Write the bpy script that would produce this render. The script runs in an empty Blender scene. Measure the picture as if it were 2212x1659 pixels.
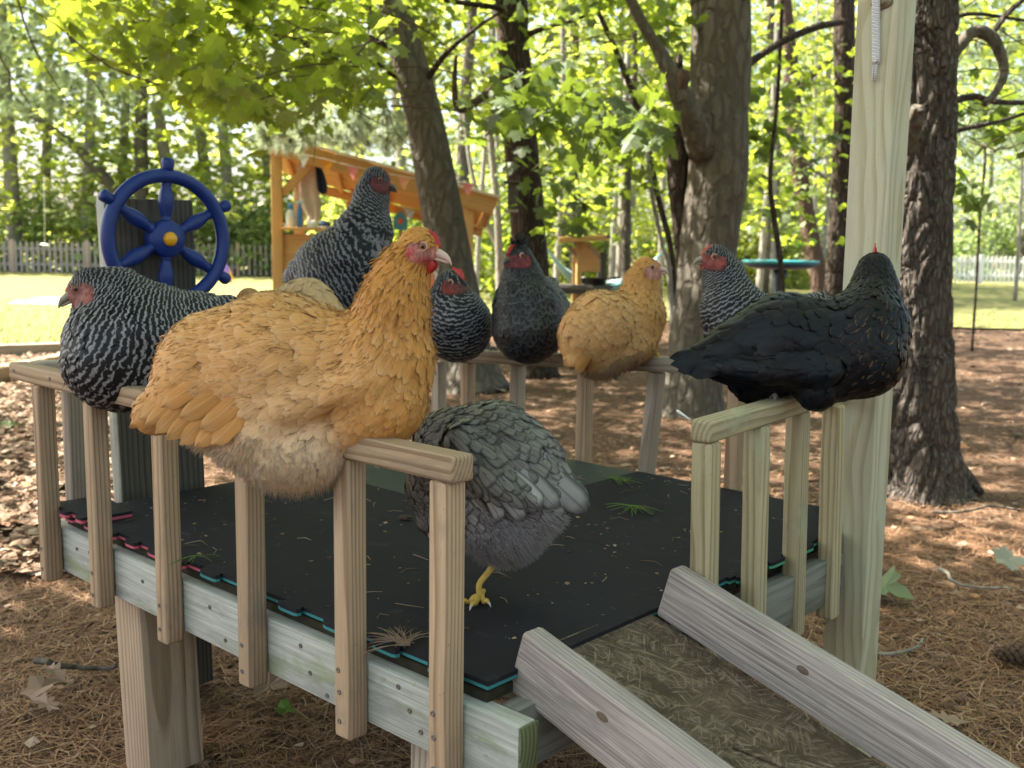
import bpy, bmesh, math, random
import numpy as np
from mathutils import Vector, Matrix

# ------------------------------------------------------------------ camera, light, exposure
SC = bpy.context.scene
COL = SC.collection
rng = np.random.default_rng(7)
random.seed(7)

CAM = np.array([2.2838, -0.9363, 1.1633])
YAW, PITCH, ROLL = 2.30820, 0.13553, 0.01445
FPX = 2212.0                                       # focal length, in pixels of a 2212-wide picture
_fw = np.array([math.cos(YAW), math.sin(YAW), 0.0])
_rt = np.array([math.sin(YAW), -math.cos(YAW), 0.0])
_up = np.array([0.0, 0.0, 1.0])
FWD = _fw * math.cos(PITCH) - _up * math.sin(PITCH)
UPV = _up * math.cos(PITCH) + _fw * math.sin(PITCH)
cR, sR = math.cos(ROLL), math.sin(ROLL)
CX = cR * _rt + sR * UPV                            # image right
CY = -sR * _rt + cR * UPV                           # image up

cam_d = bpy.data.cameras.new('camera')
cam_d.sensor_fit = 'HORIZONTAL'
cam_d.sensor_width = 36.0
cam_d.lens = 36.0
cam_d.clip_start = 0.05
cam_d.clip_end = 400.0
cam_d.dof.use_dof = True
cam_d.dof.focus_distance = 1.72
cam_d.dof.aperture_fstop = 6.5
cam = bpy.data.objects.new('camera', cam_d)
COL.objects.link(cam)
cam.matrix_world = Matrix(((CX[0], CY[0], -FWD[0], CAM[0]),
                           (CX[1], CY[1], -FWD[1], CAM[1]),
                           (CX[2], CY[2], -FWD[2], CAM[2]),
                           (0, 0, 0, 1)))
SC.camera = cam

SUN_EL = math.radians(52)
_saz = YAW + math.radians(76)                       # from the left, behind the scene
SUN_DIR = Vector((math.cos(_saz) * math.cos(SUN_EL), math.sin(_saz) * math.cos(SUN_EL), math.sin(SUN_EL)))
world = bpy.data.worlds.new('World')
SC.world = world
world.use_nodes = True
wn = world.node_tree.nodes
wn.clear()
sky = wn.new('ShaderNodeTexSky')
sky.sky_type = 'NISHITA'
sky.sun_disc = False
sky.sun_elevation = SUN_EL
sky.sun_rotation = math.atan2(SUN_DIR.x, SUN_DIR.y)
sky.air_density = 1.0
sky.dust_density = 4.0
sky.ozone_density = 1.0
bgn = wn.new('ShaderNodeBackground')
bgn.inputs[1].default_value = 0.095
wo = wn.new('ShaderNodeOutputWorld')
world.node_tree.links.new(sky.outputs[0], bgn.inputs[0])
world.node_tree.links.new(bgn.outputs[0], wo.inputs[0])
sun_d = bpy.data.lights.new('sun', 'SUN')
sun_d.energy = 5.0
sun_d.angle = math.radians(0.55)
sun_d.color = (1.0, 0.93, 0.82)
sun = bpy.data.objects.new('sun', sun_d)
COL.objects.link(sun)
sun.rotation_mode = 'QUATERNION'
sun.rotation_quaternion = SUN_DIR.to_track_quat('Z', 'Y')
SC.view_settings.view_transform = 'Standard'
SC.view_settings.look = 'None'
SC.view_settings.gamma = 1.0
SC.view_settings.use_curve_mapping = False
SC.view_settings.exposure = 2.4
SC.render.engine = 'CYCLES'
cy = SC.cycles
cy.max_bounces = 7
cy.diffuse_bounces = 4
cy.glossy_bounces = 2
cy.transmission_bounces = 4
cy.transparent_max_bounces = 4
cy.use_denoising = True
cy.sample_clamp_indirect = 6.0
cy.caustics_reflective = False
cy.caustics_refractive = False


# ------------------------------------------------------------------ pixel helpers (2212-wide measuring grid)
def ray(x, y):
    return FWD + CX * ((x - 1106.0) / FPX) - CY * ((y - 829.5) / FPX)


def PZ(x, y, Z):
    return CAM + ray(x, y) * Z


def PG(x, y, z=0.0):
    d = ray(x, y)
    return CAM + d * ((z - CAM[2]) / d[2])


def GX(x, Z):
    """ground point seen in picture column x at depth Z"""
    p = CAM + _fw * Z + _rt * ((x - 1106.0) / FPX * Z)
    return np.array([p[0], p[1], 0.0])


# ------------------------------------------------------------------ object helpers
def tag(o, label=None, cat=None, group=None, kind=None):
    if label: o['label'] = label
    if cat: o['category'] = cat
    if group: o['group'] = group
    if kind: o['kind'] = kind
    return o


def empty(name, loc=(0, 0, 0), label=None, cat=None, group=None, rotz=0.0):
    o = bpy.data.objects.new(name, None)
    o.empty_display_size = 0.05
    COL.objects.link(o)
    o.location = tuple(float(v) for v in loc)
    o.rotation_euler = (0, 0, rotz)
    bpy.context.view_layer.update()
    return tag(o, label, cat, group)


def link(name, me, mat=None, parent=None, M=None):
    """link mesh; coordinates/M are world space, the parent keeps them where they are"""
    o = bpy.data.objects.new(name, me)
    COL.objects.link(o)
    if mat is not None and not me.materials:
        for m in (mat if isinstance(mat, (list, tuple)) else [mat]):
            me.materials.append(m)
    M = M or Matrix.Identity(4)
    if parent is not None:
        o.parent = parent
        o.matrix_parent_inverse = world_of(parent).inverted()
    o.matrix_basis = M
    return o


def world_of(o):
    if o.parent is None:
        return o.matrix_basis.copy()
    return world_of(o.parent) @ o.matrix_parent_inverse @ o.matrix_basis


def mesh_np(name, V, F, smooth=True, fattr=None, cattr=None, vattr=None):
    """V (n,3); F list of int arrays (m,k) with k 3 or 4"""
    me = bpy.data.meshes.new(name)
    V = np.asarray(V, dtype=np.float32)
    me.vertices.add(len(V))
    me.vertices.foreach_set('co', V.ravel())
    F = [np.asarray(f, dtype=np.int32) for f in F if len(f)]
    loops = np.concatenate([f.ravel() for f in F])
    tot = np.concatenate([np.full(len(f), f.shape[1], np.int32) for f in F])
    start = np.concatenate([[0], np.cumsum(tot)[:-1]]).astype(np.int32)
    me.loops.add(len(loops))
    me.loops.foreach_set('vertex_index', loops)
    me.polygons.add(len(tot))
    me.polygons.foreach_set('loop_start', start)
    me.polygons.foreach_set('loop_total', tot)
    me.polygons.foreach_set('use_smooth', np.full(len(tot), bool(smooth)))
    me.update(calc_edges=True)
    for k, a in (fattr or {}).items():
        at = me.attributes.new(k, 'FLOAT', 'POINT')
        at.data.foreach_set('value', np.asarray(a, np.float32).ravel())
    for k, a in (vattr or {}).items():
        at = me.attributes.new(k, 'FLOAT_VECTOR', 'POINT')
        at.data.foreach_set('vector', np.asarray(a, np.float32).ravel())
    for k, a in (cattr or {}).items():
        at = me.attributes.new(k, 'FLOAT_COLOR', 'POINT')
        a = np.asarray(a, np.float32)
        if a.shape[1] == 3:
            a = np.concatenate([a, np.ones((len(a), 1), np.float32)], 1)
        at.data.foreach_set('color', a.ravel())
    return me


def bm_mesh(name, bm, smooth=False):
    me = bpy.data.meshes.new(name)
    bm.to_mesh(me)
    bm.free()
    if smooth:
        me.polygons.foreach_set('use_smooth', [True] * len(me.polygons))
    return me


def nrm(v):
    v = np.asarray(v, float)
    return v / (np.linalg.norm(v, axis=-1, keepdims=True) + 1e-12)


def box_mesh(name, L, W, H, bev=0.0, seg=2):
    bm = bmesh.new()
    bmesh.ops.create_cube(bm, size=1.0)
    bmesh.ops.scale(bm, vec=(L, W, H), verts=bm.verts)
    if bev > 0:
        bmesh.ops.bevel(bm, geom=list(bm.edges), offset=bev, segments=seg, profile=0.5, affect='EDGES')
    me = bm_mesh(name, bm)
    me.polygons.foreach_set('use_smooth', [True] * len(me.polygons))
    try:
        me.set_sharp_from_angle(angle=math.radians(40))
    except Exception:
        pass
    return me


def beam(name, p0, p1, w, h, mat, parent=None, bev=0.004, up=(0, 0, 1), seg=2):
    """board from p0 to p1; w across (horizontal), h along up; local X runs along the grain"""
    p0 = Vector([float(c) for c in p0]); p1 = Vector([float(c) for c in p1])
    x = (p1 - p0); L = x.length; x.normalize()
    u = Vector(up)
    y = u.cross(x)
    if y.length < 1e-4:
        y = Vector((0, 1, 0)).cross(x)
    y.normalize()
    z = x.cross(y)
    c = (p0 + p1) / 2
    M = Matrix(((x.x, y.x, z.x, c.x), (x.y, y.y, z.y, c.y), (x.z, y.z, z.z, c.z), (0, 0, 0, 1)))
    return link(name, box_mesh(name, L, w, h, bev, seg), mat, parent, M)


def lathe(name, prof, segs=16, smooth=True):
    """prof [(r,z)...] around local z"""
    n = len(prof)
    a = np.linspace(0, 2 * math.pi, segs, endpoint=False)
    V = np.array([[r * math.cos(t), r * math.sin(t), z] for r, z in prof for t in a])
    F = []
    for i in range(n - 1):
        for j in range(segs):
            k = (j + 1) % segs
            F.append((i * segs + j, i * segs + k, (i + 1) * segs + k, (i + 1) * segs + j))
    return mesh_np(name, V, [np.array(F)], smooth)


def frame_z(p, z, x=None):
    """matrix at p whose local z points along z"""
    z = Vector([float(c) for c in z]).normalized()
    x = Vector(x) if x is not None else (Vector((0, 0, 1)) if abs(z.z) < 0.9 else Vector((1, 0, 0)))
    y = z.cross(x).normalized()
    x = y.cross(z)
    return Matrix(((x.x, y.x, z.x, float(p[0])), (x.y, y.y, z.y, float(p[1])), (x.z, y.z, z.z, float(p[2])), (0, 0, 0, 1)))


def vnoise(P, seed=0):
    """smooth value noise in 3-D, -1..1"""
    P = np.asarray(P, float)
    i = np.floor(P).astype(np.int64)
    f = P - i
    f = f * f * (3 - 2 * f)
    out = 0
    for dx in (0, 1):
        for dy in (0, 1):
            for dz in (0, 1):
                h = (i[..., 0] + dx) * 374761393 + (i[..., 1] + dy) * 668265263 + (i[..., 2] + dz) * 2147483647 + seed * 974711
                h = (h ^ (h >> 13)) * 1274126177
                h = ((h ^ (h >> 16)) & 0xFFFF) / 65535.0
                w = (f[..., 0] if dx else 1 - f[..., 0]) * (f[..., 1] if dy else 1 - f[..., 1]) * (f[..., 2] if dz else 1 - f[..., 2])
                out = out + w * h
    return out * 2 - 1


def resample(pts, n):
    """smooth resample of rows (any number of columns) by Catmull-Rom"""
    P = np.asarray(pts, float)
    if len(P) == 2:
        t = np.linspace(0, 1, n)[:, None]
        return P[0] * (1 - t) + P[1] * t
    P = np.vstack([2 * P[0] - P[1], P, 2 * P[-1] - P[-2]])
    m = len(P) - 3
    out = []
    for q in np.linspace(0, m - 1e-6, n):
        i = int(q); t = q - i
        a, b, c, d = P[i], P[i + 1], P[i + 2], P[i + 3]
        out.append(0.5 * ((2 * b) + (-a + c) * t + (2 * a - 5 * b + 4 * c - d) * t * t + (-a + 3 * b - 3 * c + d) * t ** 3))
    return np.array(out)


def tube_arrays(path, segs=10, amp=0.0, freq=(8, 2), seed=0, cap=True, ridges=0.0):
    """path rows x,y,z,r"""
    P = np.asarray(path, float)
    n = len(P)
    T = np.gradient(P[:, :3], axis=0)
    T = nrm(T)
    ref = np.array([0.13, 0.97, 0.21]) if abs(T[0] @ np.array([0.13, 0.97, 0.21])) < 0.8 else np.array([1.0, 0, 0])
    A = nrm(np.cross(T, ref)); B = np.cross(T, A)
    a = np.linspace(0, 2 * math.pi, segs, endpoint=False)
    R = P[:, 3][:, None] * np.ones(segs)[None]
    if amp > 0 or ridges > 0:
        s = np.concatenate([[0], np.cumsum(np.linalg.norm(np.diff(P[:, :3], axis=0), axis=1))])
        q = np.stack([np.cos(a)[None] * freq[0] + 0 * s[:, None], np.sin(a)[None] * freq[0] + 0 * s[:, None], s[:, None] * freq[1] + 0 * a[None]], -1)
        nz = vnoise(q, seed)
        R = R * (1 + amp * nz - ridges * np.clip(1 - np.abs(vnoise(q * 1.9, seed + 5)) * 4, 0, 1))
    V = P[:, None, :3] + R[..., None] * (np.cos(a)[None, :, None] * A[:, None] + np.sin(a)[None, :, None] * B[:, None])
    V = V.reshape(-1, 3)
    i = np.arange(n - 1)[:, None] * segs
    j = np.arange(segs)[None]
    k = (j + 1) % segs
    F = [np.stack([i + j, i + k, i + segs + k, i + segs + j], -1).reshape(-1, 4)]
    if cap:
        V = np.vstack([V, P[0, :3], P[-1, :3]])
        c0 = n * segs; j = np.arange(segs); k = (j + 1) % segs
        F.append(np.stack([k, j, np.full(segs, c0)], -1))
        F.append(np.stack([(n - 1) * segs + j, (n - 1) * segs + k, np.full(segs, c0 + 1)], -1))
    return V, F


def tube(name, path, mat, parent=None, n=None, segs=10, **kw):
    P = resample(path, n) if n else np.asarray(path, float)
    V, F = tube_arrays(P, segs, **kw)
    return link(name, mesh_np(name, V, F, True), mat, parent)


class Acc:
    """joins many small shapes into one mesh"""
    def __init__(s): s.V = []; s.F3 = []; s.F4 = []; s.n = 0; s.A = {}
    def add(s, V, F, **attr):
        V = np.asarray(V)
        for f in F:
            f = np.asarray(f)
            if len(f): (s.F3 if f.shape[1] == 3 else s.F4).append(f + s.n)
        s.V.append(V); s.n += len(V)
        for k, v in attr.items():
            s.A.setdefault(k, []).append(np.broadcast_to(np.asarray(v, float), (len(V),)))
    def mesh(s, name, smooth=True):
        F = []
        if s.F3: F.append(np.concatenate(s.F3))
        if s.F4: F.append(np.concatenate(s.F4))
        return mesh_np(name, np.concatenate(s.V), F, smooth, {k: np.concatenate(v) for k, v in s.A.items()})


# ------------------------------------------------------------------ material helpers
class NT:
    def __init__(s, name):
        s.m = bpy.data.materials.new(name)
        s.m.use_nodes = True
        s.t = s.m.node_tree
        s.t.nodes.clear()
        s.out = s.t.nodes.new('ShaderNodeOutputMaterial')
    def n(s, typ, props=None, **inp):
        nd = s.t.nodes.new(typ)
        for k, v in (props or {}).items(): setattr(nd, k, v)
        for k, v in inp.items():
            k = k.replace('_', ' ')
            sock = nd.inputs[int(k[1:])] if (k[0] == 'i' and k[1:].isdigit()) else nd.inputs[k]
            s.set(sock, v)
        return nd
    def set(s, sock, v):
        if isinstance(v, bpy.types.NodeSocket): s.t.links.new(v, sock)
        elif isinstance(v, bpy.types.Node): s.t.links.new(v.outputs[0], sock)
        else:
            if isinstance(v, (tuple, list)) and len(v) == 3 and sock.type == 'RGBA': v = (*v, 1)
            sock.default_value = v
    def math(s, op, a, b=0.0, c=0.0, clamp=False):
        nd = s.t.nodes.new('ShaderNodeMath'); nd.operation = op; nd.use_clamp = clamp
        s.set(nd.inputs[0], a); s.set(nd.inputs[1], b)
        if op in ('MULTIPLY_ADD', 'WRAP', 'COMPARE'): s.set(nd.inputs[2], c)
        return nd.outputs[0]
    def mix(s, f, a, b, blend='MIX'):
        nd = s.t.nodes.new('ShaderNodeMix'); nd.data_type = 'RGBA'; nd.blend_type = blend
        s.set(nd.inputs[0], f); s.set(nd.inputs[6], a); s.set(nd.inputs[7], b)
        return nd.outputs[2]
    def noise(s, vec, scale, detail=3.0, rough=0.55, dist=0.0):
        nd = s.n('ShaderNodeTexNoise', None, Scale=scale, Detail=detail, Roughness=rough, Distortion=dist)
        if vec is not None: s.set(nd.inputs['Vector'], vec)
        return nd.outputs['Fac']
    def ramp(s, fac, stops, interp='LINEAR'):
        nd = s.t.nodes.new('ShaderNodeValToRGB')
        cr = nd.color_ramp; cr.interpolation = interp
        while len(cr.elements) < len(stops): cr.elements.new(0.5)
        for e, (p, c) in zip(cr.elements, stops):
            e.position = p
            e.color = (*c, 1) if len(c) == 3 else c
        s.set(nd.inputs[0], fac)
        return nd.outputs[0]
    def step(s, v, lo, hi):
        nd = s.t.nodes.new('ShaderNodeMapRange'); nd.interpolation_type = 'SMOOTHSTEP'
        s.set(nd.inputs[0], v); s.set(nd.inputs[1], lo); s.set(nd.inputs[2], hi)
        return nd.outputs[0]
    def scale(s, vec, xyz):
        nd = s.t.nodes.new('ShaderNodeVectorMath'); nd.operation = 'MULTIPLY'
        s.set(nd.inputs[0], vec); s.set(nd.inputs[1], xyz)
        return nd.outputs[0]
    def vadd(s, a, b):
        nd = s.t.nodes.new('ShaderNodeVectorMath'); nd.operation = 'ADD'
        s.set(nd.inputs[0], a); s.set(nd.inputs[1], b)
        return nd.outputs[0]
    def aniso(s, vec, ang, sc, loc=(0, 0, 0)):
        a = s.n('ShaderNodeMapping', None, Vector=vec, Rotation=(0, 0, ang))
        return s.n('ShaderNodeMapping', None, Vector=a.outputs[0], Scale=sc, Location=loc).outputs[0]
    def objco(s, spread=7.0):
        tc = s.t.nodes.new('ShaderNodeTexCoord'); oi = s.t.nodes.new('ShaderNodeObjectInfo')
        r = s.math('MULTIPLY', oi.outputs['Random'], spread)
        cb = s.n('ShaderNodeCombineXYZ', None, X=r)
        s.rand = oi.outputs['Random']; s.tc = tc
        return tc.outputs['Object'], s.vadd(tc.outputs['Object'], cb.outputs[0])
    def bump(s, h, strength=0.3, dist=0.002, normal=None):
        nd = s.n('ShaderNodeBump', None, Strength=strength, Distance=dist, Height=h)
        if normal is not None: s.set(nd.inputs['Normal'], normal)
        return nd.outputs[0]
    def attr(s, name):
        nd = s.n('ShaderNodeAttribute', {'attribute_name': name})
        return nd
    def bsdf(s, col, rough=0.7, normal=None, spec=0.3, **kw):
        b = s.n('ShaderNodeBsdfPrincipled')
        s.set(b.inputs['Base Color'], col); s.set(b.inputs['Roughness'], rough)
        s.set(b.inputs['Specular IOR Level'], spec)
        if normal is not None: s.set(b.inputs['Normal'], normal)
        for k, v in kw.items(): s.set(b.inputs[k.replace('_', ' ')], v)
        s.t.links.new(b.outputs[0], s.out.inputs[0])
        return b
    def done(s, shader=None):
        if shader is not None: s.t.links.new(shader, s.out.inputs[0])
        return s.m


def plain(name, col, rough=0.6, spec=0.3, var=0.12, nscale=18, bump=0.0, bscale=60):
    g = NT(name)
    oc, rc = g.objco()
    nz = g.noise(rc, nscale, 4)
    d = tuple(c * (1 - var) for c in col); l = tuple(min(1, c * (1 + var)) for c in col)
    c = g.mix(nz, d, l)
    nm = g.bump(g.noise(rc, bscale, 3), bump, 0.002) if bump else None
    g.bsdf(c, rough, nm, spec)
    return g.m


def wood(name, light, dark, rings=150.0, green=None, gamt=0.0, blot=0.25, rough=0.75, fine=0.5, contrast=1.0, bump=0.25, moss=None, mamt=0.0, pith=(0.05, 0.035), stain=0.35, wobble=0.018, crack=0.55):
    """sawn timber; grain along local X, growth rings round a pith line beside the board"""
    g = NT(name)
    oc, rc = g.objco(9.0)
    rnd = g.rand
    off = g.n('ShaderNodeCombineXYZ', None, X=0.0,
              Y=g.math('MULTIPLY_ADD', g.math('FRACT', g.math('MULTIPLY', rnd, 13.7)), 0.05, pith[0]),
              Z=g.math('MULTIPLY_ADD', g.math('FRACT', g.math('MULTIPLY', rnd, 29.3)), 0.07, -pith[1]))
    q = g.vadd(oc, off.outputs[0])
    wob = g.noise(g.scale(rc, (1.6, 6.0, 6.0)), 1.0, 2, 0.5)
    sep = g.n('ShaderNodeSeparateXYZ', None, Vector=q)
    r = g.math('SQRT', g.math('ADD', g.math('POWER', sep.outputs[1], 2.0), g.math('POWER', sep.outputs[2], 2.0)))
    r = g.math('ADD', r, g.math('MULTIPLY', wob, wobble))
    ph = g.math('FRACT', g.math('MULTIPLY', r, rings))
    late = g.math('MULTIPLY', g.step(ph, 0.35, 0.86), g.math('SUBTRACT', 1.0, g.step(ph, 0.92, 1.0)))
    fib = g.noise(g.scale(rc, (9.0, 420.0, 420.0)), 1.0, 2, 0.5)
    fib2 = g.noise(g.scale(rc, (3.0, 90.0, 90.0)), 1.0, 2, 0.5)
    big = g.noise(g.scale(rc, (2.5, 9.0, 9.0)), 1.0, 3, 0.6)
    f = g.math('MULTIPLY', late, g.math('MULTIPLY_ADD', fib2, 0.7, 0.45))
    col = g.mix(g.math('MULTIPLY', f, contrast, clamp=True), light, dark)
    mul = g.math('ADD', g.math('MULTIPLY', g.math('SUBTRACT', fib, 0.5), fine), g.math('MULTIPLY_ADD', g.math('SUBTRACT', big, 0.5), blot * 2, 1.0))
    mul = g.math('MULTIPLY', mul, g.math('MULTIPLY_ADD', rnd, 0.22, 0.89))
    cm = g.n('ShaderNodeCombineXYZ', None, X=mul, Y=mul, Z=mul)
    col = g.mix(1.0, col, cm.outputs[0], 'MULTIPLY')
    if green:
        gm = g.step(g.noise(g.scale(rc, (4.0, 12.0, 12.0)), 1.3, 4, 0.65), 0.62 - gamt, 0.75 - gamt * 0.4)
        col = g.mix(g.math('MULTIPLY', gm, 0.75), col, green)
    if moss:
        mm = g.step(g.noise(rc, 26.0, 5, 0.7), 0.66 - mamt, 0.74 - mamt)
        col = g.mix(g.math('MULTIPLY', mm, 0.85), col, moss)
    if stain:
        stn = g.math('MULTIPLY', g.step(g.noise(g.scale(rc, (5.0, 16.0, 16.0)), 1.0, 5, 0.7), 0.5, 0.72), stain)
        col = g.mix(stn, col, tuple(0.45 * (c * 0.4 + sum(light) / 3 * 0.6) for c in light))
    crk = g.step(g.noise(g.scale(rc, (3.0, 150.0, 150.0)), 1.0, 2, 0.6), 0.70, 0.76)
    col = g.mix(g.math('MULTIPLY', crk, crack), col, tuple(c * 0.35 for c in dark))
    specks = g.step(g.noise(rc, 190.0, 1, 0.5), 0.76, 0.8)
    col = g.mix(g.math('MULTIPLY', specks, 0.5), col, tuple(c * 0.3 for c in dark))
    h = g.math('ADD', g.math('MULTIPLY', fib, 0.6), g.math('MULTIPLY', late, 0.5))
    g.bsdf(col, rough, g.bump(h, bump, 0.0012), 0.25)
    return g.m


def leaf_mat(name, dif, trans, tfac=0.5, yellow=None, gloss=0.03, dark=0.5):
    g = NT(name)
    a = g.attr('rnd')
    f = a.outputs['Fac']
    d0 = tuple(c * dark for c in dif)
    c = g.ramp(f, [(0.0, d0), (0.55, dif), (0.9, tuple(min(1, x * 1.35) for x in dif)), (1.0, yellow or tuple(min(1, x * 1.5) for x in dif))])
    t = g.ramp(f, [(0.0, tuple(x * 0.6 for x in trans)), (0.6, trans), (1.0, tuple(min(1, x * 1.25) for x in trans))])
    df = g.n('ShaderNodeBsdfDiffuse', None, Color=c)
    tr = g.n('ShaderNodeBsdfTranslucent', None, Color=t)
    mx = g.n('ShaderNodeMixShader', None, i0=tfac, i1=df.outputs[0], i2=tr.outputs[0])
    gl = g.n('ShaderNodeBsdfGlossy', None, Color=(1, 1, 1), Roughness=0.55)
    m2 = g.n('ShaderNodeMixShader', None, i0=gloss, i1=mx.outputs[0], i2=gl.outputs[0])
    return g.done(m2.outputs[0])


# ------------------------------------------------------------------ foliage helpers
_o = [(0.03, 0), (0.36, -0.06), (0.31, 0.13), (0.62, 0.34), (0.46, 0.41), (0.42, 0.58), (0.21, 0.52), (0.22, 0.72), (0.0, 1.0)]
_out = _o + [(-x, y) for x, y in _o[-2::-1]]


def _tmpl(out, c):
    V = [(c[0], c[1], 0.0)] + [(x, y, -0.22 * abs(x) ** 1.3 - 0.18 * max(0, y - 0.2) ** 2) for x, y in out]
    n = len(out)
    F = [(0, 1 + i, 1 + (i + 1) % n) for i in range(n)]
    return np.array(V), np.array(F)


MAPLE = _tmpl(_out, (0, 0.33))
_m = [(0.0, 0.0), (0.34, 0.05), (0.55, 0.36), (0.24, 0.5), (0.0, 1.0), (-0.24, 0.5), (-0.55, 0.36), (-0.34, 0.05)]
MID = _tmpl(_m, (0, 0.35))
QUAD = (np.array([(0, 0, 0), (0.42, 0.5, -0.12), (0, 1, -0.1), (-0.42, 0.5, -0.12)], float), np.array([(0, 1, 2), (0, 2, 3)]))
_k = [(0.0, 0.0), (0.07, 0.2), (0.2, 0.18), (0.1, 0.36), (0.3, 0.42), (0.13, 0.56), (0.26, 0.68), (0.1, 0.76), (0.0, 1.0)]
OAK = _tmpl(_k + [(-x, y) for x, y in _k[-2:0:-1]], (0, 0.4))


def rot_frames(y, n):
    """frames whose local y points along y and local z near n"""
    y = nrm(y); x = nrm(np.cross(y, n)); z = np.cross(x, y)
    return np.stack([x, y, z], -1)


def scatter(tmpl, pos, R, size, rnd):
    TV, TF = tmpl
    N = len(pos)
    V = np.einsum('nij,kj->nki', R, TV) * size[:, None, None] + pos[:, None]
    F = TF[None] + (np.arange(N) * len(TV))[:, None, None]
    return V.reshape(-1, 3), F.reshape(-1, TF.shape[1]), np.repeat(rnd, len(TV))


def rand_dirs(n, g):
    v = g.normal(size=(n, 3))
    return nrm(v)


def leaf_cloud(tmpl, centers, per, spread, size, g, flat=0.35, droop=0.35, tilt=0.55):
    """sprays of leaves round each centre; spread (m), flattened sprays"""
    centers = np.asarray(centers, float)
    n = len(centers) * per
    c = np.repeat(centers, per, axis=0)
    off = g.normal(size=(n, 3)) * spread
    off[:, 2] *= flat
    pos = c + off
    ang = g.uniform(0, 2 * math.pi, n)
    y = np.stack([np.cos(ang), np.sin(ang), -np.abs(g.normal(size=n)) * droop - 0.1], -1)
    nn = np.stack([g.normal(size=n) * tilt, g.normal(size=n) * tilt, np.ones(n)], -1)
    R = rot_frames(y, nn)
    s = size * g.uniform(0.6, 1.25, n)
    clump = np.repeat(g.uniform(0, 1, len(centers)), per)
    rnd = np.clip(0.55 * clump + 0.45 * g.uniform(0, 1, n), 0, 1)
    return scatter(tmpl, pos, R, s, rnd)


def leaf_obj(name, parts, mat, parent=None):
    V = np.concatenate([p[0] for p in parts])
    o = 0; F = []
    for p in parts:
        F.append(p[1] + o); o += len(p[0])
    me = mesh_np(name, V, [np.concatenate(F)], False, {'rnd': np.concatenate([p[2] for p in parts])})
    return link(name, me, mat, parent)


def tufts(centers, dirs, g, per=36, L=0.09, w=0.0018, spread=0.9):
    """white-pine needle tufts: thin triangles fanning round each twig tip"""
    n = len(centers) * per
    c = np.repeat(centers, per, 0)
    d = nrm(np.repeat(dirs, per, 0) + g.normal(size=(n, 3)) * spread * 0.55)
    side = nrm(np.cross(d, rand_dirs(n, g)))
    l = L * g.uniform(0.7, 1.15, n)[:, None]
    V = np.stack([c - side * w, c + side * w, c + d * l + np.array([0, 0, -0.12]) * l], 1).reshape(-1, 3)
    F = np.arange(n * 3).reshape(-1, 3)
    return V, F, np.repeat(g.uniform(0, 1, n), 3)

# ------------------------------------------------------------------ materials of the built things
M_PINE = wood('pale_pine', (0.43, 0.305, 0.20), (0.185, 0.106, 0.058), 140, contrast=0.8, stain=0.5)
M_NEWPINE = wood('fresh_treated_pine', (0.45, 0.385, 0.245), (0.21, 0.155, 0.08), 130, green=(0.43, 0.43, 0.28), gamt=0.04, contrast=0.8, pith=(0.03, 0.02))
M_GREYPINE = wood('greyed_pine', (0.40, 0.335, 0.265), (0.17, 0.13, 0.095), 120, contrast=0.8)
M_POST = wood('post_pine', (0.50, 0.48, 0.355), (0.36, 0.315, 0.20), 75, green=(0.48, 0.53, 0.44), gamt=0.05, contrast=0.9, blot=0.14, fine=0.3, pith=(0.01, 0.03), stain=0.15, wobble=0.07, crack=0.25)
M_JOIST = wood('mossy_joist', (0.45, 0.455, 0.42), (0.28, 0.29, 0.24), 110, green=(0.25, 0.29, 0.15), gamt=0.08, contrast=0.5, fine=1.0, moss=(0.23, 0.28, 0.13), mamt=0.015, stain=0.6)
M_JOISTD = wood('grey_joist', (0.23, 0.225, 0.20), (0.12, 0.115, 0.095), 80, green=(0.12, 0.13, 0.08), gamt=0.05, contrast=0.6)
M_DARKB = wood('dark_old_board', (0.105, 0.092, 0.078), (0.045, 0.039, 0.033), 105, contrast=1.0, fine=0.7)
M_LEG = wood('post_leg', (0.45, 0.335, 0.235), (0.21, 0.14, 0.085), 90, contrast=0.9)
M_RAMP = wood('weathered_board', (0.385, 0.335, 0.315), (0.235, 0.195, 0.175), 150, green=(0.20, 0.20, 0.15), gamt=0.05, contrast=0.5, fine=1.7, bump=1.0, rough=0.9, blot=0.4, stain=0.5)
M_DECK = plain('mossy_deck', (0.035, 0.033, 0.022), 0.95, 0.1, 0.6, 40, 0.8, 90)
M_END = wood('end_grain', (0.16, 0.17, 0.085), (0.06, 0.062, 0.03), 130, green=(0.10, 0.14, 0.035), gamt=0.2)
M_SCREW = plain('screw_metal', (0.14, 0.12, 0.10), 0.4, 0.5, 0.3)
M_KNOT = plain('knot_wood', (0.15, 0.115, 0.09), 0.85, 0.1, 0.6, 260, 0.4, 200)
M_BARKPALE = None


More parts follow.
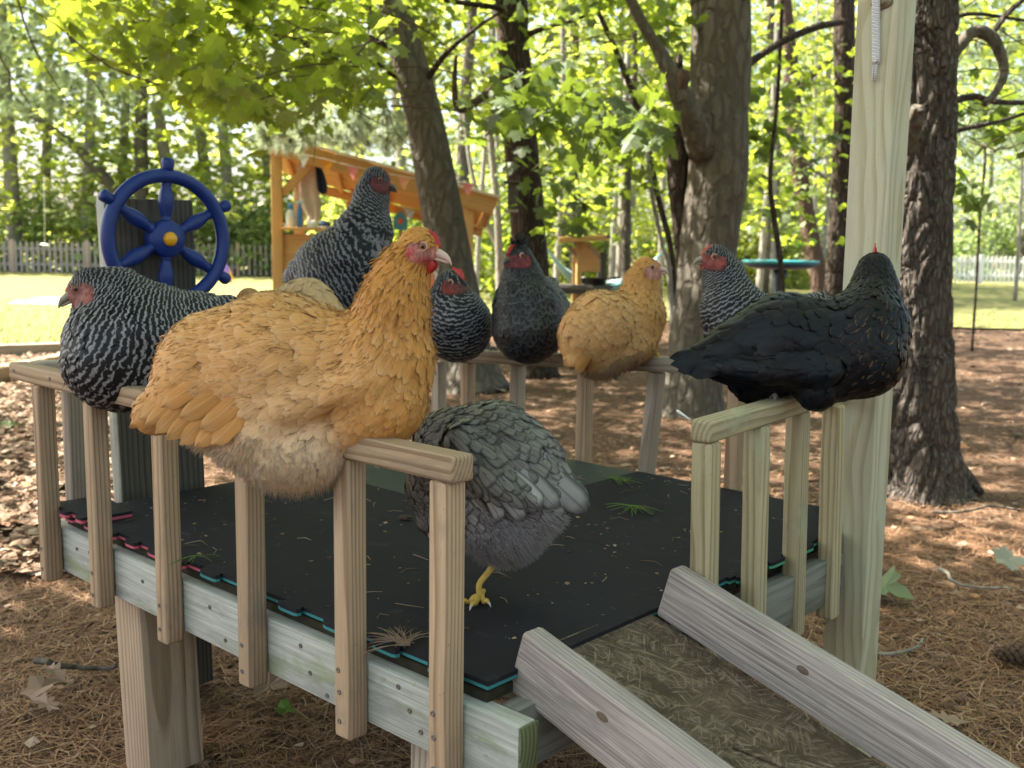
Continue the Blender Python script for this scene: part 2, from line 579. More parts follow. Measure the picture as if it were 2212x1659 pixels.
def mat_osb():
    g = NT('chip_board')
    oc, rc = g.objco()
    col = None
    h = None
    for k, (ang, sc) in enumerate(((0.25, 1.0), (1.5, 1.1), (2.6, 0.9), (0.9, 1.2), (2.0, 1.0), (-.3, .9))):
        nz = g.noise(g.aniso(rc, ang, (22 * sc, 190 * sc, 1.0), (k * 3.1, k * 1.7, 0)), 1.0, 2, 0.55, 0.3)
        msk = g.step(g.noise(g.vadd(rc, (k * 5.3, 0, k * 2.2)), 26.0, 1, 0.5), 0.42, 0.56)
        nz = g.math('MULTIPLY', nz, g.math('MULTIPLY_ADD', msk, 0.4, 0.6))
        h = nz if h is None else g.math('MAXIMUM', h, nz)
    f = g.step(h, 0.42, 0.74)
    fib = g.noise(g.scale(rc, (120, 500, 10)), 1.0, 2)
    col = g.ramp(f, [(0, (0.055, 0.039, 0.027)), (0.5, (0.135, 0.099, 0.072)), (1, (0.28, 0.225, 0.175))])
    col = g.mix(g.math('MULTIPLY', g.step(g.noise(rc, 5, 4), 0.45, 0.7), 0.4), col, (0.135, 0.10, 0.072))
    col = g.mix(g.math('MULTIPLY', fib, 0.3), col, (0.12, 0.10, 0.07))
    g.bsdf(col, 0.85, g.bump(h, 1.0, 0.006), 0.2)
    return g.m


def mat_mat():
    g = NT('black_foam')
    oc, rc = g.objco()
    big = g.noise(rc, 6, 4, 0.6)
    sm = g.noise(g.scale(rc, (14, 30, 14)), 1.0, 4, 0.6)
    c = g.mix(big, (0.0105, 0.010, 0.0135), (0.022, 0.021, 0.0265))
    dust = g.math('MULTIPLY', g.step(sm, 0.56, 0.8), 0.5)
    c = g.mix(dust, c, (0.062, 0.058, 0.053))
    sp = g.step(g.noise(rc, 85, 2, 0.5), 0.695, 0.74)
    c = g.mix(g.math('MULTIPLY', g.math('MULTIPLY', sp, g.step(big, 0.5, 0.66)), 0.7), c, (0.45, 0.43, 0.38))
    sp2 = g.math('MULTIPLY', g.step(g.noise(rc, 24, 4, 0.7), 0.70, 0.78), 0.8)
    c = g.mix(sp2, c, (0.42, 0.41, 0.38))
    g.bsdf(c, g.math('MULTIPLY_ADD', big, 0.2, 0.65), g.bump(g.noise(rc, 160, 3), 0.35, 0.001), 0.16)
    return g.m


M_OSB = mat_osb()
M_MAT = mat_mat()
M_PINK = plain('pink_foam', (0.48, 0.10, 0.15), 0.7, 0.2, 0.15)
M_TEAL = plain('teal_foam', (0.04, 0.20, 0.22), 0.7, 0.2, 0.15)
M_GREEN = plain('green_foam', (0.06, 0.28, 0.17), 0.7, 0.2, 0.15)

# ------------------------------------------------------------------ ground, lawn, mulch
def mat_floor():
    g = NT('needle_floor')
    tc = g.n('ShaderNodeTexCoord').outputs['Object']
    a = g.noise(tc, 1.6, 5, 0.6)
    b = g.noise(tc, 22, 5, 0.7)
    w = g.n('ShaderNodeTexVoronoi', {'feature': 'F1'}, Vector=g.vadd(tc, (3, 1, 0)), Scale=38.0)
    s1 = g.noise(g.aniso(tc, 0.6, (30, 260, 1)), 1.0, 2, 0.5, 0.6)
    s2 = g.noise(g.aniso(tc, 2.1, (26, 240, 1)), 1.0, 2, 0.5, 0.6)
    st = g.math('MAXIMUM', s1, s2)
    c = g.ramp(b, [(0.2, (0.05, 0.03, 0.019)), (0.5, (0.125, 0.076, 0.048)), (0.8, (0.23, 0.145, 0.095))])
    c = g.mix(g.step(st, 0.6, 0.74), c, (0.25, 0.145, 0.085))
    c = g.mix(g.math('MULTIPLY', g.step(a, 0.45, 0.7), 0.5), c, (0.13, 0.088, 0.062))
    c = g.mix(g.math('MULTIPLY', g.step(w.outputs['Color'], 0.75, 0.8), 0.5), c, (0.30, 0.22, 0.15))
    g.bsdf(c, 0.95, g.bump(g.math('ADD', b, st), 1.0, 0.02), 0.1)
    return g.m


def mat_lawn():
    g = NT('lawn_grass')
    tc = g.n('ShaderNodeTexCoord').outputs['Object']
    a = g.noise(tc, 0.5, 4, 0.6)
    b = g.noise(tc, 40, 4, 0.7)
    c = g.ramp(b, [(0.25, (0.13, 0.14, 0.04)), (0.5, (0.21, 0.215, 0.075)), (0.8, (0.32, 0.30, 0.14))])
    c = g.mix(g.math('MULTIPLY', g.step(a, 0.42, 0.72), 0.7), c, (0.27, 0.24, 0.09))
    g.bsdf(c, 0.9, g.bump(b, 1.0, 0.03), 0.15)
    return g.m


def mat_mulch():
    g = NT('bark_mulch')
    tc = g.n('ShaderNodeTexCoord').outputs['Object']
    v = g.n('ShaderNodeTexVoronoi', {'feature': 'F1'}, Vector=g.scale(tc, (1, 1.7, 1)), Scale=42.0, Randomness=1.0)
    b = g.noise(tc, 15, 4, 0.6)
    sp = g.n('ShaderNodeSeparateXYZ', None, Vector=v.outputs['Color'])
    c = g.ramp(sp.outputs[0], [(0.0, (0.09, 0.055, 0.035)), (0.5, (0.2, 0.135, 0.09)), (1.0, (0.42, 0.32, 0.23))])
    c = g.mix(b, c, (0.16, 0.1, 0.06))
    g.bsdf(c, 0.95, g.bump(v.outputs['Distance'], 1.0, 0.02), 0.1)
    return g.m


def sheet(name, pts, z, mat, label=None):
    bm = bmesh.new()
    bm.faces.new([bm.verts.new((float(p[0]), float(p[1]), z)) for p in pts])
    bmesh.ops.triangulate(bm, faces=bm.faces)
    o = link(name, bm_mesh(name, bm), mat)
    if o.data.polygons and o.data.polygons[0].normal.z < 0:
        o.data.flip_normals()
    return tag(o, kind='structure')


gm = []
N = 120
xs = np.concatenate([np.linspace(-250, -14, 14), np.linspace(-12, 12, 97), np.linspace(14, 250, 14)])
gx, gy = np.meshgrid(xs, xs + 3.0, indexing='ij')
gz = 0.018 * vnoise(np.stack([gx * 1.3, gy * 1.3, gx * 0], -1), 3) + 0.008 * vnoise(np.stack([gx * 4, gy * 4, gx * 0], -1), 9) - 0.012
gz = gz * (np.maximum(abs(gx), abs(gy - 3)) < 12) - 0.02 * (np.maximum(abs(gx), abs(gy - 3)) >= 12)
n_ = len(xs)
ii, jj = np.meshgrid(np.arange(n_ - 1), np.arange(n_ - 1), indexing='ij')
k0 = (ii * n_ + jj).ravel()
ground = link('ground', mesh_np('ground', np.stack([gx, gy, gz], -1).reshape(-1, 3), [np.stack([k0, k0 + n_, k0 + n_ + 1, k0 + 1], -1)], True), mat_floor())
tag(ground, kind='structure')

M_LAWN = mat_lawn()
_lp = [GX(-1500, 8.9), GX(0, 9.9), GX(150, 10.2), GX(420, 11.5), GX(760, 13.0), GX(960, 14.8), GX(1250, 15.8), GX(1560, 16.2), GX(2000, 15.6), GX(2400, 15.2), GX(4200, 18.0),
       GX(4200, 70), GX(-2600, 70)]
_lp2 = []
for a_, b_ in zip(_lp[:10], _lp[1:11]):
    for t in np.linspace(0, 1, 9)[:-1]:
        q = a_ * (1 - t) + b_ * t
        _lp2.append(q + np.array([1, 0.4, 0]) * 0.22 * vnoise(q[None] * 1.1, 2)[0] + np.array([0.3, 1, 0]) * 0.12 * vnoise(q[None] * 3.1, 4)[0])
lawn = sheet('lawn', _lp2 + _lp[10:], 0.018, M_LAWN)
mulch = sheet('mulch_bed', [GX(-1800, 3.2), GX(-300, 3.4), GX(60, 4.2), GX(230, 6.0), GX(330, 9.0), GX(420, 11.4), GX(150, 10.1), GX(0, 9.8), GX(-1500, 8.8)], 0.022, mat_mulch())

t = empty('timber_edging', GX(-100, 9.8), 'long weathered timber edging between the sunny lawn and the bark mulch', 'garden edging')
for k, (a_, b_) in enumerate(((-620, -120), (-115, 210), (216, 520))):
    za, zb = 9.75 + (a_ * 0.0016 if a_ > 0 else 0), 9.75 + (b_ * 0.0032 if b_ > 0 else 0)
    pa, pb = GX(a_, za), GX(b_, zb)
    beam('timber', pa + [0, 0, .06], pb + [0, 0, .06], 0.12, 0.12, M_GREYPINE, t, 0.012)
lg = empty('low_beam', GX(0, 7.0), 'low pale landscape timber lying on the mulch left of the railing', 'timber')
beam('timber', PG(-160, 842, 0.07), PG(150, 778, 0.07), 0.13, 0.14, M_PINE, lg, 0.02)

# ------------------------------------------------------------------ the play platform with its railing
Z0 = 0.40
plat = empty('play_platform', (0.7, 0.65, 0.0), 'raised wooden play platform with a baluster railing and a tall corner post', 'platform')
HR = 0.4447
aw = 0.038


def screw(p, n, r=0.0042, parent=None):
    me = bpy.data.meshes.get('screw_head')
    if me is None:
        me = lathe('screw_head', [(0, -0.002), (r, -0.002), (r, 0.0012), (r * 0.55, 0.0012), (r * 0.45, -0.0006), (0, -0.0006)], 10)
        me.materials.append(M_SCREW)
    return link('screw', me, None, parent, frame_z(p, n))


def baluster(u, v, z0, z1, mat, lean=(0, 0)):
    return beam('baluster', (u + lean[0], v + lean[1], z0), (u, v, z1), aw, aw, mat, plat, 0.006, up=(1, 0, 0), seg=3)


A_U = [0.006, 0.2487, 0.5228, 0.8007, 1.0687, 1.2804]
for i, u in enumerate(A_U):
    b = baluster(u + 0.019, 0.019, Z0, Z0 + HR - .0005, M_PINE)
    for zz in (0.028, 0.075):
        screw((u + 0.014, -0.0002, Z0 + zz), (0, -1, 0), parent=b)
    if i >= 4:
        screw((u + 0.012, -0.0002, Z0 + 0.11), (0, -1, 0), parent=b)
rA = beam('rail', (-0.105, 0.019, Z0 + HR + .019), (1.333, 0.017, Z0 + HR + .019), 0.042, 0.038, M_PINE, plat, 0.006, seg=3)
for u in (-0.075, 0.11, 1.30):
    screw((u, -0.0022, Z0 + HR + 0.022), (0, -1, 0), parent=rA)
rB = beam('rail', (-0.078, 0.041, Z0 + HR + .019), (-0.078, 1.32, Z0 + HR + .005), 0.054, 0.038, M_GREYPINE, plat, 0.006)
for v in (0.12, 0.36, 0.62, 0.88, 1.12):
    baluster(-0.06, v, Z0, Z0 + HR - .006, M_GREYPINE)

# far rail and its balusters
CV = 1.355
cz = lambda u: Z0 + 0.392 + 0.042 * u / 0.8
rC = beam('rail', (-0.10, CV, cz(-.1) + .019), (1.31, CV, cz(1.31) + .019), 0.044, 0.04, M_GREYPINE, plat, 0.006)
for i, u in enumerate((-0.16 + 0.02, -0.008, 0.205, 0.465, 0.71, 0.955, 1.215)):
    baluster(u + .019, CV + 0.002, Z0 + 0.01, cz(u) - .001, M_PINE if i % 2 else M_GREYPINE, lean=(-0.035 if i == 4 else 0.0, 0))

# right rail
rl = lambda v: 1.402 - 0.1 * (v - 0.497)
rD = beam('rail', (rl(.495), .495, Z0 + HR + .019), (rl(1.128), 1.128, Z0 + HR + .019), 0.040, 0.0385, M_NEWPINE, plat, 0.007, seg=3)
for i, v in enumerate((0.519, 0.726, 0.924, 1.068)):
    b = baluster(rl(v) + (0.022 if i == 3 else 0.0), v, Z0 + (-0.012), Z0 + HR - .0005, M_NEWPINE, lean=(0.012 if i != 3 else 0.012, 0))
    if i == 3:
        screw((rl(v) + .03, v - .0192, Z0 + .055), (0, -1, 0), parent=b)
post = beam('corner_post', (1.384, 1.19, 0.0), (1.366, 1.19, 3.2), 0.089, 0.089, M_POST, plat, 0.005, up=(0, 1, 0))
# joists, deck and legs
jA = beam('rim_joist', (-0.03, 0.0585, Z0 + .068), (1.418, 0.0585, Z0 + .068), 0.037, 0.100, M_JOIST, plat, 0.004, seg=2)
beam('end_grain_block', (1.4185, 0.0585, Z0 + .068), (1.4225, 0.0585, Z0 + .068), 0.036, 0.099, M_END, plat, 0.0015)
for (uu, zz) in ((0.17, 0.09), (0.19, 0.045), (0.40, 0.08), (0.70, 0.04), (0.93, 0.095), (0.955, 0.055), (1.00, 0.03), (1.175, 0.10), (1.20, 0.07), (1.225, 0.045), (0.11, 0.085), (0.65, 0.09)):
    screw((uu, 0.0393, Z0 + zz), (0, -1, 0), parent=jA)
beam('rim_joist', (1.362, 0.082, Z0 + .066), (1.362, 1.13, Z0 + .066), 0.036, 0.098, M_JOISTD, plat, 0.004)
beam('rim_joist', (-0.03, 1.305, Z0 + .066), (1.33, 1.305, Z0 + .066), 0.036, 0.098, M_JOISTD, plat, 0.004)
beam('rim_joist', (-0.012, 0.08, Z0 + .066), (-0.012, 1.284, Z0 + .066), 0.036, 0.098, M_JOISTD, plat, 0.004)
for v in (0.36, 0.7, 1.0):
    beam('floor_joist', (0.02, v, Z0 + .035), (1.34, v, Z0 + .035), 0.038, 0.14, M_JOISTD, plat, 0.003)
for k in range(9):
    c = 0.053 + k * 0.1395
    beam('deck_board', (0.012, c + 0.077, Z0 + .1255), (1.336, c + 0.077, Z0 + .1255), 0.132, 0.018, M_DECK, plat, 0.003)
lg1 = beam('leg', (0.272, 0.144, 0.0), (0.240, 0.144, Z0 + .109), 0.112, 0.130, M_LEG, plat, 0.005, up=(0, 1, 0))
beam('leg', (1.20, 0.125, 0.0), (1.20, 0.125, Z0 + .109), 0.089, 0.089, M_GREYPINE, plat, 0.004, up=(0, 1, 0))
beam('leg', (0.06, 1.22, 0.0), (0.06, 1.22, Z0 + .109), 0.089, 0.089, M_LEG, plat, 0.004, up=(0, 1, 0))
beam('wheel_board', (-0.058, 0.345, 0.0), (-0.052, 0.318, 0.858 + Z0), 0.040, 0.224, M_DARKB, plat, 0.004, up=(0, 1, 0))
pe = beam('wheel_board_lit_edge', (-0.058, 0.230, 0.16), (-0.052, 0.203, 0.852 + Z0), 0.038, 0.004, M_JOIST, plat, 0.001, up=(0, 1, 0))  # paler strip: light on the board's narrow face, put into the colour

# plate with a pulley screw and the rope beside it, high on the post
plate = lathe('metal_plate', [(0, 0.0), (0.012, 0.0), (0.0135, 0.002), (0.012, 0.004), (0.006, 0.004), (0.006, 0.007), (0.0, 0.007)], 20)
plate.transform(Matrix.Diagonal((1.0, 1.7, 1, 1)))
q = PZ(1888, -2, 2.03)
link('metal_plate', plate, plain('old_brass', (0.16, 0.12, 0.075), 0.45, 0.5, 0.4, 60, 0.3, 150, ), plat, frame_z((q[0], 1.1445, q[2]), (0, -1, 0), (0, 0, 1)))
g = NT('white_rope')
oc, rc = g.objco()
sp_ = g.n('ShaderNodeSeparateXYZ', None, Vector=oc)
wv = g.math('SINE', g.math('MULTIPLY', sp_.outputs[2], 1400.0))
g.bsdf(g.mix(g.step(wv, -0.6, 0.4), (0.52, 0.51, 0.54), (0.70, 0.69, 0.72)), 0.9, None, 0.1)
rope_m = g.m
rope = empty('rope_end', PZ(1855, 140, 2.0), 'frayed white braided rope end hanging down the tall corner post', 'rope')
rp = []
for k in range(50):
    p = PZ(1858 - 9 * k / 49, -60 + 180 * k / 49, 2.0)
    rp.append((p[0], 1.136, p[2], 0.0063 * (1 + 0.18 * math.sin(k * 2.6))))
rpa = np.array(rp)
fine_ = resample(rpa, 150)
for b in range(3):
    th = np.arange(150) * 0.33 + b * 2.094
    st_ = fine_.copy()
    st_[:, 0] += 0.0042 * np.cos(th); st_[:, 1] += 0.0042 * np.sin(th); st_[:, 3] = 0.0045
    V, F = tube_arrays(st_, 7)
    link('strand', mesh_np('strand', V, F), rope_m, rope)
ac = Acc()
for k in range(16):
    b = np.array(rp[-1][:3]) + rng.normal(size=3) * 0.002
    e = b + np.array([rng.normal() * 0.004, -abs(rng.normal()) * 0.002, -0.032 - rng.uniform(0, 0.01)])
    V, F = tube_arrays([(*b, 0.0011), (*((b + e) / 2 + rng.normal(size=3) * 0.001), 0.0010), (*e, 0.0005)], 5)
    ac.add(V, F)
link('frayed_end', ac.mesh('frayed_end'), rope_m, rope)
# cable tie poking up from the end of the right rail
tie = tag(tube('cable_tie', [(*PZ(1490, 907, 1.70), .0022), (*PZ(1478, 898, 1.70), .0022), (*PZ(1464, 888, 1.70), .0027), (*PZ(1461, 886, 1.70), .0008)], plain('white_plastic', (0.8, 0.8, 0.78), 0.4, 0.5, 0.02), None, segs=6),
          'short white cable tie tail sticking up from the end of the right rail', 'cable tie')

# ------------------------------------------------------------------ foam puzzle mats on the deck
def toothed(p, q, n, depth, ph=0.0):
    """dovetail teeth from p to q, standing out to the right of the direction"""
    p = np.array(p); q = np.array(q)
    d = q - p; L = np.linalg.norm(d); d = d / L
    o = np.array([d[1], -d[0]])
    out = [p]
    w = L / n
    for k in range(n):
        s = p + d * (w * k)
        for (a, h) in ((0.16, 0.0), (0.10, 0.55), (0.13, 0.85), (0.22, 1.0), (0.5, 1.02), (0.56, 0.9), (0.58, 0.5), (0.52, 0.0), (0.8, 0.0)):
            out.append(s + d * (w * a) + o * depth * h)
    return out


def prism(name, pts, z0, z1, mat, parent, bev=0.0):
    bm = bmesh.new()
    f = bm.faces.new([bm.verts.new((float(a), float(b), z0)) for a, b in pts])
    r = bmesh.ops.extrude_face_region(bm, geom=[f])
    bmesh.ops.translate(bm, vec=(0, 0, z1 - z0), verts=[v for v in r['geom'] if isinstance(v, bmesh.types.BMVert)])
    bmesh.ops.recalc_face_normals(bm, faces=bm.faces)
    return link(name, bm_mesh(name, bm), mat, parent)


MT = Z0 + .155
US, VS = 0.60, 0.70
tiles = [('foam mat tile with pink underside at the left front of the platform', M_PINK, 0.05, US - .0006, 0.052, VS - .0006, 'f'),
         ('foam mat tile with teal underside at the front corner beside the ramp', M_TEAL, US, 1.345, 0.056, VS - .0006, 'f'),
         ('foam mat tile with green underside along the right railing', M_GREEN, US + 0.10, 1.352, VS, 1.322, 'r'),
         ('grey green foam mat tile in the far left corner of the platform', M_TEAL, 0.02, US + 0.098, VS, 1.318, 'b')]
M_MAT2 = plain('grey_green_foam', (0.035, 0.045, 0.042), 0.6, 0.3, 0.3, 12, 0.2, 120)
for lab, cm, u0, u1, v0, v1, side in tiles:
    tl = empty('foam_mat', ((u0 + u1) / 2, (v0 + v1) / 2, MT - 0.013), lab, 'foam mat', 'foam mat tiles on the platform')
    pts = []
    pts += toothed((u0, v0), (u1, v0), 6, 0.017) if side == 'f' else [(u0, v0)]
    pts += toothed((u1, v0), (u1, v1), 5, 0.012) if side == 'r' else [(u1, v0)]
    pts += [(u1, v1), (u0, v1)]
    hz = 0.002 if lab.startswith('grey') else 0.0
    prism('top_layer', pts, MT - 0.0072 - hz, MT - hz, M_MAT2 if lab.startswith('grey') else M_MAT, tl)
    prism('bottom_layer', pts, MT - 0.0125, MT - 0.0075 - hz, cm, tl)
ps = empty('foam_mat', (0.03, 0.05, MT), 'small loose piece of pink backed foam mat in the left front corner', 'foam mat', 'foam mat tiles on the platform')
pp = toothed((-0.005, 0.03), (0.20, 0.042), 3, 0.016) + [(0.19, 0.13), (0.01, 0.15)]
prism('top_layer', pp, MT + 0.008, MT + 0.014, M_MAT, ps)
prism('bottom_layer', pp, MT + 0.001, MT + 0.0075, M_PINK, ps)

# ------------------------------------------------------------------ ramp
ramp = empty('ramp', (1.36, 0.29, Z0 + 0.15), 'weathered grey chicken ramp of chip board between two side boards', 'ramp')
sl = -0.287
dr = np.array([1.0, -0.02, sl]) / math.sqrt(1 + sl * sl)
nr = np.array([-sl, 0, 1.0]) / math.sqrt(1 + sl * sl)
LR = 2.08
for (v, u, zt) in ((0.139, 1.352, 0.213), (0.4795, 1.377, 0.238)):
    p0 = np.array([u, v, Z0 + zt]) - nr * 0.050
    sb = beam('side_board', p0, p0 + dr * LR, 0.040, 0.100 if v < .2 else 0.092, M_RAMP, ramp, 0.006, up=tuple(nr), seg=2)
    for (s, w_) in (((0.165, 0.016), (0.47, 0.010)) if v < .2 else ((0.265, 0.016), (0.60, -0.012))):
        kp = p0 + dr * s + nr * w_ + np.array([0, -0.0201, 0])
        km = lathe('knot', [(0, 0.0012), (0.0035, 0.0008), (0.0062, 0.0005), (0.0075, -0.0002)], 14)
        km.transform(Matrix.Diagonal((1.5, 0.85, 1, 1)))
        link('knot', km, M_KNOT, sb, frame_z(kp, (0, -1, 0), tuple(dr)))
p0 = np.array([1.317, 0.309, Z0 + 0.150])
beam('ramp_panel', p0, p0 + dr * LR, 0.300, 0.012, M_OSB, ramp, 0.002, up=tuple(nr))
def on_panel(x, y):
    d = ray(x, y); q0 = p0 + nr * 0.0085
    return CAM + d * (((q0 - CAM) @ nr) / (d @ nr))


beam('cleat', on_panel(1585, 1606), on_panel(1742, 1668), 0.022, 0.005, M_OSB, ramp, 0.0015, up=tuple(nr))

# ------------------------------------------------------------------ toy ship wheel
def mat_wheel():
    g = NT('blue_plastic')
    oc, rc = g.objco()
    w = g.noise(g.scale(rc, (60, 60, 400)), 1.0, 2)
    g.bsdf(g.mix(g.noise(rc, 20, 3), (0.005, 0.02, 0.135), (0.010, 0.036, 0.205)), 0.42, g.bump(w, 0.25, 0.001), 0.4)
    return g.m


M_BLUE = mat_wheel()
wc = np.array([-0.002, 0.327, 0.764 + Z0])
wheel = empty('ship_wheel', wc, 'blue plastic toy ship wheel with a yellow hub on the dark board', 'toy wheel')
ca = np.linspace(0, 2 * math.pi, 73)
RW = 0.148
wy, wz = np.array([0, 1.0, 0]), np.array([0, 0, 1.0])
wxo = np.array([0.028, 0, 0])
ring = [(*(wc + wxo + RW * (math.sin(t) * wy + math.cos(t) * wz)), 0.0165) for t in ca]
V, F = tube_arrays(ring, 14, cap=False)
V = V.reshape(73, 14, 3); V[-1] = V[0]
link('rim', mesh_np('rim', V.reshape(-1, 3), F), M_BLUE, wheel)
hub = lathe('hub', [(0, -0.02), (0.036, -0.02), (0.044, 0.0), (0.044, 0.030), (0.040, 0.038), (0.0, 0.038)], 28)
link('hub', hub, M_BLUE, wheel, frame_z(wc, (1, 0, 0)))
capm = lathe('hub_cap', [(0.017, 0.0), (0.017, 0.004), (0.014, 0.0095), (0.008, 0.0125), (0, 0.0135)], 20)
link('hub_cap', capm, plain('yellow_plastic', (0.75, 0.36, 0.012), 0.35, 0.5, 0.06), wheel, frame_z(wc + [0.038, 0, 0], (1, 0, 0)))
spm = lathe('spoke', [(0, 0.038), (0.012, 0.040), (0.013, 0.047), (0.0105, 0.05), (0.0125, 0.056), (0.0175, 0.080), (0.0185, 0.090), (0.016, 0.105), (0.0115, 0.122), (0.0125, 0.126), (0.0125, 0.134), (0, 0.136)], 16)
knm = lathe('handle_knob', [(0, 0.158), (0.0125, 0.158), (0.0135, 0.168), (0.0150, 0.176), (0.0150, 0.183), (0.0115, 0.189), (0, 0.190)], 16)
for m_ in (spm, knm): m_.materials.append(M_BLUE)
for k in range(6):
    t = k * math.pi / 3 + math.radians(2)
    d = math.sin(t) * wy + math.cos(t) * wz
    link('spoke', spm, None, wheel, frame_z(wc + wxo * 0.7, d, (1, 0, 0)))
    link('handle_knob', knm, None, wheel, frame_z(wc + wxo, d, (1, 0, 0)))

# ------------------------------------------------------------------ hens
def surface_nets(f, lo, hi, h):
    n = np.maximum(2, np.ceil((hi - lo) / h).astype(int) + 1)
    ax = [lo[i] + h * np.arange(n[i]) for i in range(3)]
    G = np.stack(np.meshgrid(*ax, indexing='ij'), -1)
    D = f(G.reshape(-1, 3)).reshape(n)
    S = D < 0
    cnt = np.zeros(n - 1); acc = np.zeros((*(n - 1), 3))
    for axis in range(3):
        sl0 = [slice(None)] * 3; sl1 = [slice(None)] * 3
        sl0[axis] = slice(0, -1); sl1[axis] = slice(1, None)
        a, b = D[tuple(sl0)], D[tuple(sl1)]
        cr = (a < 0) != (b < 0)
        t = np.where(cr, a / np.where(cr, a - b, 1), 0)
        P = G[tuple(sl0)].copy(); P[..., axis] += t * h
        o = [i for i in range(3) if i != axis]
        for d0 in (0, 1):
            for d1 in (0, 1):
                src = [slice(None)] * 3; dst = [slice(None)] * 3
                for od, dd in zip(o, (d0, d1)):
                    src[od] = slice(dd, dd + n[od] - 1)
                    dst[od] = slice(0, n[od] - 1)
                c = cr[tuple(src)]
                cnt[tuple(dst)] += c
                acc[tuple(dst)] += np.where(c[..., None], P[tuple(src)], 0)
    used = cnt > 0
    idx = -np.ones(n - 1, int); idx[used] = np.arange(used.sum())
    V = acc[used] / cnt[used][:, None]
    Q = []
    for axis in range(3):
        sl0 = [slice(1, -1)] * 3; sl1 = [slice(1, -1)] * 3
        sl0[axis] = slice(0, -1); sl1[axis] = slice(1, None)
        a, b = S[tuple(sl0)], S[tuple(sl1)]
        o = [(axis + 1) % 3, (axis + 2) % 3]
        w = np.argwhere(a != b)
        if not len(w): continue
        base = w.copy()
        flip = a[tuple(w.T)]
        c = []
        for d0, d1 in ((0, 0), (1, 0), (1, 1), (0, 1)):
            e = base.copy()
            e[:, o[0]] += d0; e[:, o[1]] += d1
            c.append(idx[tuple(e.T)])
        q = np.stack(c, -1)
        q[~flip] = q[~flip][:, ::-1]
        Q.append(q)
    return V, np.concatenate(Q)


class Body:
    """smooth union of round cones; each cone also carries the lie of the feathers on it"""
    def __init__(s, k=0.035):
        s.k = k; s.P = []; s.nospine = ('wing', 'belly', 'down')
    def add(s, a, b, ra, rb, fl, fw, period, zone, ph0=None, sq=None):
        a = np.asarray(a, float); b = np.asarray(b, float)
        L = np.linalg.norm(b - a)
        spine = zone not in s.nospine
        if ph0 is None:
            pv = [p for p in s.P if p['spine']]
            ph0 = pv[-1]['ph1'] if pv else 0.0
        s.P.append(dict(spine=spine, a=a, b=b, ra=ra, rb=rb, L=L, d=(b - a) / max(L, 1e-6), fl=fl, fw=fw, per=period, zone=zone, ph0=ph0, ph1=ph0 + L / period))
    def each(s, X):
        D = np.empty((len(s.P), len(X))); T = np.empty_like(D)
        for i, p in enumerate(s.P):
            ab = p['b'] - p['a']
            tt = ((X - p['a']) @ ab) / max(ab @ ab, 1e-9)
            t = np.clip(tt, 0, 1)
            D[i] = np.linalg.norm(X - p['a'] - t[:, None] * ab, axis=1) - (p['ra'] + (p['rb'] - p['ra']) * t)
            T[i] = tt if p['L'] > 0.03 else np.clip(tt, -3, 4)
        return D, T
    def sdf(s, X):
        D, _ = s.each(X)
        out = D[0]
        for i in range(1, len(D)):
            p = s.P[i]
            k = min(s.k, 0.45 * (p['ra'] + p['rb']) * 0.5 + 0.002)
            h = np.maximum(k - np.abs(out - D[i]), 0) / k
            out = np.minimum(out, D[i]) - h * h * k * 0.25
        return out
    def grad(s, X, e=0.0015):
        g = np.stack([s.sdf(X + d) - s.sdf(X - d) for d in np.eye(3) * e], -1)
        return nrm(g)
    def info(s, X, k=0.02):
        D, T = s.each(X)
        w = np.exp(-(D - D.min(0)) / k); w /= w.sum(0)
        dirs = np.array([p['d'] for p in s.P])
        flow = w.T @ dirs
        g = lambda key: w.T @ np.array([p[key] for p in s.P])
        sp = np.array([1.0 if p['spine'] else 0.0 for p in s.P])
        w2 = np.exp(-(D - D.min(0)) / 0.03) * sp[:, None] + 1e-9; w2 /= w2.sum(0)
        ph = sum(w2[i] * (p['ph0'] + T[i] * p['L'] / p['per']) for i, p in enumerate(s.P))
        return flow, g('fl'), g('fw'), ph, w


FT = np.array([0.0, 0.28, 0.55, 0.80, 0.94, 1.0])
FWID = np.array([0.45, 0.85, 1.0, 0.96, 0.72, 0.30])


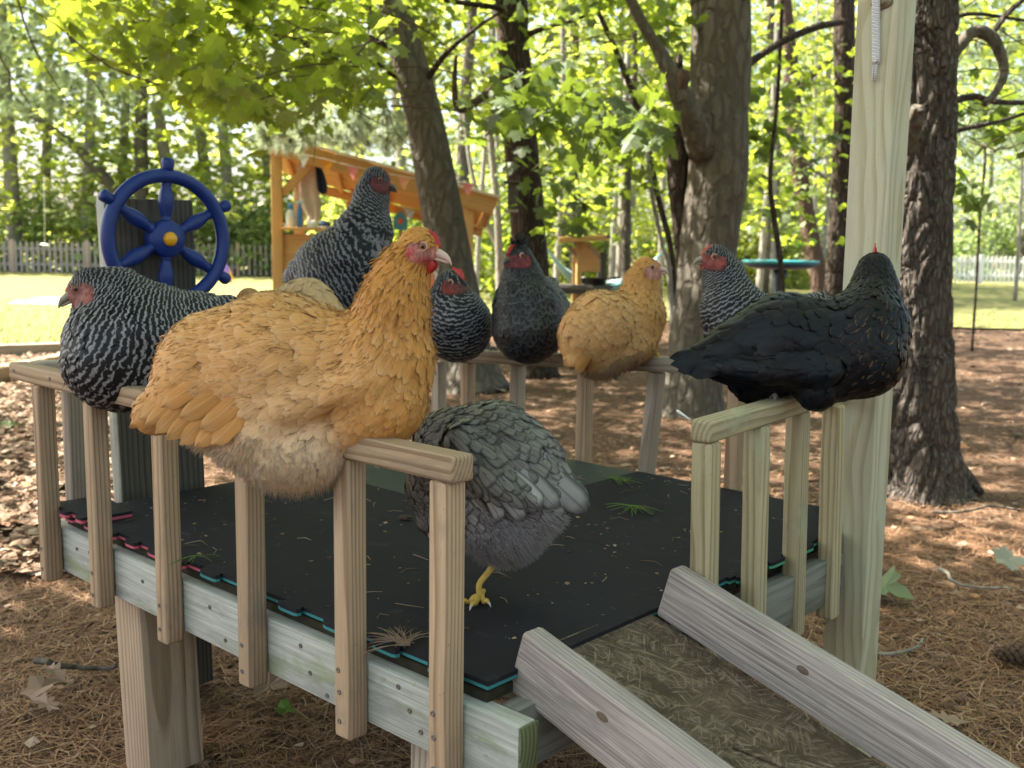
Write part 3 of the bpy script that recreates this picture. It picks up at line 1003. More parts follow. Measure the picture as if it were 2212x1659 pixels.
def plumage(body, mask, g, dens=1.0, lift=0.0035, zones=None, jitter=0.22, tri=None, ragged=0.0, ncol=3):
    """feathers on the body surface: returns V, F, attributes"""
    V0, Q = tri
    T3 = np.concatenate([Q[:, [0, 1, 2]], Q[:, [0, 2, 3]]])
    A = V0[T3[:, 0]]; B = V0[T3[:, 1]]; C = V0[T3[:, 2]]
    ar = 0.5 * np.linalg.norm(np.cross(B - A, C - A), axis=1)
    cen = (A + B + C) / 3
    _, fl, fw, _, _ = body.info(cen)
    want = ar * dens * 4.0 / (fl * fw)
    n = g.poisson(want * 2.2)
    ti = np.repeat(np.arange(len(T3)), n)
    r1 = np.sqrt(g.uniform(size=len(ti)))[:, None]; r2 = g.uniform(size=len(ti))[:, None]
    X = A[ti] * (1 - r1) + B[ti] * r1 * (1 - r2) + C[ti] * r1 * r2
    perm = g.permutation(len(X)); X = X[perm]
    X = X[~mask(X)]
    _, fl, fw, _, _ = body.info(X)
    rad = 0.34 * np.sqrt(fl * fw / dens)
    # dart throwing on a hash grid
    cell = max(0.004, float(np.median(rad)))
    grid = {}
    keep = []
    K = np.floor(X / cell).astype(int)
    span = int(math.ceil(rad.max() / cell))
    Xl = X.tolist(); Kl = K.tolist(); rl_ = rad.tolist()
    for i in range(len(Xl)):
        kx, ky, kz = Kl[i]; x, y, z = Xl[i]; r = rl_[i]; sp = int(r / cell) + 1; ok = True
        for dx in range(-sp, sp + 1):
            for dy in range(-sp, sp + 1):
                for dz in range(-sp, sp + 1):
                    for (a, b, c) in grid.get((kx + dx, ky + dy, kz + dz), ()):
                        if (a - x) ** 2 + (b - y) ** 2 + (c - z) ** 2 < r * r:
                            ok = False; break
                    if not ok: break
                if not ok: break
            if not ok: break
        if ok:
            grid.setdefault((kx, ky, kz), []).append((x, y, z)); keep.append(i)
    X = X[keep]
    N = len(X)
    flow, fl, fw, ph, w = body.info(X)
    nn = body.grad(X)
    fl = fl * g.uniform(0.8, 1.2, N); fw = fw * g.uniform(0.85, 1.15, N)
    d = nrm(flow + g.normal(size=(N, 3)) * jitter * 0.6 + np.array([0, 0, -0.12]))
    d = nrm(d - nn * (d * nn).sum(1, keepdims=True))
    s = np.cross(nn, d)
    nt = len(FT)
    cols = np.array([-1, 0, 1.0]) if ncol == 3 else np.array([-1, -0.55, 0, 0.55, 1.0])
    m_ = len(cols)
    t = FT[None, :, None]; cw = cols[None, None, :]
    along = (t * fl[:, None, None]) + 0 * cw
    wid = FWID[None, :, None] * cw * fw[:, None, None] * 0.5
    if ragged:
        along = along - ragged * fl[:, None, None] * (t > 0.5) * g.uniform(0, 1, (N, nt, m_)) * (0.4 + np.abs(cw))
    P = X[:, None, None] + along[..., None] * d[:, None, None] + wid[..., None] * s[:, None, None]
    P = P.reshape(-1, 3)
    zlift = (g.uniform(-0.0007, 0.0011, N)[:, None, None] - 0.0004 + lift * (np.clip(t, 0, 1) ** 0.9) * g.uniform(0.5, 1.5, N)[:, None, None] - 0.0013 * cw ** 2)
    zlift = zlift * np.clip(fl / 0.03, 0.35, 1.6)[:, None, None]
    for _ in range(2):
        gr = body.grad(P)
        dist = body.sdf(P)
        P = P - gr * np.clip(dist - zlift.reshape(-1), -0.02, 0.045)[:, None]
    i0 = (np.arange(N) * nt * m_)[:, None, None]
    r = np.arange(nt - 1)[None, :, None] * m_; c = np.arange(m_ - 1)[None, None, :]
    b = (i0 + r + c)
    F = np.stack([b, b + 1, b + m_ + 1, b + m_], -1).reshape(-1, 4)
    one = np.ones((N, nt, m_))
    at = dict(tt=(one * t).ravel(), ww=(one * cw).ravel(), rnd=np.repeat(g.uniform(0, 1, N), nt * m_))
    _, _, _, ph2, w2 = body.info(P)
    at['ph'] = ph2
    Z = np.array([zones[p['zone']] for p in body.P])
    col = w2.T @ Z
    return P, F, at, col, gr


def fluff(body, where, g, n, L, w, col, down=0.5, up=(0.15, 0.75), rnd_=0.35):
    """fine hair-like down standing off the surface"""
    X, nn, flow = where
    i = g.integers(0, len(X), n)
    X = X[i]; nn = nn[i]
    d = nrm(nrm(flow[i]) * 0.9 + nn * g.uniform(up[0], up[1], (n, 1)) + g.normal(size=(n, 3)) * rnd_ + np.array([0, 0, -down]))
    s = nrm(np.cross(d, rand_dirs(n, g)))
    l = (L * g.uniform(0.5, 1.3, n))[:, None]
    V = np.stack([X - nn * .002 - s * w, X - nn * .002 + s * w, X + d * l * 0.6 + s * w * .5, X + d * l + np.array([0, 0, -0.15]) * l], 1)
    b = np.arange(n)[:, None] * 4
    F = np.concatenate([b + np.array([[0, 1, 2]]), b + np.array([[0, 2, 3]])])
    return V.reshape(-1, 3), F, np.repeat(g.uniform(0, 1, n), 4), i


# feather materials --------------------------------------------------
SOFT = dict(buff=0.72, barred=0.6, grey=0.5, black=0.3, speckled=0.6)


def feather_mat(kind):
    g = NT('feathers_' + kind)
    tt = g.attr('tt').outputs['Fac']; ww = g.attr('ww').outputs['Fac']; rnd = g.attr('rnd').outputs['Fac']; ph = g.attr('ph').outputs['Fac']
    col = g.attr('col').outputs['Color']
    tc = g.n('ShaderNodeTexCoord').outputs['Object']
    aw_ = g.math('ABSOLUTE', ww)
    rough, spec, kw = 0.6, 0.3, {}
    # barbs: fine streaks slanting off the shaft
    barb = g.math('SINE', g.math('ADD', g.math('MULTIPLY', g.math('SUBTRACT', tt, g.math('MULTIPLY', aw_, 0.35)), 70.0), g.math('MULTIPLY', rnd, 40.0)))
    streak = g.noise(g.n('ShaderNodeCombineXYZ', None, X=g.math('MULTIPLY', ww, 6.0), Y=g.math('MULTIPLY', tt, 1.6), Z=g.math('MULTIPLY', rnd, 91.0)).outputs[0], 1.0, 3, 0.6)
    if kind == 'barred':
        nz = g.noise(tc, 80.0, 2, 0.5)
        p = g.math('ADD', g.math('MULTIPLY', ph, 6.2832), g.math('MULTIPLY', g.math('SUBTRACT', nz, 0.5), 6.0))
        p = g.math('ADD', p, g.math('MULTIPLY', g.math('SUBTRACT', rnd, 0.5), 3.2))
        p = g.math('ADD', p, g.math('MULTIPLY', aw_, -1.1))
        bar = g.step(g.math('SINE', p), 0.12, 0.98)
        bar = g.math('MULTIPLY', bar, g.math('MULTIPLY_ADD', streak, 1.5, 0.1), clamp=True)
        c = g.mix(bar, (0.0065, 0.0062, 0.0075), (0.29, 0.285, 0.305))
        c = g.mix(1.0, c, col, 'MULTIPLY')
        rough = 0.55
    elif kind == 'buff':
        v = g.math('MULTIPLY_ADD', g.math('SUBTRACT', streak, 0.5), 0.55, g.math('MULTIPLY_ADD', rnd, 0.16, 0.90))
        cm = g.n('ShaderNodeCombineXYZ', None, X=v, Y=v, Z=v)
        c = g.mix(1.0, col, cm.outputs[0], 'MULTIPLY')
        edge = g.math('MULTIPLY', g.step(tt, 0.70, 1.0), 0.28)
        c = g.mix(edge, c, g.mix(0.5, col, (0.80, 0.62, 0.42)))
        shaft = g.math('SUBTRACT', 1.0, g.step(aw_, 0.02, 0.10))
        c = g.mix(g.math('MULTIPLY', shaft, 0.25), c, (0.75, 0.55, 0.33))
        base = g.math('MULTIPLY', g.math('SUBTRACT', 1.0, g.step(tt, 0.1, 0.55)), 0.30)
        c = g.mix(base, c, g.mix(1.0, col, (0.62, 0.48, 0.38), 'MULTIPLY'))
        rough = 0.62
    elif kind == 'black':
        c = g.mix(rnd, (0.0032, 0.003, 0.0045), (0.008, 0.0078, 0.0115))
        sh = g.math('MULTIPLY', g.step(g.noise(tc, 16, 3), 0.48, 0.68), 0.65)
        c = g.mix(sh, c, (0.005, 0.012, 0.020))
        eg = g.math('MULTIPLY', g.step(aw_, 0.55, 0.95), g.step(tt, 0.45, 0.8))
        eg = g.math('MULTIPLY', eg, g.math('MULTIPLY', g.n('ShaderNodeSeparateColor', None, Color=col).outputs[0], g.step(rnd, 0.35, 0.6)))
        c = g.mix(eg, c, (0.22, 0.13, 0.05))
        rough, spec = 0.45, 0.2
    elif kind == 'grey':
        e1 = g.step(aw_, 0.55, 1.0); e2 = g.step(tt, 0.80, 1.0)
        edge = g.math('MAXIMUM', e1, e2)
        v = g.math('MULTIPLY_ADD', g.math('SUBTRACT', streak, 0.5), 0.5, g.math('MULTIPLY_ADD', rnd, 0.35, 0.82))
        cm = g.n('ShaderNodeCombineXYZ', None, X=v, Y=v, Z=v)
        c = g.mix(1.0, col, cm.outputs[0], 'MULTIPLY')
        c = g.mix(g.math('MULTIPLY', edge, 0.85), c, (0.022, 0.021, 0.022))
        shaft = g.math('SUBTRACT', 1.0, g.step(aw_, 0.03, 0.12))
        c = g.mix(g.math('MULTIPLY', shaft, 0.45), c, (0.03, 0.03, 0.03))
        rough = 0.5
    else:                                             # speckled dark hen
        e1 = g.step(aw_, 0.35, 0.85); e2 = g.step(tt, 0.6, 0.92)
        edge = g.math('MULTIPLY', g.math('MAXIMUM', e1, e2), g.math('MULTIPLY_ADD', streak, 0.8, 0.1))
        c = g.mix(g.math('MULTIPLY', edge, g.math('MULTIPLY_ADD', rnd, 0.6, 0.25)), (0.008, 0.0075, 0.008), col)
        rough = 0.5
    gn = g.n('ShaderNodeNewGeometry').outputs['Normal']
    vm = g.n('ShaderNodeVectorMath', {'operation': 'NORMALIZE'}, i0=g.vadd(g.scale(g.attr('bn').outputs['Vector'], (SOFT[kind],) * 3), g.scale(gn, (1 - SOFT[kind],) * 3)))
    b = g.bsdf(c, rough, g.bump(g.math('MULTIPLY_ADD', barb, 0.07, streak), 0.35, 0.0006, vm.outputs[0]), spec)
    return g.m


FM = {k: feather_mat(k) for k in ('barred', 'buff', 'black', 'grey', 'speckled')}


def skin_mat(name):
    g = NT(name)
    tc = g.n('ShaderNodeTexCoord').outputs['Object']
    c0 = g.attr('col').outputs['Color']
    nz = g.noise(tc, 260, 3)
    c = g.mix(1.0, c0, g.ramp(nz, [(0.25, (0.55, 0.48, 0.48)), (0.5, (0.85, 0.8, 0.8)), (0.75, (1.1, 1.1, 1.1))]), 'MULTIPLY')
    g.bsdf(c, 0.6, g.bump(g.noise(tc, 420, 3), 0.6, 0.0012), 0.3)
    return g.m


M_SKIN = skin_mat('hen_skin')


def flesh(name, col):
    g = NT(name)
    oc, rc = g.objco()
    nz = g.noise(rc, 320, 3)
    g.bsdf(g.mix(nz, tuple(c * 0.6 for c in col), tuple(min(1, c * 1.25) for c in col)), 0.45, g.bump(g.noise(rc, 600, 2), 0.6, 0.0008), 0.35, Subsurface_Weight=0.15, Subsurface_Radius=(0.004, 0.001, 0.001))
    return g.m


M_COMB = flesh('red_comb', (0.46, 0.028, 0.03))
M_COMBP = flesh('pink_comb', (0.50, 0.13, 0.13))
M_LOBE = flesh('pale_earlobe', (0.60, 0.36, 0.32))
M_BEAKH = plain('horn_beak', (0.60, 0.42, 0.36), 0.35, 0.4, 0.15, 40)
M_BEAKD = plain('dark_beak', (0.075, 0.065, 0.055), 0.35, 0.4, 0.5, 70)
M_BEAKG = plain('grey_beak', (0.26, 0.22, 0.17), 0.35, 0.4, 0.45, 60)
M_LEGY = plain('yellow_scales', (0.55, 0.36, 0.075), 0.5, 0.3, 0.35, 120, 0.6, 300)
M_LEGG = plain('grey_scales', (0.16, 0.15, 0.13), 0.5, 0.3, 0.35, 120, 0.6, 300)
M_CLAW = plain('horn_claw', (0.45, 0.40, 0.36), 0.4, 0.4, 0.2)


def eye_mat(name, iris):
    g = NT(name)
    tc = g.n('ShaderNodeTexCoord').outputs['Object']
    sp_ = g.n('ShaderNodeSeparateXYZ', None, Vector=tc)
    r = g.math('SQRT', g.math('ADD', g.math('POWER', sp_.outputs[0], 2.0), g.math('POWER', sp_.outputs[1], 2.0)))
    c = g.ramp(r, [(0.0, (0.004, 0.004, 0.004)), (0.44, (0.004, 0.004, 0.004)), (0.5, iris), (0.80, tuple(x * .8 for x in iris)), (0.86, (0.02, 0.012, 0.008))], 'LINEAR')
    g.bsdf(c, 0.06, None, 0.6)
    return g.m


M_EYEY = eye_mat('pale_eye', (0.52, 0.38, 0.14))
M_EYEO = eye_mat('amber_eye', (0.34, 0.12, 0.035))
_eye = lathe('eye', [(1.0 * math.sin(t), 1.0 * math.cos(t)) for t in np.linspace(math.pi * 0.98, 0.02, 12)], 18)


def ellipsoid(name, c, ax, rad, mat, parent, segs=14, rings=9, noise=0.0, seed=0):
    """ax: 3 unit vectors, rad: 3 radii"""
    th = np.linspace(0.04, math.pi - 0.04, rings); a = np.linspace(0, 2 * math.pi, segs, endpoint=False)
    U = np.array([[math.sin(t) * math.cos(p), math.sin(t) * math.sin(p), math.cos(t)] for t in th for p in a])
    k = 1 + (noise * vnoise(U * 2.3 + 5, seed) if noise else 0)
    V = np.asarray(c) + (U * np.asarray(rad) * np.asarray(k).reshape(-1, 1)) @ np.array(ax)
    F = []
    for i in range(rings - 1):
        for j in range(segs):
            q = (j + 1) % segs
            F.append((i * segs + j, (i + 1) * segs + j, (i + 1) * segs + q, i * segs + q))
    F3 = [tuple(range(0, 0))]
    top = [(j, (j + 1) % segs, len(V)) for j in range(segs)]
    b0 = (rings - 1) * segs
    bot = [(b0 + (j + 1) % segs, b0 + j, len(V) + 1) for j in range(segs)]
    V = np.vstack([V, V[:segs].mean(0), V[b0:b0 + segs].mean(0)])
    return link(name, mesh_np(name, V, [np.array(F), np.array(top + bot)], True), mat, parent)


def head_parts(root, H, f, u, r, st, sdf):
    """beak, comb, wattles, lobes, eyes in the head frame: f forward, u up, s to the left side"""
    f = nrm(f); u = nrm(u - f * (u @ f)); s = np.cross(u, f)
    W = lambda a, b, c: H + f * (a * r) + s * (b * r) + u * (c * r)
    bm_ = st['beak']
    # beaks: lofted along a curve
    def loft(name, pts, mat):
        ac_ = []
        m = 10
        a = np.linspace(0, 2 * math.pi, m, endpoint=False)
        V = []
        for (x, y, w, h) in pts:
            V += [W(x, w * math.cos(t), y + h * math.sin(t)) for t in a]
        n = len(pts)
        F = [(i * m + j, i * m + (j + 1) % m, (i + 1) * m + (j + 1) % m, (i + 1) * m + j) for i in range(n - 1) for j in range(m)]
        V.append(W(pts[-1][0] + .02, 0, pts[-1][1])); V.append(W(pts[0][0], 0, pts[0][1]))
        F3_ = [((n - 1) * m + j, (n - 1) * m + (j + 1) % m, len(V) - 2) for j in range(m)] + [((j + 1) % m, j, len(V) - 1) for j in range(m)]
        return link(name, mesh_np(name, np.array(V), [np.array(F), np.array(F3_)], True), mat, root)
    bl = st.get('bl', 1.0)
    loft('upper_beak', [(0.85, -0.02, .40, .32), (1.12, -0.02, .38, .30), (1.40 + .35 * bl, -0.08, .25, .21), (1.40 + .62 * bl, -0.20, .14, .14), (1.40 + .80 * bl, -0.36, .05, .07), (1.40 + .84 * bl, -0.46, .015, .02)], bm_)
    loft('lower_beak', [(0.85, -0.38, .34, .15), (1.15, -0.38, .29, .13), (1.40 + .4 * bl, -0.36, .18, .09), (1.40 + .62 * bl, -0.37, .06, .05)], bm_)
    # comb: serrated plate
    ch, c0, c1 = st.get('comb', (0.5, 1.25, 0.1))
    if ch > 0:
        npt = st.get('points', 6)
        prof = []
        for k in range(npt * 4 + 1):
            q = k / (npt * 4)
            x = c0 + (c1 - c0) * q
            top = ch * (0.35 + 0.65 * math.sin(math.pi * min(1, q * 1.15 + 0.12))) * (1 - 0.42 * (0.5 - 0.5 * math.cos(2 * math.pi * q * npt)))
            yb = 1.5
            while yb > 0 and float(sdf(W(x, 0, yb)[None])[0]) > 0.0: yb -= 0.04
            prof.append((x, yb - 0.12, yb + top + 0.08))
        V = []
        lean = st.get('lean', 0.0)
        for (x, y0, y1) in prof:
            for (b, y) in ((0.14, y0), (0.09, (y0 + y1) / 2), (0.035, y1), (-0.035, y1), (-0.09, (y0 + y1) / 2), (-0.14, y0)):
                V.append(W(x, b + lean * (y - y0), y))
        n = len(prof)
        F = [(i * 6 + j, i * 6 + j + 1, (i + 1) * 6 + j + 1, (i + 1) * 6 + j) for i in range(n - 1) for j in range(5)]
        F += [(0, 1, 4, 5), (1, 2, 3, 4), ((n - 1) * 6 + 5, (n - 1) * 6 + 4, (n - 1) * 6 + 1, (n - 1) * 6), ((n - 1) * 6 + 4, (n - 1) * 6 + 3, (n - 1) * 6 + 2, (n - 1) * 6 + 1)]
        link('comb', mesh_np('comb', np.array(V), [np.array(F)], True), st.get('combmat', M_COMB), root)
    wl = st.get('wattle', 0.5)
    for sd in (1, -1):
        if wl > 0:
            ellipsoid('wattle', W(0.95, 0.26 * sd, -0.62 - wl * 0.55), (f, s, u), (0.42 * r * (0.7 + .4 * wl), 0.13 * r, (0.22 + wl * .6) * r), st.get('combmat', M_COMB), root, noise=0.25, seed=3)
        ellipsoid('earlobe', W(-0.20, 0.80 * sd, -0.32), (f, s, u), (0.24 * r, 0.15 * r, 0.42 * r), st.get('lobemat', M_LOBE), root, noise=0.3, seed=4)
        # eye
        er = 0.25 * r
        out = nrm(s * sd + f * 0.22 + u * 0.05)
        ec = W(0.50, 0.2 * sd, 0.14)
        for _ in range(40):
            dd_ = float(sdf(ec[None])[0])
            if dd_ > -0.45 * er: break
            ec = ec + s * sd * max(0.0004, -dd_ - 0.45 * er)
        M = frame_z(ec, out, tuple(u)) @ Matrix.Diagonal((er, er, er * 0.9, 1))
        link('eye', _eye, None, root, M).active_material = st['eye']
        lid = [(*(ec + out * er * 0.52 + (math.cos(t) * f + math.sin(t) * u) * er * 0.98), er * 0.17) for t in np.linspace(0, 2 * math.pi, 17)]
        V, F = tube_arrays(lid, 6, cap=False)
        link('eyelid', mesh_np('eyelid', V, F), st.get('lidmat', M_LOBE), root)
        if st.get('nostril', True):
            pass
    return W


_eye.materials.append(M_EYEY)


def toes(root, P, fwd, side, mat, L=0.042, r=0.0048, grip=0.0):
    """a bird's foot at P: three toes forward, one back, each with a claw"""
    fwd = nrm(fwd); side = nrm(side)
    upz = np.array([0, 0, 1.0])
    for ang, l in ((0.0, 1.0), (0.62, 0.82), (-0.62, 0.82), (math.pi, 0.55)):
        d = fwd * math.cos(ang) + side * math.sin(ang)
        pts = [(*(P + upz * 0.008), r * 1.15)]
        for q in (0.3, 0.55, 0.8, 1.0):
            z = 0.0055 + 0.004 * math.sin(q * 9) - grip * max(0, q - 0.45) * L * 1.6
            pts.append((*(P + d * (L * l * q * (1 - 0.35 * grip * q)) + upz * z), r * (1.05 - 0.45 * q) * (1.15 if q in (0.3, 0.8) else 1)))
        t = tube('toe', pts, mat, root, n=14, segs=8)
        e = np.array(pts[-1][:3])
        dd = nrm(np.array(pts[-1][:3]) - np.array(pts[-2][:3]))
        cp = [(*e, r * 0.52), (*(e + dd * 0.005 + upz * 0.0008), r * 0.42), (*(e + dd * 0.011 - upz * 0.003), r * 0.08)]
        V, F = tube_arrays(cp, 6)
        link('claw', mesh_np('claw', V, F), M_CLAW, t)


HENS = []
ZA = Z0 + HR + .0385


def hen(label, kind, Zc, prims, headspec, zones, res=0.0055, group=None, dens=1.0, lift=0.0035, tail=None, feet=None, down=None, bodycol=(0.03, 0.03, 0.03), skin=(0.42, 0.09, 0.08), seed=1, tailmat=None, crest=None, k=0.035, ragged=0.0, period=None, leg=None, jitter=0.22, ncol=3, wisps=0, nospine=None):
    g = np.random.default_rng(seed)
    period = period or (0.74 if kind == 'barred' else 1.0)
    px = Zc / FPX
    W = lambda x, y, dz=0.0: PZ(x, y, Zc + dz)
    B = Body(k)
    if nospine: B.nospine = nospine
    for p in prims:
        (ax, ay, ad, ar), (bx, by, bd, br), fl, fw, per, zone = p[:6]
        B.add(W(ax, ay, ad), W(bx, by, bd), ar * px, br * px, fl, fw, per * period, zone, p[6] if len(p) > 6 else None)
    hx, hy, hd, hr = headspec['c']
    H = W(hx, hy, hd)
    tx, ty, td = headspec['tip']
    f = nrm(W(tx, ty, td) - H)
    up = nrm(headspec.get('up', np.array([0, 0, 1.0])))
    up = nrm(up - f * (up @ f))
    sd = np.cross(up, f)
    r = hr * px
    nb = len(B.P)
    B.P.insert(0, dict(a=H + f * r * 0.98 - up * 0.10 * r, b=H, ra=r * 0.40, rb=r * 0.97, L=r, d=-f, fl=0.007, fw=0.004, per=0.006 * period, zone='head', spine=True, ph0=-4, ph1=0))
    B.P.insert(1, dict(a=H + f * r * 0.72 - up * 0.40 * r, b=H + f * r * 0.1 - up * 0.38 * r, ra=r * 0.34, rb=r * 0.66, L=r, d=-f, fl=0.007, fw=0.004, per=0.006 * period, zone='head', spine=True, ph0=-4, ph1=0))
    lo = np.min([np.minimum(p['a'] - p['ra'], p['b'] - p['rb']) for p in B.P], 0) - 0.02
    hi = np.max([np.maximum(p['a'] + p['ra'], p['b'] + p['rb']) for p in B.P], 0) + 0.02
    V, Q = surface_nets(B.sdf, lo, hi, res)
    for _ in range(2):
        V = V - B.grad(V) * B.sdf(V)[:, None]
    # bare face
    def facew(X):
        q = X - H
        x = q @ f / r; y = q @ up / r; z = q @ sd / r
        fx = headspec.get('facex', (-0.05, 0.18))[0]
        c0 = 0.48 + fx * 0.5
        e = np.where(x > c0, ((x - c0) / 1.6) ** 2, ((x - c0) / (0.66 - fx * 0.4)) ** 2) + ((y + 0.16) / np.where(y > -.16, 0.60, 0.72)) ** 2
        m = 1 / (1 + np.exp(-(1 - e) * 9))
        return m * (x < 2.2) * (np.linalg.norm(q, axis=1) < 2.4 * r)
    fwv = facew(V)
    sk = np.array(skin); red = np.array(headspec.get('red', (0.38, 0.035, 0.04)))
    q = V - H
    rx = (q @ f) / r; ry = (q @ up) / r
    redm = np.clip(np.exp(-((rx - 0.75) ** 2 * 2 + (ry - 0.45) ** 2 * 7)) + np.exp(-((rx - 0.9) ** 2 * 3 + (ry + 0.75) ** 2 * 6)) + np.exp(-((rx + .05) ** 2 * 14 + (ry + 0.5) ** 2 * 5)), 0, 1)[:, None]
    skc = (sk * (1 - redm) + red * redm) * (0.85 + 0.45 * vnoise(V * 130, seed) + 0.25 * vnoise(V * 330, seed + 1))[:, None]
    skc = skc * (1 - 0.45 * np.exp(-((rx - 0.5) ** 2 + (ry - 0.14) ** 2) * 9))[:, None]
    Zb = np.array([np.array(zones[p['zone']]) for p in B.P])
    _, _, _, _, w = B.info(V)
    base = (w.T @ Zb) if kind in ('buff', 'grey') else np.broadcast_to(np.array(bodycol), (len(V), 3))
    col = base * (0.8 if kind == 'buff' else 0.62) * (1 - fwv[:, None]) + skc * fwv[:, None]
    ctr = V.mean(0)
    root = empty('hen', (ctr[0], ctr[1], V[:, 2].min()), label, 'hen', group)
    Vs = V - B.grad(V) * (0.0022 * (1 - fwv))[:, None]
    link('body', mesh_np('body', Vs, [Q], True, None, {'col': col}), M_SKIN, root)
    W_ = head_parts(root, H, f, up, r, headspec, B.sdf)
    mask = lambda X: facew(X) > 0.5
    P, F, at, fc, bn = plumage(B, mask, g, dens, lift, zones, jitter, (V, Q), ragged, ncol)
    A = dict(at)
    o = link('plumage', mesh_np('plumage', P, [F], True, A, {'col': fc}, {'bn': bn}), FM[kind], root)
    o['kind'] = 'stuff'
    # hair-like down
    if down:
        nn = B.grad(V); flow, _, _, _, w = B.info(V)
        zi = np.array([p['zone'] in down['zones'] for p in B.P], float)
        sel = np.where((w.T @ zi > 0.55) & (~mask(V)))[0]
        if len(sel):
            DV, DF, dr_, _i = fluff(B, (V[sel], nn[sel], flow[sel]), g, down['n'], down['L'], down['w'], None, down.get('down', 0.4))
            dm = mesh_np('down', DV, [DF], True, {'rnd': dr_, 'tt': dr_ * 0 + .6, 'ww': dr_ * 0 + .3, 'ph': dr_ * 0}, {'col': np.broadcast_to(np.array(down['col']), (len(DV), 3))}, {'bn': np.repeat(nn[sel][_i], 4, 0)})
            o = link('down', dm, FM[kind if kind in ('buff',) else 'grey'] if kind != 'black' else FM['black'], root)
            o['kind'] = 'stuff'
    if wisps:
        nn = B.grad(V); flow, _, _, _, w = B.info(V)
        flow = nrm(flow - nn * (flow * nn).sum(1, keepdims=True))
        sel = np.where(~mask(V) & (np.linalg.norm(V - H, axis=1) > 1.2 * r))[0]
        WV, WF, wr, wi = fluff(B, (V[sel] + nn[sel] * 0.0035, nn[sel], flow[sel]), g, wisps, 0.011, 0.00024, None, 0.05, (0.0, 0.12), 0.22)
        wc_ = np.repeat((w.T @ Zb)[sel][wi] * g.uniform(0.8, 1.2, (wisps, 1)), 4, 0)
        o = link('wispy_barbs', mesh_np('wispy_barbs', WV, [WF], True, {'rnd': wr, 'tt': wr * 0 + .6, 'ww': wr * 0 + .3, 'ph': wr * 0}, {'col': wc_}, {'bn': np.repeat(nn[sel][wi], 4, 0)}), FM[kind], root)
        o['kind'] = 'stuff'
    # long tail and wing feathers
    for (x0, y0, d0, x1, y1, d1, wid, bend, nx) in (tail or []):
        a = W(x0, y0, d0); b = W(x1, y1, d1)
        quill(root, a, b, wid * px, bend * px, nx, FM[tailmat or kind], g, zones.get('tail', (0.5, 0.5, 0.5)), B)
    for P_ in (feet or []):
        P_ = np.array(P_, float)
        toes(root, P_, nrm(f * np.array([1, 1, 0])), nrm(np.cross(np.array([0, 0, 1.0]), f)), leg or M_LEGG, L=0.03, r=0.004, grip=0.8)
    if crest:
        q0 = H - f * 0.15 * r + up * 0.75 * r
        n = 220
        d = nrm(-f * 0.5 + up * 0.9 + g.normal(size=(n, 3)) * 0.55)
        s_ = nrm(np.cross(d, rand_dirs(n, g)))
        b = q0 + g.normal(size=(n, 3)) * 0.35 * r
        l = r * g.uniform(0.5, 1.0, n)[:, None]
        CV_ = np.stack([b - s_ * .0016, b + s_ * .0016, b + d * l * .6 + s_ * .0022, b + d * l], 1).reshape(-1, 3)
        bb = np.arange(n)[:, None] * 4
        CF = np.concatenate([bb + np.array([[0, 1, 2]]), bb + np.array([[0, 2, 3]])])
        z = np.repeat(g.uniform(0, 1, n), 4)
        o = link('crest', mesh_np('crest', CV_, [CF], True, {'rnd': z, 'tt': z * 0 + .3, 'ww': z * 0, 'ph': z}, {'col': np.broadcast_to(np.array((0.03, 0.03, 0.03)), (len(CV_), 3))}, {'bn': np.repeat(d, 4, 0)}), FM['speckled'], root)
        o['kind'] = 'stuff'
    HENS.append((label, B, root))
    return root, B, W


def quill(root, a, b, wid, bend, nx, mat, g, col, B=None):
    """one long feather blade from a to b; nx = unit vector its face looks along"""
    a = np.asarray(a); b = np.asarray(b)
    d = b - a; L = np.linalg.norm(d); d = d / L
    nn = np.asarray(nx, float); nn = nrm(nn - d * (nn @ d)); s = np.cross(nn, d)
    T = np.linspace(0, 1, 11)
    wv = np.interp(T, [0, 0.15, 0.5, 0.8, 0.93, 1.0], [0.35, 0.7, 1.0, 0.95, 0.66, 0.08])
    cols = np.array([-1, -0.5, 0, 0.5, 1.0])
    V = []
    rr = g.uniform(0, 1)
    for t, w in zip(T, wv):
        for c in cols:
            V.append(a + d * L * t + s * (w * c * wid * 0.5 * (0.8 if c < 0 else 1.1)) + nn * (bend * (t * t - t) * -1 - 0.05 * wid * c * c + 0.002 * math.sin(9 * t + c * 3 + rr * 6)))
    bnq = np.broadcast_to(nn if nn @ FWD < 0 else -nn, (55, 3))
    if B is not None:
        Vq = np.array(V); tq = np.repeat(T, 5); cq = np.tile(cols, 11)
        d_ = B.sdf(Vq); gq_ = B.grad(Vq)
        tgt = -0.003 + 0.011 * tq - 0.002 * cq ** 2 + rr * 0.002
        near = np.clip(1 - np.maximum(d_ - tgt, 0) / 0.05, 0, 1) * (1 - 0.75 * tq ** 2)
        V = list(Vq - gq_ * ((d_ - tgt) * near)[:, None])
        bnq = nrm(gq_ + 0.25 * (cq[:, None] * s))
    F = [(i * 5 + j, i * 5 + j + 1, (i + 1) * 5 + j + 1, (i + 1) * 5 + j) for i in range(10) for j in range(4)]
    tt = np.repeat(T, 5); ww = np.tile(cols, 11)
    me = mesh_np('tail_feather', np.array(V), [np.array(F)], True, {'tt': tt, 'ww': ww, 'rnd': np.full(55, rr), 'ph': tt * L / 0.013 + rr}, {'col': np.broadcast_to(np.array(col), (55, 3))}, {'bn': bnq})
    return link('tail_feather', me, mat, root)


TOCAM = -FWD
RT = CX
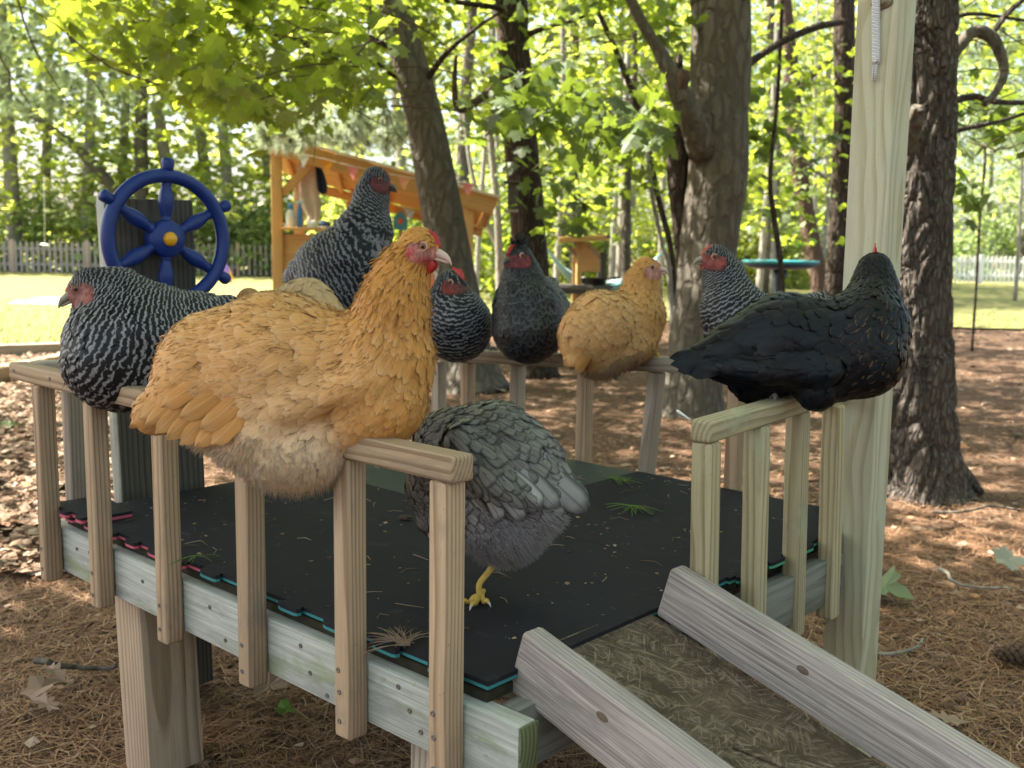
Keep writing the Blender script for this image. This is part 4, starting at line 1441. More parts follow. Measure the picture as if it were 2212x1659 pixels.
# --- the big buff hen in front
BUFFZ = dict(head=(0.50, 0.225, 0.04), neck=(0.50, 0.21, 0.034), back=(0.60, 0.30, 0.098), wing=(0.62, 0.335, 0.13), belly=(0.70, 0.45, 0.235), down=(0.88, 0.66, 0.45), tail=(0.58, 0.275, 0.08), breast=(0.57, 0.265, 0.062))
big, bigB, _ = hen('large buff orange hen in profile perched at the front on the left railing', 'buff', 1.58, [
    ((903, 532, -.07, 35), (868, 590, -.065, 48), 0.016, 0.0055, .02, 'neck'),
    ((868, 590, -.065, 48), (850, 660, -.065, 66), 0.032, 0.0062, .02, 'neck'),
    ((850, 660, -.065, 66), (838, 740, -.06, 84), 0.036, 0.0068, .02, 'neck'),
    ((846, 790, -.06, 84), (830, 858, -.06, 88), 0.028, 0.017, .02, 'breast'),
    ((832, 890, -.06, 62), (780, 902, -.06, 64), 0.028, 0.018, .02, 'breast'),
    ((795, 790, -.045, 98), (600, 790, -.01, 147), 0.042, 0.027, .02, 'back'),
    ((600, 795, -.01, 147), (470, 800, -0.01, 126), 0.046, 0.030, .02, 'back'),
    ((455, 830, -0.01, 100), (340, 890, -0.03, 46), 0.055, 0.030, .02, 'tail'),
    ((610, 925, -0.02, 118), (625, 948, -0.02, 112), 0.026, 0.020, .02, 'down'),
    ((690, 940, -0.03, 76), (680, 960, -0.03, 80), 0.026, 0.020, .02, 'down'),
    ((510, 905, -0.02, 95), (470, 900, -0.025, 72), 0.034, 0.022, .02, 'belly'),
    ((800, 820, -0.105, 40), (620, 880, -0.092, 34), 0.050, 0.026, .02, 'wing'),
    ((620, 880, -0.092, 34), (500, 880, -0.075, 22), 0.060, 0.028, .02, 'wing'),
], dict(c=(906, 531, -.07, 35), tip=(975, 556, -0.08), beak=M_BEAKH, eye=M_EYEY, comb=(0.34, 1.25, 0.35), points=6, wattle=0.42, facex=(-0.18, 0.1), red=(0.44, 0.03, 0.045), lidmat=M_LOBE, bl=1.0), BUFFZ,
    res=0.005, dens=1.3, lift=0.0022, ncol=5, ragged=0.10, jitter=0.34, skin=(0.55, 0.29, 0.23), seed=11, wisps=7500, feet=[(1.11, .03, ZA), (1.07, .03, ZA)], leg=M_LEGY,
    down=dict(zones=('down', 'belly'), n=8000, L=0.013, w=0.00028, col=(0.92, 0.73, 0.53)),
    tail=[(430, 790, -0.05, 300, 905, -0.070, 40, -6, TOCAM + [0, 0, .3]), (440, 800, -0.07, 312, 920, -0.082, 40, -6, TOCAM), (420, 775, -0.03, 278, 925, -0.045, 38, -5, TOCAM + [0, 0, .4]),
          (450, 815, -0.085, 332, 938, -0.095, 42, -6, TOCAM), (470, 835, -0.095, 356, 952, -0.102, 42, -6, TOCAM), (490, 850, -0.10, 385, 963, -0.108, 42, -6, TOCAM), (520, 858, -0.105, 418, 968, -0.112, 42, -6, TOCAM),
          (545, 868, -0.108, 452, 962, -0.114, 40, -5, TOCAM), (470, 795, -0.09, 345, 880, -0.1, 42, -6, TOCAM), (510, 820, -0.105, 385, 905, -0.11, 44, -6, TOCAM), (540, 835, -0.112, 430, 930, -0.116, 44, -6, TOCAM), (415, 765, -0.02, 285, 890, -0.03, 38, -5, TOCAM + [0, 0, .6])], tailmat='buff')

BARZ = {z: (1.0, 1.0, 1.0) for z in ('head', 'neck', 'back', 'wing', 'belly', 'down', 'tail', 'breast')}
BARZ['head'] = (0.62, 0.62, 0.62); BARZ['down'] = (0.75, 0.75, 0.8)
BARD = dict(BARZ, head=(0.5, 0.5, 0.5), neck=(0.75, 0.75, 0.75))
# --- barred hen at the left corner
hen('barred hen hunched on the left corner of the railing below the ship wheel', 'barred', 2.05, [
    ((200, 622, 0, 36), (250, 642, 0.01, 60), 0.012, 0.006, .0085, 'neck'),
    ((250, 642, 0.01, 60), (300, 685, 0.02, 82), 0.020, 0.011, .0115, 'neck'),
    ((250, 735, 0, 98), (258, 768, 0, 116), 0.026, 0.019, .0150, 'breast'),
    ((262, 760, 0, 112), (320, 742, 0.03, 116), 0.030, 0.020, .0155, 'back'),
    ((320, 738, 0.03, 120), (420, 712, 0.06, 82), 0.034, 0.021, .0155, 'back'),
    ((420, 705, 0.06, 70), (488, 668, 0.09, 30), 0.045, 0.022, .015, 'tail'),
    ((300, 720, -0.06, 48), (400, 745, -0.02, 36), 0.036, 0.021, .0155, 'wing'),
], dict(c=(186, 618, -0.005, 35), tip=(122, 652, -0.02), beak=M_BEAKG, eye=M_EYEO, comb=(0.10, 1.2, 0.6), points=4, wattle=0.2, combmat=M_COMBP, facex=(-0.22, 0.1), red=(0.36, 0.09, 0.08), lobemat=flesh('grey_pink_lobe', (0.26, 0.13, 0.12)), lidmat=flesh('pink_lid', (0.34, 0.14, 0.1)), bl=0.8), BARZ,
    dens=1.05, lift=0.003, skin=(0.33, 0.15, 0.12), seed=21, feet=[(0.19, .017, ZA), (0.26, .017, ZA)], group='barred hens on the railing')

BART = {k_: tuple(0.72 * x for x in v_) for k_, v_ in BARZ.items()}
# --- tall barred hen behind
hen('tall black and white barred hen standing upright in front of the orange kiosk', 'barred', 3.05, [
    ((811, 388, 0, 25), (803, 420, 0, 33), 0.012, 0.006, .0105, 'neck'),
    ((803, 420, 0, 33), (792, 490, 0, 52), 0.020, 0.011, .0135, 'neck'),
    ((785, 510, 0, 58), (770, 575, 0, 70), 0.026, 0.018, .0165, 'breast'),
    ((765, 545, 0, 66), (715, 585, 0.02, 78), 0.030, 0.020, .017, 'back'),
    ((715, 585, 0.02, 78), (660, 605, 0.03, 44), 0.036, 0.021, .017, 'back'),
    ((660, 600, 0.03, 40), (634, 600, 0.05, 20), 0.045, 0.022, .017, 'tail'),
    ((735, 630, 0, 74), (715, 690, 0, 62), 0.030, 0.020, .019, 'belly'),
    ((740, 560, -0.07, 34), (668, 610, -0.05, 24), 0.036, 0.021, .016, 'wing'),
], dict(c=(812, 388, 0, 25), tip=(848, 402, 0.0), beak=M_BEAKD, eye=M_EYEO, comb=(0.22, 1.2, 0.4), points=5, wattle=0.3, facex=(0.0, 0.1), red=(0.17, 0.022, 0.026), combmat=flesh('dull_red', (0.22, 0.05, 0.05)), lobemat=flesh('dark_lobe', (0.10, 0.03, 0.03)), lidmat=flesh('dark_lid', (0.08, 0.03, 0.03)), bl=0.85), BART,
    lift=0.003, skin=(0.13, 0.035, 0.035), nospine=('wing', 'belly', 'down', 'breast'), seed=31, feet=[(-.078, 0.98, ZA - .004), (-.078, 1.05, ZA - .004)], group='barred hens on the railing')

# --- buff hen half hidden behind the big one
BUFF2 = dict(BUFFZ, back=(0.52, 0.33, 0.155), head=(0.42, 0.20, 0.06), neck=(0.46, 0.25, 0.09))
hen('buff hen mostly hidden behind the large buff hen, only its back showing', 'buff', 2.55, [
    ((540, 650, 0.03, 24), (580, 690, 0.02, 44), 0.018, 0.009, .02, 'neck'),
    ((600, 690, 0.01, 56), (660, 678, 0, 70), 0.036, 0.025, .02, 'back'),
    ((660, 678, 0, 70), (708, 700, -0.01, 44), 0.040, 0.025, .02, 'back'),
    ((708, 700, -0.01, 38), (745, 735, -0.02, 16), 0.050, 0.024, .02, 'tail'),
    ((640, 720, 0, 66), (650, 740, 0, 55), 0.026, 0.02, .02, 'down'),
], dict(c=(536, 646, 0.03, 21), tip=(500, 668, 0.04), beak=M_BEAKH, eye=M_EYEY, comb=(0.25, 1.2, 0.4), wattle=0.3), BUFF2, dens=1.15, lift=0.0024, skin=(0.5, 0.25, 0.2), seed=41, feet=[(-.078, 0.56, ZA - .002), (-.078, 0.62, ZA - .002)], leg=M_LEGY)

# --- small barred hen on the far rail
hen('small barred hen with a bright red comb on the far railing', 'barred', 2.98, [
    ((972, 612, -0.03, 25), (972, 640, -0.02, 36), 0.011, 0.006, .009, 'neck'),
    ((972, 650, -0.02, 42), (985, 690, 0, 66), 0.020, 0.012, .0125, 'neck'),
    ((985, 690, -0.02, 66), (990, 708, 0, 69), 0.026, 0.018, .0135, 'breast'),
    ((985, 705, 0.02, 68), (965, 690, 0.12, 56), 0.030, 0.020, .015, 'back'),
    ((960, 680, 0.14, 46), (935, 645, 0.22, 20), 0.045, 0.022, .016, 'tail'),
], dict(c=(972, 608, -0.03, 23), tip=(1008, 620, -0.045), beak=M_BEAKG, eye=M_EYEO, comb=(0.62, 1.35, -0.1), points=6, wattle=0.5, facex=(0.0, 0.1), red=(0.34, 0.035, 0.035), combmat=flesh('bright_comb', (0.60, 0.06, 0.045)), bl=0.6), BARD,
    lift=0.003, skin=(0.19, 0.065, 0.055), seed=51, feet=[(0.06, CV, cz(.06) + .04), (0.12, CV, cz(.12) + .04)], group='barred hens on the railing')

# --- dark speckled hen with a crest
SPEC = dict(head=(0.03, 0.03, 0.03), neck=(0.16, 0.16, 0.16), back=(0.26, 0.26, 0.275), wing=(0.18, 0.18, 0.19), belly=(0.11, 0.105, 0.11), down=(0.1, 0.1, 0.1), tail=(0.2, 0.2, 0.22), breast=(0.13, 0.125, 0.13))
hen('dark speckled hen with a small black crest and red wattles on the far railing', 'speckled', 2.86, [
    ((1120, 555, -0.02, 25), (1127, 590, -0.01, 36), 0.012, 0.007, .012, 'neck'),
    ((1127, 595, -0.01, 38), (1135, 650, 0, 62), 0.022, 0.014, .014, 'neck'),
    ((1135, 665, 0, 68), (1140, 708, 0, 76), 0.030, 0.021, .016, 'breast'),
    ((1150, 690, 0.03, 70), (1180, 670, 0.12, 50), 0.034, 0.022, .017, 'back'),
    ((1182, 660, 0.12, 44), (1185, 618, 0.2, 20), 0.045, 0.022, .016, 'tail'),
], dict(c=(1121, 552, -0.02, 24), tip=(1088, 562, -0.055), beak=M_BEAKD, eye=M_EYEO, comb=(0.42, 1.35, 0.35), points=4, wattle=0.62, facex=(0.05, 0.1), red=(0.25, 0.03, 0.035), lobemat=plain('white_lobe', (0.42, 0.36, 0.36), 0.6), bl=0.75), SPEC,
    lift=0.0035, bodycol=(0.012, 0.012, 0.012), skin=(0.18, 0.045, 0.045), seed=61, feet=[(0.31, CV, cz(.31) + .04), (0.37, CV, cz(.37) + .04)], crest=True)

# --- buff hen on the far rail
BUFF3 = dict(BUFFZ, neck=(0.50, 0.235, 0.055), back=(0.56, 0.295, 0.105), belly=(0.62, 0.37, 0.17))
hen('buff hen seen from behind on the far railing, its head turned right', 'buff', 2.74, [
    ((1394, 584, 0.02, 25), (1386, 612, 0.02, 35), 0.016, 0.007, .02, 'neck'),
    ((1386, 614, 0.02, 36), (1376, 672, 0.02, 56), 0.028, 0.010, .02, 'neck'),
    ((1376, 690, 0.02, 57), (1370, 735, 0.01, 52), 0.028, 0.018, .02, 'breast'),
    ((1345, 698, 0.0, 60), (1300, 708, -0.03, 74), 0.040, 0.024, .02, 'back'),
    ((1300, 708, -0.03, 74), (1268, 728, -0.06, 60), 0.042, 0.025, .02, 'back'),
    ((1255, 735, -0.07, 44), (1236, 780, -0.10, 16), 0.052, 0.022, .02, 'tail'),
    ((1298, 752, -0.03, 58), (1300, 765, -0.03, 50), 0.026, 0.02, .02, 'belly'),
    ((1362, 750, -0.03, 36), (1345, 762, -0.04, 34), 0.030, 0.02, .02, 'belly'),
], dict(c=(1398, 580, 0.02, 24), tip=(1440, 581, 0.01), beak=M_BEAKH, eye=M_EYEO, comb=(0.12, 1.2, 0.5), wattle=0.1, facex=(-0.05, 0.1), red=(0.50, 0.20, 0.17), combmat=M_COMBP, bl=0.62), BUFF3,
    dens=1.15, lift=0.0024, skin=(0.56, 0.27, 0.21), seed=71, wisps=3000, feet=[(0.66, CV, cz(.66) + .04), (0.72, CV, cz(.72) + .04)], leg=M_LEGY,
    down=dict(zones=('belly', 'down'), n=2500, L=0.017, w=0.0004, col=(0.66, 0.46, 0.28)),
    tail=[(1268, 735, -0.10, 1230, 792, -0.125, 26, -3, TOCAM), (1280, 740, -0.11, 1246, 808, -0.13, 26, -3, TOCAM), (1262, 725, -0.08, 1224, 775, -0.1, 24, -3, TOCAM)])

# --- barred hen behind the black one
hen('barred hen with a red face looking left, behind the black hen', 'barred', 2.52, [
    ((1546, 560, 0, 27), (1562, 590, 0, 40), 0.010, 0.006, .0085, 'neck'),
    ((1562, 595, 0, 40), (1580, 660, 0, 58), 0.018, 0.011, .0115, 'neck'),
    ((1580, 670, 0, 62), (1600, 730, 0, 78), 0.026, 0.018, .015, 'breast'),
    ((1620, 715, 0, 72), (1690, 690, 0.03, 58), 0.032, 0.02, .016, 'back'),
    ((1700, 685, 0.03, 48), (1770, 650, 0.06, 18), 0.045, 0.022, .016, 'tail'),
], dict(c=(1546, 557, 0, 26), tip=(1502, 560, -0.01), beak=M_BEAKG, eye=M_EYEO, comb=(0.24, 1.25, 0.25), points=7, wattle=0.15, facex=(-0.1, 0.1), red=(0.30, 0.045, 0.04), combmat=flesh('orange_red', (0.52, 0.12, 0.08)), lobemat=M_COMB, bl=0.7), BARD,
    lift=0.003, skin=(0.27, 0.075, 0.06), seed=81, feet=[(1.08, CV, cz(1.08) + .04), (1.13, CV, cz(1.13) + .04)], group='barred hens on the railing')

# --- black hen on the right rail
BLKZ = {z: (0.0, 0, 0) for z in BARZ}
BLKZ['breast'] = (1.0, 1, 1); BLKZ['neck'] = (0.12, .1, .1)
hen('glossy black hen on the right railing by the post, its head turned away', 'black', 1.93, [
    ((1888, 585, 0.03, 33), (1888, 620, 0.025, 44), 0.012, 0.006, .02, 'neck'),
    ((1888, 625, 0.025, 46), (1876, 690, 0.0, 76), 0.030, 0.009, .02, 'neck'),
    ((1872, 715, 0.0, 82), (1862, 768, -0.02, 88), 0.026, 0.017, .02, 'breast'),
    ((1840, 748, 0.0, 96), (1690, 742, 0.0, 98), 0.040, 0.026, .02, 'back'),
    ((1690, 742, 0.0, 98), (1590, 762, 0.0, 66), 0.044, 0.027, .02, 'back'),
    ((1590, 765, 0.0, 60), (1500, 780, 0.0, 30), 0.060, 0.026, .02, 'tail'),
    ((1640, 815, 0.03, 58), (1625, 825, 0.03, 46), 0.032, 0.022, .02, 'belly'),
    ((1780, 820, -0.03, 62), (1765, 842, -0.04, 44), 0.030, 0.02, .02, 'belly'),
    ((1790, 800, -0.075, 32), (1660, 800, -0.07, 28), 0.050, 0.022, .02, 'wing'),
    ((1660, 800, -0.07, 26), (1570, 795, -0.05, 16), 0.060, 0.022, .02, 'wing'),
], dict(c=(1889, 578, 0.03, 32), tip=(1874, 556, 0.10), up=np.array([0.0, 0.0, 1.0]) , beak=M_BEAKD, eye=M_EYEO, comb=(0.85, 1.0, 0.2), points=2, wattle=0.3, facex=(0.35, 0.1), red=(0.2, 0.03, 0.03), combmat=flesh('coral_comb', (0.52, 0.08, 0.08))), BLKZ,
    dens=1.15, lift=0.0024, ncol=5, ragged=0.06, bodycol=(0.006, 0.006, 0.007), skin=(0.12, 0.04, 0.04), seed=91, feet=[(rl(.80), .80, ZA), (rl(.87), .87, ZA)],
    tail=[(1560, 745, -0.02, 1442, 772, -0.015, 34, -5, TOCAM + [0, 0, .8]), (1560, 760, -0.035, 1446, 788, -0.03, 34, -5, TOCAM + [0, 0, .5]), (1560, 772, -0.045, 1462, 802, -0.04, 34, -5, TOCAM + [0, 0, .3]),
          (1580, 785, -0.055, 1492, 812, -0.05, 34, -5, TOCAM + [0, 0, .2]), (1590, 735, 0.0, 1470, 760, 0.02, 36, -5, TOCAM + [0, 0, 1.0])])

# --- grey hen standing on the mat, seen from behind
GRYZ = dict(head=(0.10, 0.093, 0.082), neck=(0.115, 0.105, 0.083), back=(0.13, 0.121, 0.105), wing=(0.14, 0.13, 0.12), belly=(0.20, 0.187, 0.185), down=(0.30, 0.28, 0.285), tail=(0.31, 0.30, 0.30), breast=(0.13, 0.122, 0.112))
gh, ghB, gW = hen('grey hen standing on the black mats, head lowered behind the end of the left railing', 'grey', 1.78, [
    ((930, 1120, 0.02, 28), (922, 1050, 0.02, 40), 0.022, 0.009, .02, 'neck'),
    ((922, 1050, 0.02, 40), (965, 965, 0.01, 66), 0.028, 0.013, .02, 'neck'),
    ((985, 975, 0.0, 84), (1060, 985, 0.0, 108), 0.026, 0.018, .02, 'back'),
    ((1060, 985, 0.0, 108), (1130, 1015, -0.01, 92), 0.030, 0.020, .02, 'back'),
    ((1140, 1025, -0.01, 74), (1215, 1062, -0.03, 34), 0.050, 0.024, .02, 'tail'),
    ((1040, 1080, 0.0, 92), (1085, 1112, -0.01, 92), 0.022, 0.016, .02, 'down'),
    ((1085, 1112, -0.01, 92), (1150, 1088, -0.03, 64), 0.024, 0.016, .02, 'down'),
    ((1058, 1140, -0.01, 56), (1066, 1178, -0.01, 28), 0.020, 0.014, .02, 'down'),
    ((1000, 960, -0.075, 44), (1075, 1050, -0.095, 38), 0.042, 0.023, .02, 'wing'),
    ((1075, 1050, -0.095, 38), (1140, 1080, -0.09, 24), 0.056, 0.026, .02, 'wing'),
], dict(c=(934, 1135, 0.02, 30), tip=(950, 1205, 0.02), up=nrm(-RT * 1.0 + np.array([0, 0, .2])), beak=M_BEAKG, eye=M_EYEO, comb=(0.0, 1.25, 0.2), wattle=0.0, bl=0.8, red=(0.1, 0.05, 0.05)), GRYZ,
    res=0.005, dens=0.9, lift=0.0036, ncol=5, skin=(0.12, 0.07, 0.065), seed=101, wisps=3000, jitter=0.16,
    down=dict(zones=('down',), n=12000, L=0.015, w=0.00025, col=(0.36, 0.335, 0.34), down=0.25),
    tail=[(1150, 1000, -0.075, 1272, 1108, -0.065, 74, -10, TOCAM + RT * .3), (1130, 985, -0.05, 1280, 1098, -0.04, 60, -10, TOCAM + RT * .9), (1130, 1015, -0.10, 1205, 1100, -0.095, 52, -8, TOCAM), (1100, 1010, -0.11, 1168, 1098, -0.105, 50, -8, TOCAM),
          (1060, 1040, -0.12, 1130, 1130, -0.115, 40, -6, TOCAM), (1040, 1060, -0.125, 1082, 1130, -0.12, 36, -6, TOCAM), (1140, 985, -0.03, 1278, 1082, -0.02, 56, -8, TOCAM + RT * 1.2)])
# its legs
fp = PG(1036, 1296, MT) ; Zf = float((fp - CAM) @ FWD)
tube('shank', [(*gW(1070, 1175, -0.01), 0.0085), (*gW(1064, 1222, -0.005), 0.0062), (*(fp + np.array([0.0, 0, 0.03])), 0.0052), (*(fp + np.array([0, 0, .008])), 0.0058)], M_LEGY, gh, n=14, segs=10)
toes(gh, fp, nrm(RT * -0.25 - _fw), nrm(RT), M_LEGY, L=0.050, r=0.0052)
fp2 = PG(978, 1290, MT)
tube('shank', [(*gW(990, 1170, 0.01), 0.0095), (*(fp2 + np.array([0.0, 0, 0.04])), 0.0062), (*(fp2 + np.array([0, 0, .008])), 0.0068)], M_LEGY, gh, n=12, segs=10)
toes(gh, fp2, nrm(RT * -0.6 - _fw), nrm(RT), M_LEGY, L=0.026, r=0.0056)

# ------------------------------------------------------------------ woodland
def PH(x, y, D):
    """point seen at (x, y) at horizontal distance D in front of the camera"""
    d = ray(x, y)
    return CAM + d * (D / (d @ _fw))


def HD(p):
    return float((np.asarray(p) - CAM) @ _fw)


def bark(name, dark, light, sx=26.0, sz=5.0, lichen=None, lam=0.0, bump=1.0, crack=0.5):
    g = NT(name)
    tc = g.n('ShaderNodeTexCoord').outputs['Object']
    q = g.scale(tc, (sx, sx, sz))
    q = g.vadd(q, g.n('ShaderNodeTexNoise', None, Vector=tc, Scale=9.0, Detail=2.0).outputs['Color'])
    v = g.n('ShaderNodeTexVoronoi', {'feature': 'DISTANCE_TO_EDGE'}, Vector=q, Scale=1.0)
    cr = g.step(v.outputs['Distance'], 0.02, 0.26)
    n1 = g.noise(g.scale(tc, (1, 1, 0.35)), 38.0, 5, 0.7)
    n2 = g.noise(tc, 3.0, 4, 0.6)
    c = g.mix(n1, tuple(x * 0.65 for x in dark), light)
    c = g.mix(g.math('MULTIPLY', g.math('SUBTRACT', 1.0, cr), crack), c, tuple(x * 0.25 for x in dark))
    c = g.mix(g.math('MULTIPLY', g.step(n2, 0.5, 0.75), 0.4), c, dark)
    if lichen:
        lm = g.step(g.noise(tc, 24.0, 5, 0.75), 0.66 - lam, 0.72 - lam)
        c = g.mix(g.math('MULTIPLY', lm, 0.7), c, lichen)
    g.bsdf(c, 0.9, g.bump(g.math('MULTIPLY_ADD', cr, 1.2, n1), bump, 0.014), 0.15)
    return g.m


M_BMAPLE = bark('maple_bark', (0.085, 0.072, 0.055), (0.20, 0.175, 0.14), 14, 4, (0.30, 0.31, 0.26), 0.0, 0.8, 0.35)
M_BDARK = bark('dark_bark', (0.045, 0.033, 0.026), (0.12, 0.09, 0.07), 24, 5, None, 0, 1.0, 0.6)
M_BRED = bark('reddish_bark', (0.085, 0.055, 0.042), (0.18, 0.125, 0.095), 20, 4, None, 0, 0.8, 0.3)
M_BPINE = bark('pine_bark', (0.09, 0.073, 0.062), (0.185, 0.158, 0.135), 46, 14, (0.34, 0.34, 0.32), -0.05, 0.9, 0.5)
M_BPALE = bark('pale_bark', (0.20, 0.18, 0.15), (0.42, 0.39, 0.34), 20, 3, None, 0, 0.5, 0.25)
M_TWIG = plain('twig_bark', (0.085, 0.062, 0.045), 0.85, 0.15, 0.4, 40)

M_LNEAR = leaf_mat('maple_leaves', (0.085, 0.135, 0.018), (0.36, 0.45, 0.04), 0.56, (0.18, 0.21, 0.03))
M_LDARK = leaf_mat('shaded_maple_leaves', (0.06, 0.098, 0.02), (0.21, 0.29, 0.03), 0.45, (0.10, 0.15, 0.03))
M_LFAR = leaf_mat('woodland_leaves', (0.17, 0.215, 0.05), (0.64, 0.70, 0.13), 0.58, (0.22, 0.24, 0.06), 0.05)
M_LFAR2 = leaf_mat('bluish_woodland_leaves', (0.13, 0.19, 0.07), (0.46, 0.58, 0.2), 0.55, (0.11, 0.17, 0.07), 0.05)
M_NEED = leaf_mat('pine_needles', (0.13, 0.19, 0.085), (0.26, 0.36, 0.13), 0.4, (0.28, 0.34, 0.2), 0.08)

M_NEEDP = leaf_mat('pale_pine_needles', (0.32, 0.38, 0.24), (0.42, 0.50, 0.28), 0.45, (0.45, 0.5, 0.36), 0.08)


def tree(name, label, cat, base, group=None):
    return empty(name, base, label, cat, group)


def trunk_px(t, pts, D, mat, seg=20, amp=0.10, ridges=0.0, n=None, name='trunk', freq=(3.0, 1.6), seed=0, top=None, flare=0.0):
    """pts (x, y, radius px) from the ground up, all at horizontal distance D"""
    P = []
    for (x, y, r) in pts:
        p = PH(x, y, D)
        P.append((*p, r * D / FPX))
    P[0] = (P[0][0], P[0][1], min(P[0][2], -0.03), P[0][3]) if name == 'trunk' else P[0]
    if top:
        a, b = np.array(P[-2]), np.array(P[-1])
        d = nrm((b - a)[:3]) * 0.55 + np.array([0, 0, 0.45])
        P.append((*(b[:3] + nrm(d) * top), b[3] * 0.55))
    R = resample(P, n or max(12, len(P) * 7))
    if flare:
        h = R[:, 2] - R[0, 2]
        R[:, 3] *= 1 + flare * np.exp(-np.clip(h, 0, None) / 0.16)
    V, F = tube_arrays(R, seg, amp=amp, freq=freq, seed=seed, ridges=ridges)
    return link(name, mesh_np(name, V, F, True), mat, t)


def branch_px(t, pts, mat, n=18, seg=8, amp=0.12, name='branch', seed=1):
    """pts (x, y, D, radius px)"""
    P = [(*PH(x, y, D), r * D / FPX) for x, y, D, r in pts]
    V, F = tube_arrays(resample(P, n), seg, amp=amp, freq=(2.5, 6), seed=seed)
    return link(name, mesh_np(name, V, F, True), mat, t)


def twiglets(t, n, box, mat, seed, L=(0.4, 1.0), r=0.005, down=0.25):
    """fine bare twigs joined as one part; box in pixels and distance"""
    g = np.random.default_rng(seed)
    ac = Acc()
    for _ in range(n):
        x0, x1, y0, y1, d0, d1 = box
        p = PH(g.uniform(x0, x1), g.uniform(y0, y1), g.uniform(d0, d1))
        d = nrm(np.array([g.normal(), g.normal(), g.normal() * 0.35 - down]))
        l = g.uniform(*L)
        pts = [(*p, r)]
        for q in (0.35, 0.7, 1.0):
            pts.append((*(p + d * l * q + g.normal(size=3) * 0.05 * l), r * (1 - 0.75 * q)))
        V, F = tube_arrays(resample(pts, 8), 5)
        ac.add(V, F)
    o = link('twig', ac.mesh('twig'), mat, t)
    o['kind'] = 'stuff'
    return o


# -------- leaning maple
T1b = PG(1018, 836)
D1 = HD(T1b)
t1 = tree('maple_tree', 'leaning maple with a smooth grey brown trunk rising right of the tall barred hen', 'tree', T1b)
trunk_px(t1, [(1020, 840, 58), (1008, 760, 50), (990, 640, 45), (966, 520, 44), (944, 400, 43), (915, 250, 40), (880, 120, 37), (850, 0, 33), (815, -160, 29)], D1, M_BMAPLE, 24, 0.05, flare=0.5, top=4.0, seed=3)
branch_px(t1, [(862, 165, D1, 9), (790, 130, D1 - .3, 8), (700, 105, D1 - .8, 7), (600, 75, D1 - 1.3, 5), (480, 40, D1 - 1.8, 3)], M_BDARK, seed=2)
branch_px(t1, [(858, 60, D1, 11), (835, 10, D1, 12), (800, -70, D1 - .2, 11), (760, -200, D1 - .5, 9)], M_BMAPLE, seed=3)
branch_px(t1, [(905, 200, D1, 8), (960, 120, D1 - .2, 6), (1030, 60, D1 - .5, 4), (1075, 30, D1 - .7, 3)], M_BDARK, seed=4)
branch_px(t1, [(860, 110, D1, 6), (760, 60, D1 - .5, 5), (640, -10, D1 - 1.0, 4)], M_BDARK, seed=5)

# -------- twin dark trunks
D2 = D1 + 0.9
T2b = PG(1150, 812); D2 = HD(T2b)
t2 = tree('pine_tree', 'dark double trunk standing behind the crested dark hen, a nest box on its left side', 'tree', T2b)
trunk_px(t2, [(1158, 815, 40), (1156, 640, 33), (1148, 500, 31), (1135, 350, 30), (1120, 180, 30), (1108, 20, 31), (1098, -140, 30)], D2, M_BDARK, 20, 0.06, seed=7, top=4.5, flare=0.4, ridges=0.10)
trunk_px(t2, [(1128, 812, 22), (1126, 640, 17), (1118, 480, 15), (1104, 330, 14), (1094, 180, 14), (1086, 20, 15), (1080, -140, 14)], D2 + 0.12, M_BRED, 14, 0.06, seed=8, top=3.0)
branch_px(t2, [(1095, 165, D2, 9), (1050, 205, D2 - .1, 9), (1000, 235, D2 - .2, 9), (985, 225, D2 - .25, 7), (982, 180, D2 - .3, 6), (985, 120, D2 - .4, 4)], M_BRED, seed=9)
branch_px(t2, [(1110, 20, D2, 7), (1040, 12, D2 - .2, 6), (960, 0, D2 - .4, 5)], M_BDARK, seed=10)
branch_px(t2, [(1125, 80, D2, 7), (1180, 60, D2 - .2, 5), (1250, 40, D2 - .3, 4), (1330, 5, D2 - .4, 3)], M_BDARK, seed=11)
bx = empty('nest_box', PH(1110, 430, D2 - 0.2), 'small dark wooden box fixed to the double trunk at head height', 'nest box')
c = PH(1108, 425, D2 - 0.22)
for (nm, o, sz, mt) in (('box_wall', (0, 0, 0), (0.09, 0.11, 0.20), M_DARKB), ('box_floor', (-.0, -.02, -.12), (0.12, 0.15, 0.022), M_GREYPINE), ('box_roof', (0, -.02, .12), (0.13, 0.16, 0.02), M_DARKB)):
    beam(nm, c + np.array(o) - CX * sz[0] / 2, c + np.array(o) + CX * sz[0] / 2, sz[1], sz[2], mt, bx, 0.003)

# -------- big maple
T3b = PG(1490, 893); D3 = HD(T3b)
t3 = tree('maple_tree', 'thick rough maple trunk behind the far buff hen with a broken side limb', 'tree', T3b)
trunk_px(t3, [(1486, 900, 68), (1500, 780, 60), (1518, 640, 58), (1536, 480, 60), (1548, 380, 64), (1552, 250, 62), (1556, 120, 63), (1556, 0, 62), (1556, -160, 58)], D3, M_BMAPLE, 30, 0.07, ridges=0.05, seed=12, top=4.5, flare=0.30)
branch_px(t3, [(1520, 330, D3 - .12, 34), (1490, 245, D3 - .25, 27), (1462, 185, D3 - .3, 21), (1430, 120, D3 - .3, 15), (1400, 70, D3 - .3, 12), (1372, 20, D3 - .3, 11), (1340, -60, D3 - .3, 9)], M_BMAPLE, n=26, seg=14, name='limb', seed=13)
branch_px(t3, [(1468, 190, D3 - .32, 16), (1475, 165, D3 - .34, 17), (1480, 150, D3 - .35, 10)], M_BRED, name='broken_stub', seed=14)
branch_px(t3, [(1478, 640, D3 + .1, 10), (1470, 480, D3 + .1, 17), (1466, 360, D3 + .08, 24), (1468, 250, D3 + .1, 14), (1466, 120, D3 + .15, 8)], M_BDARK, name='dead_stem', seed=15)
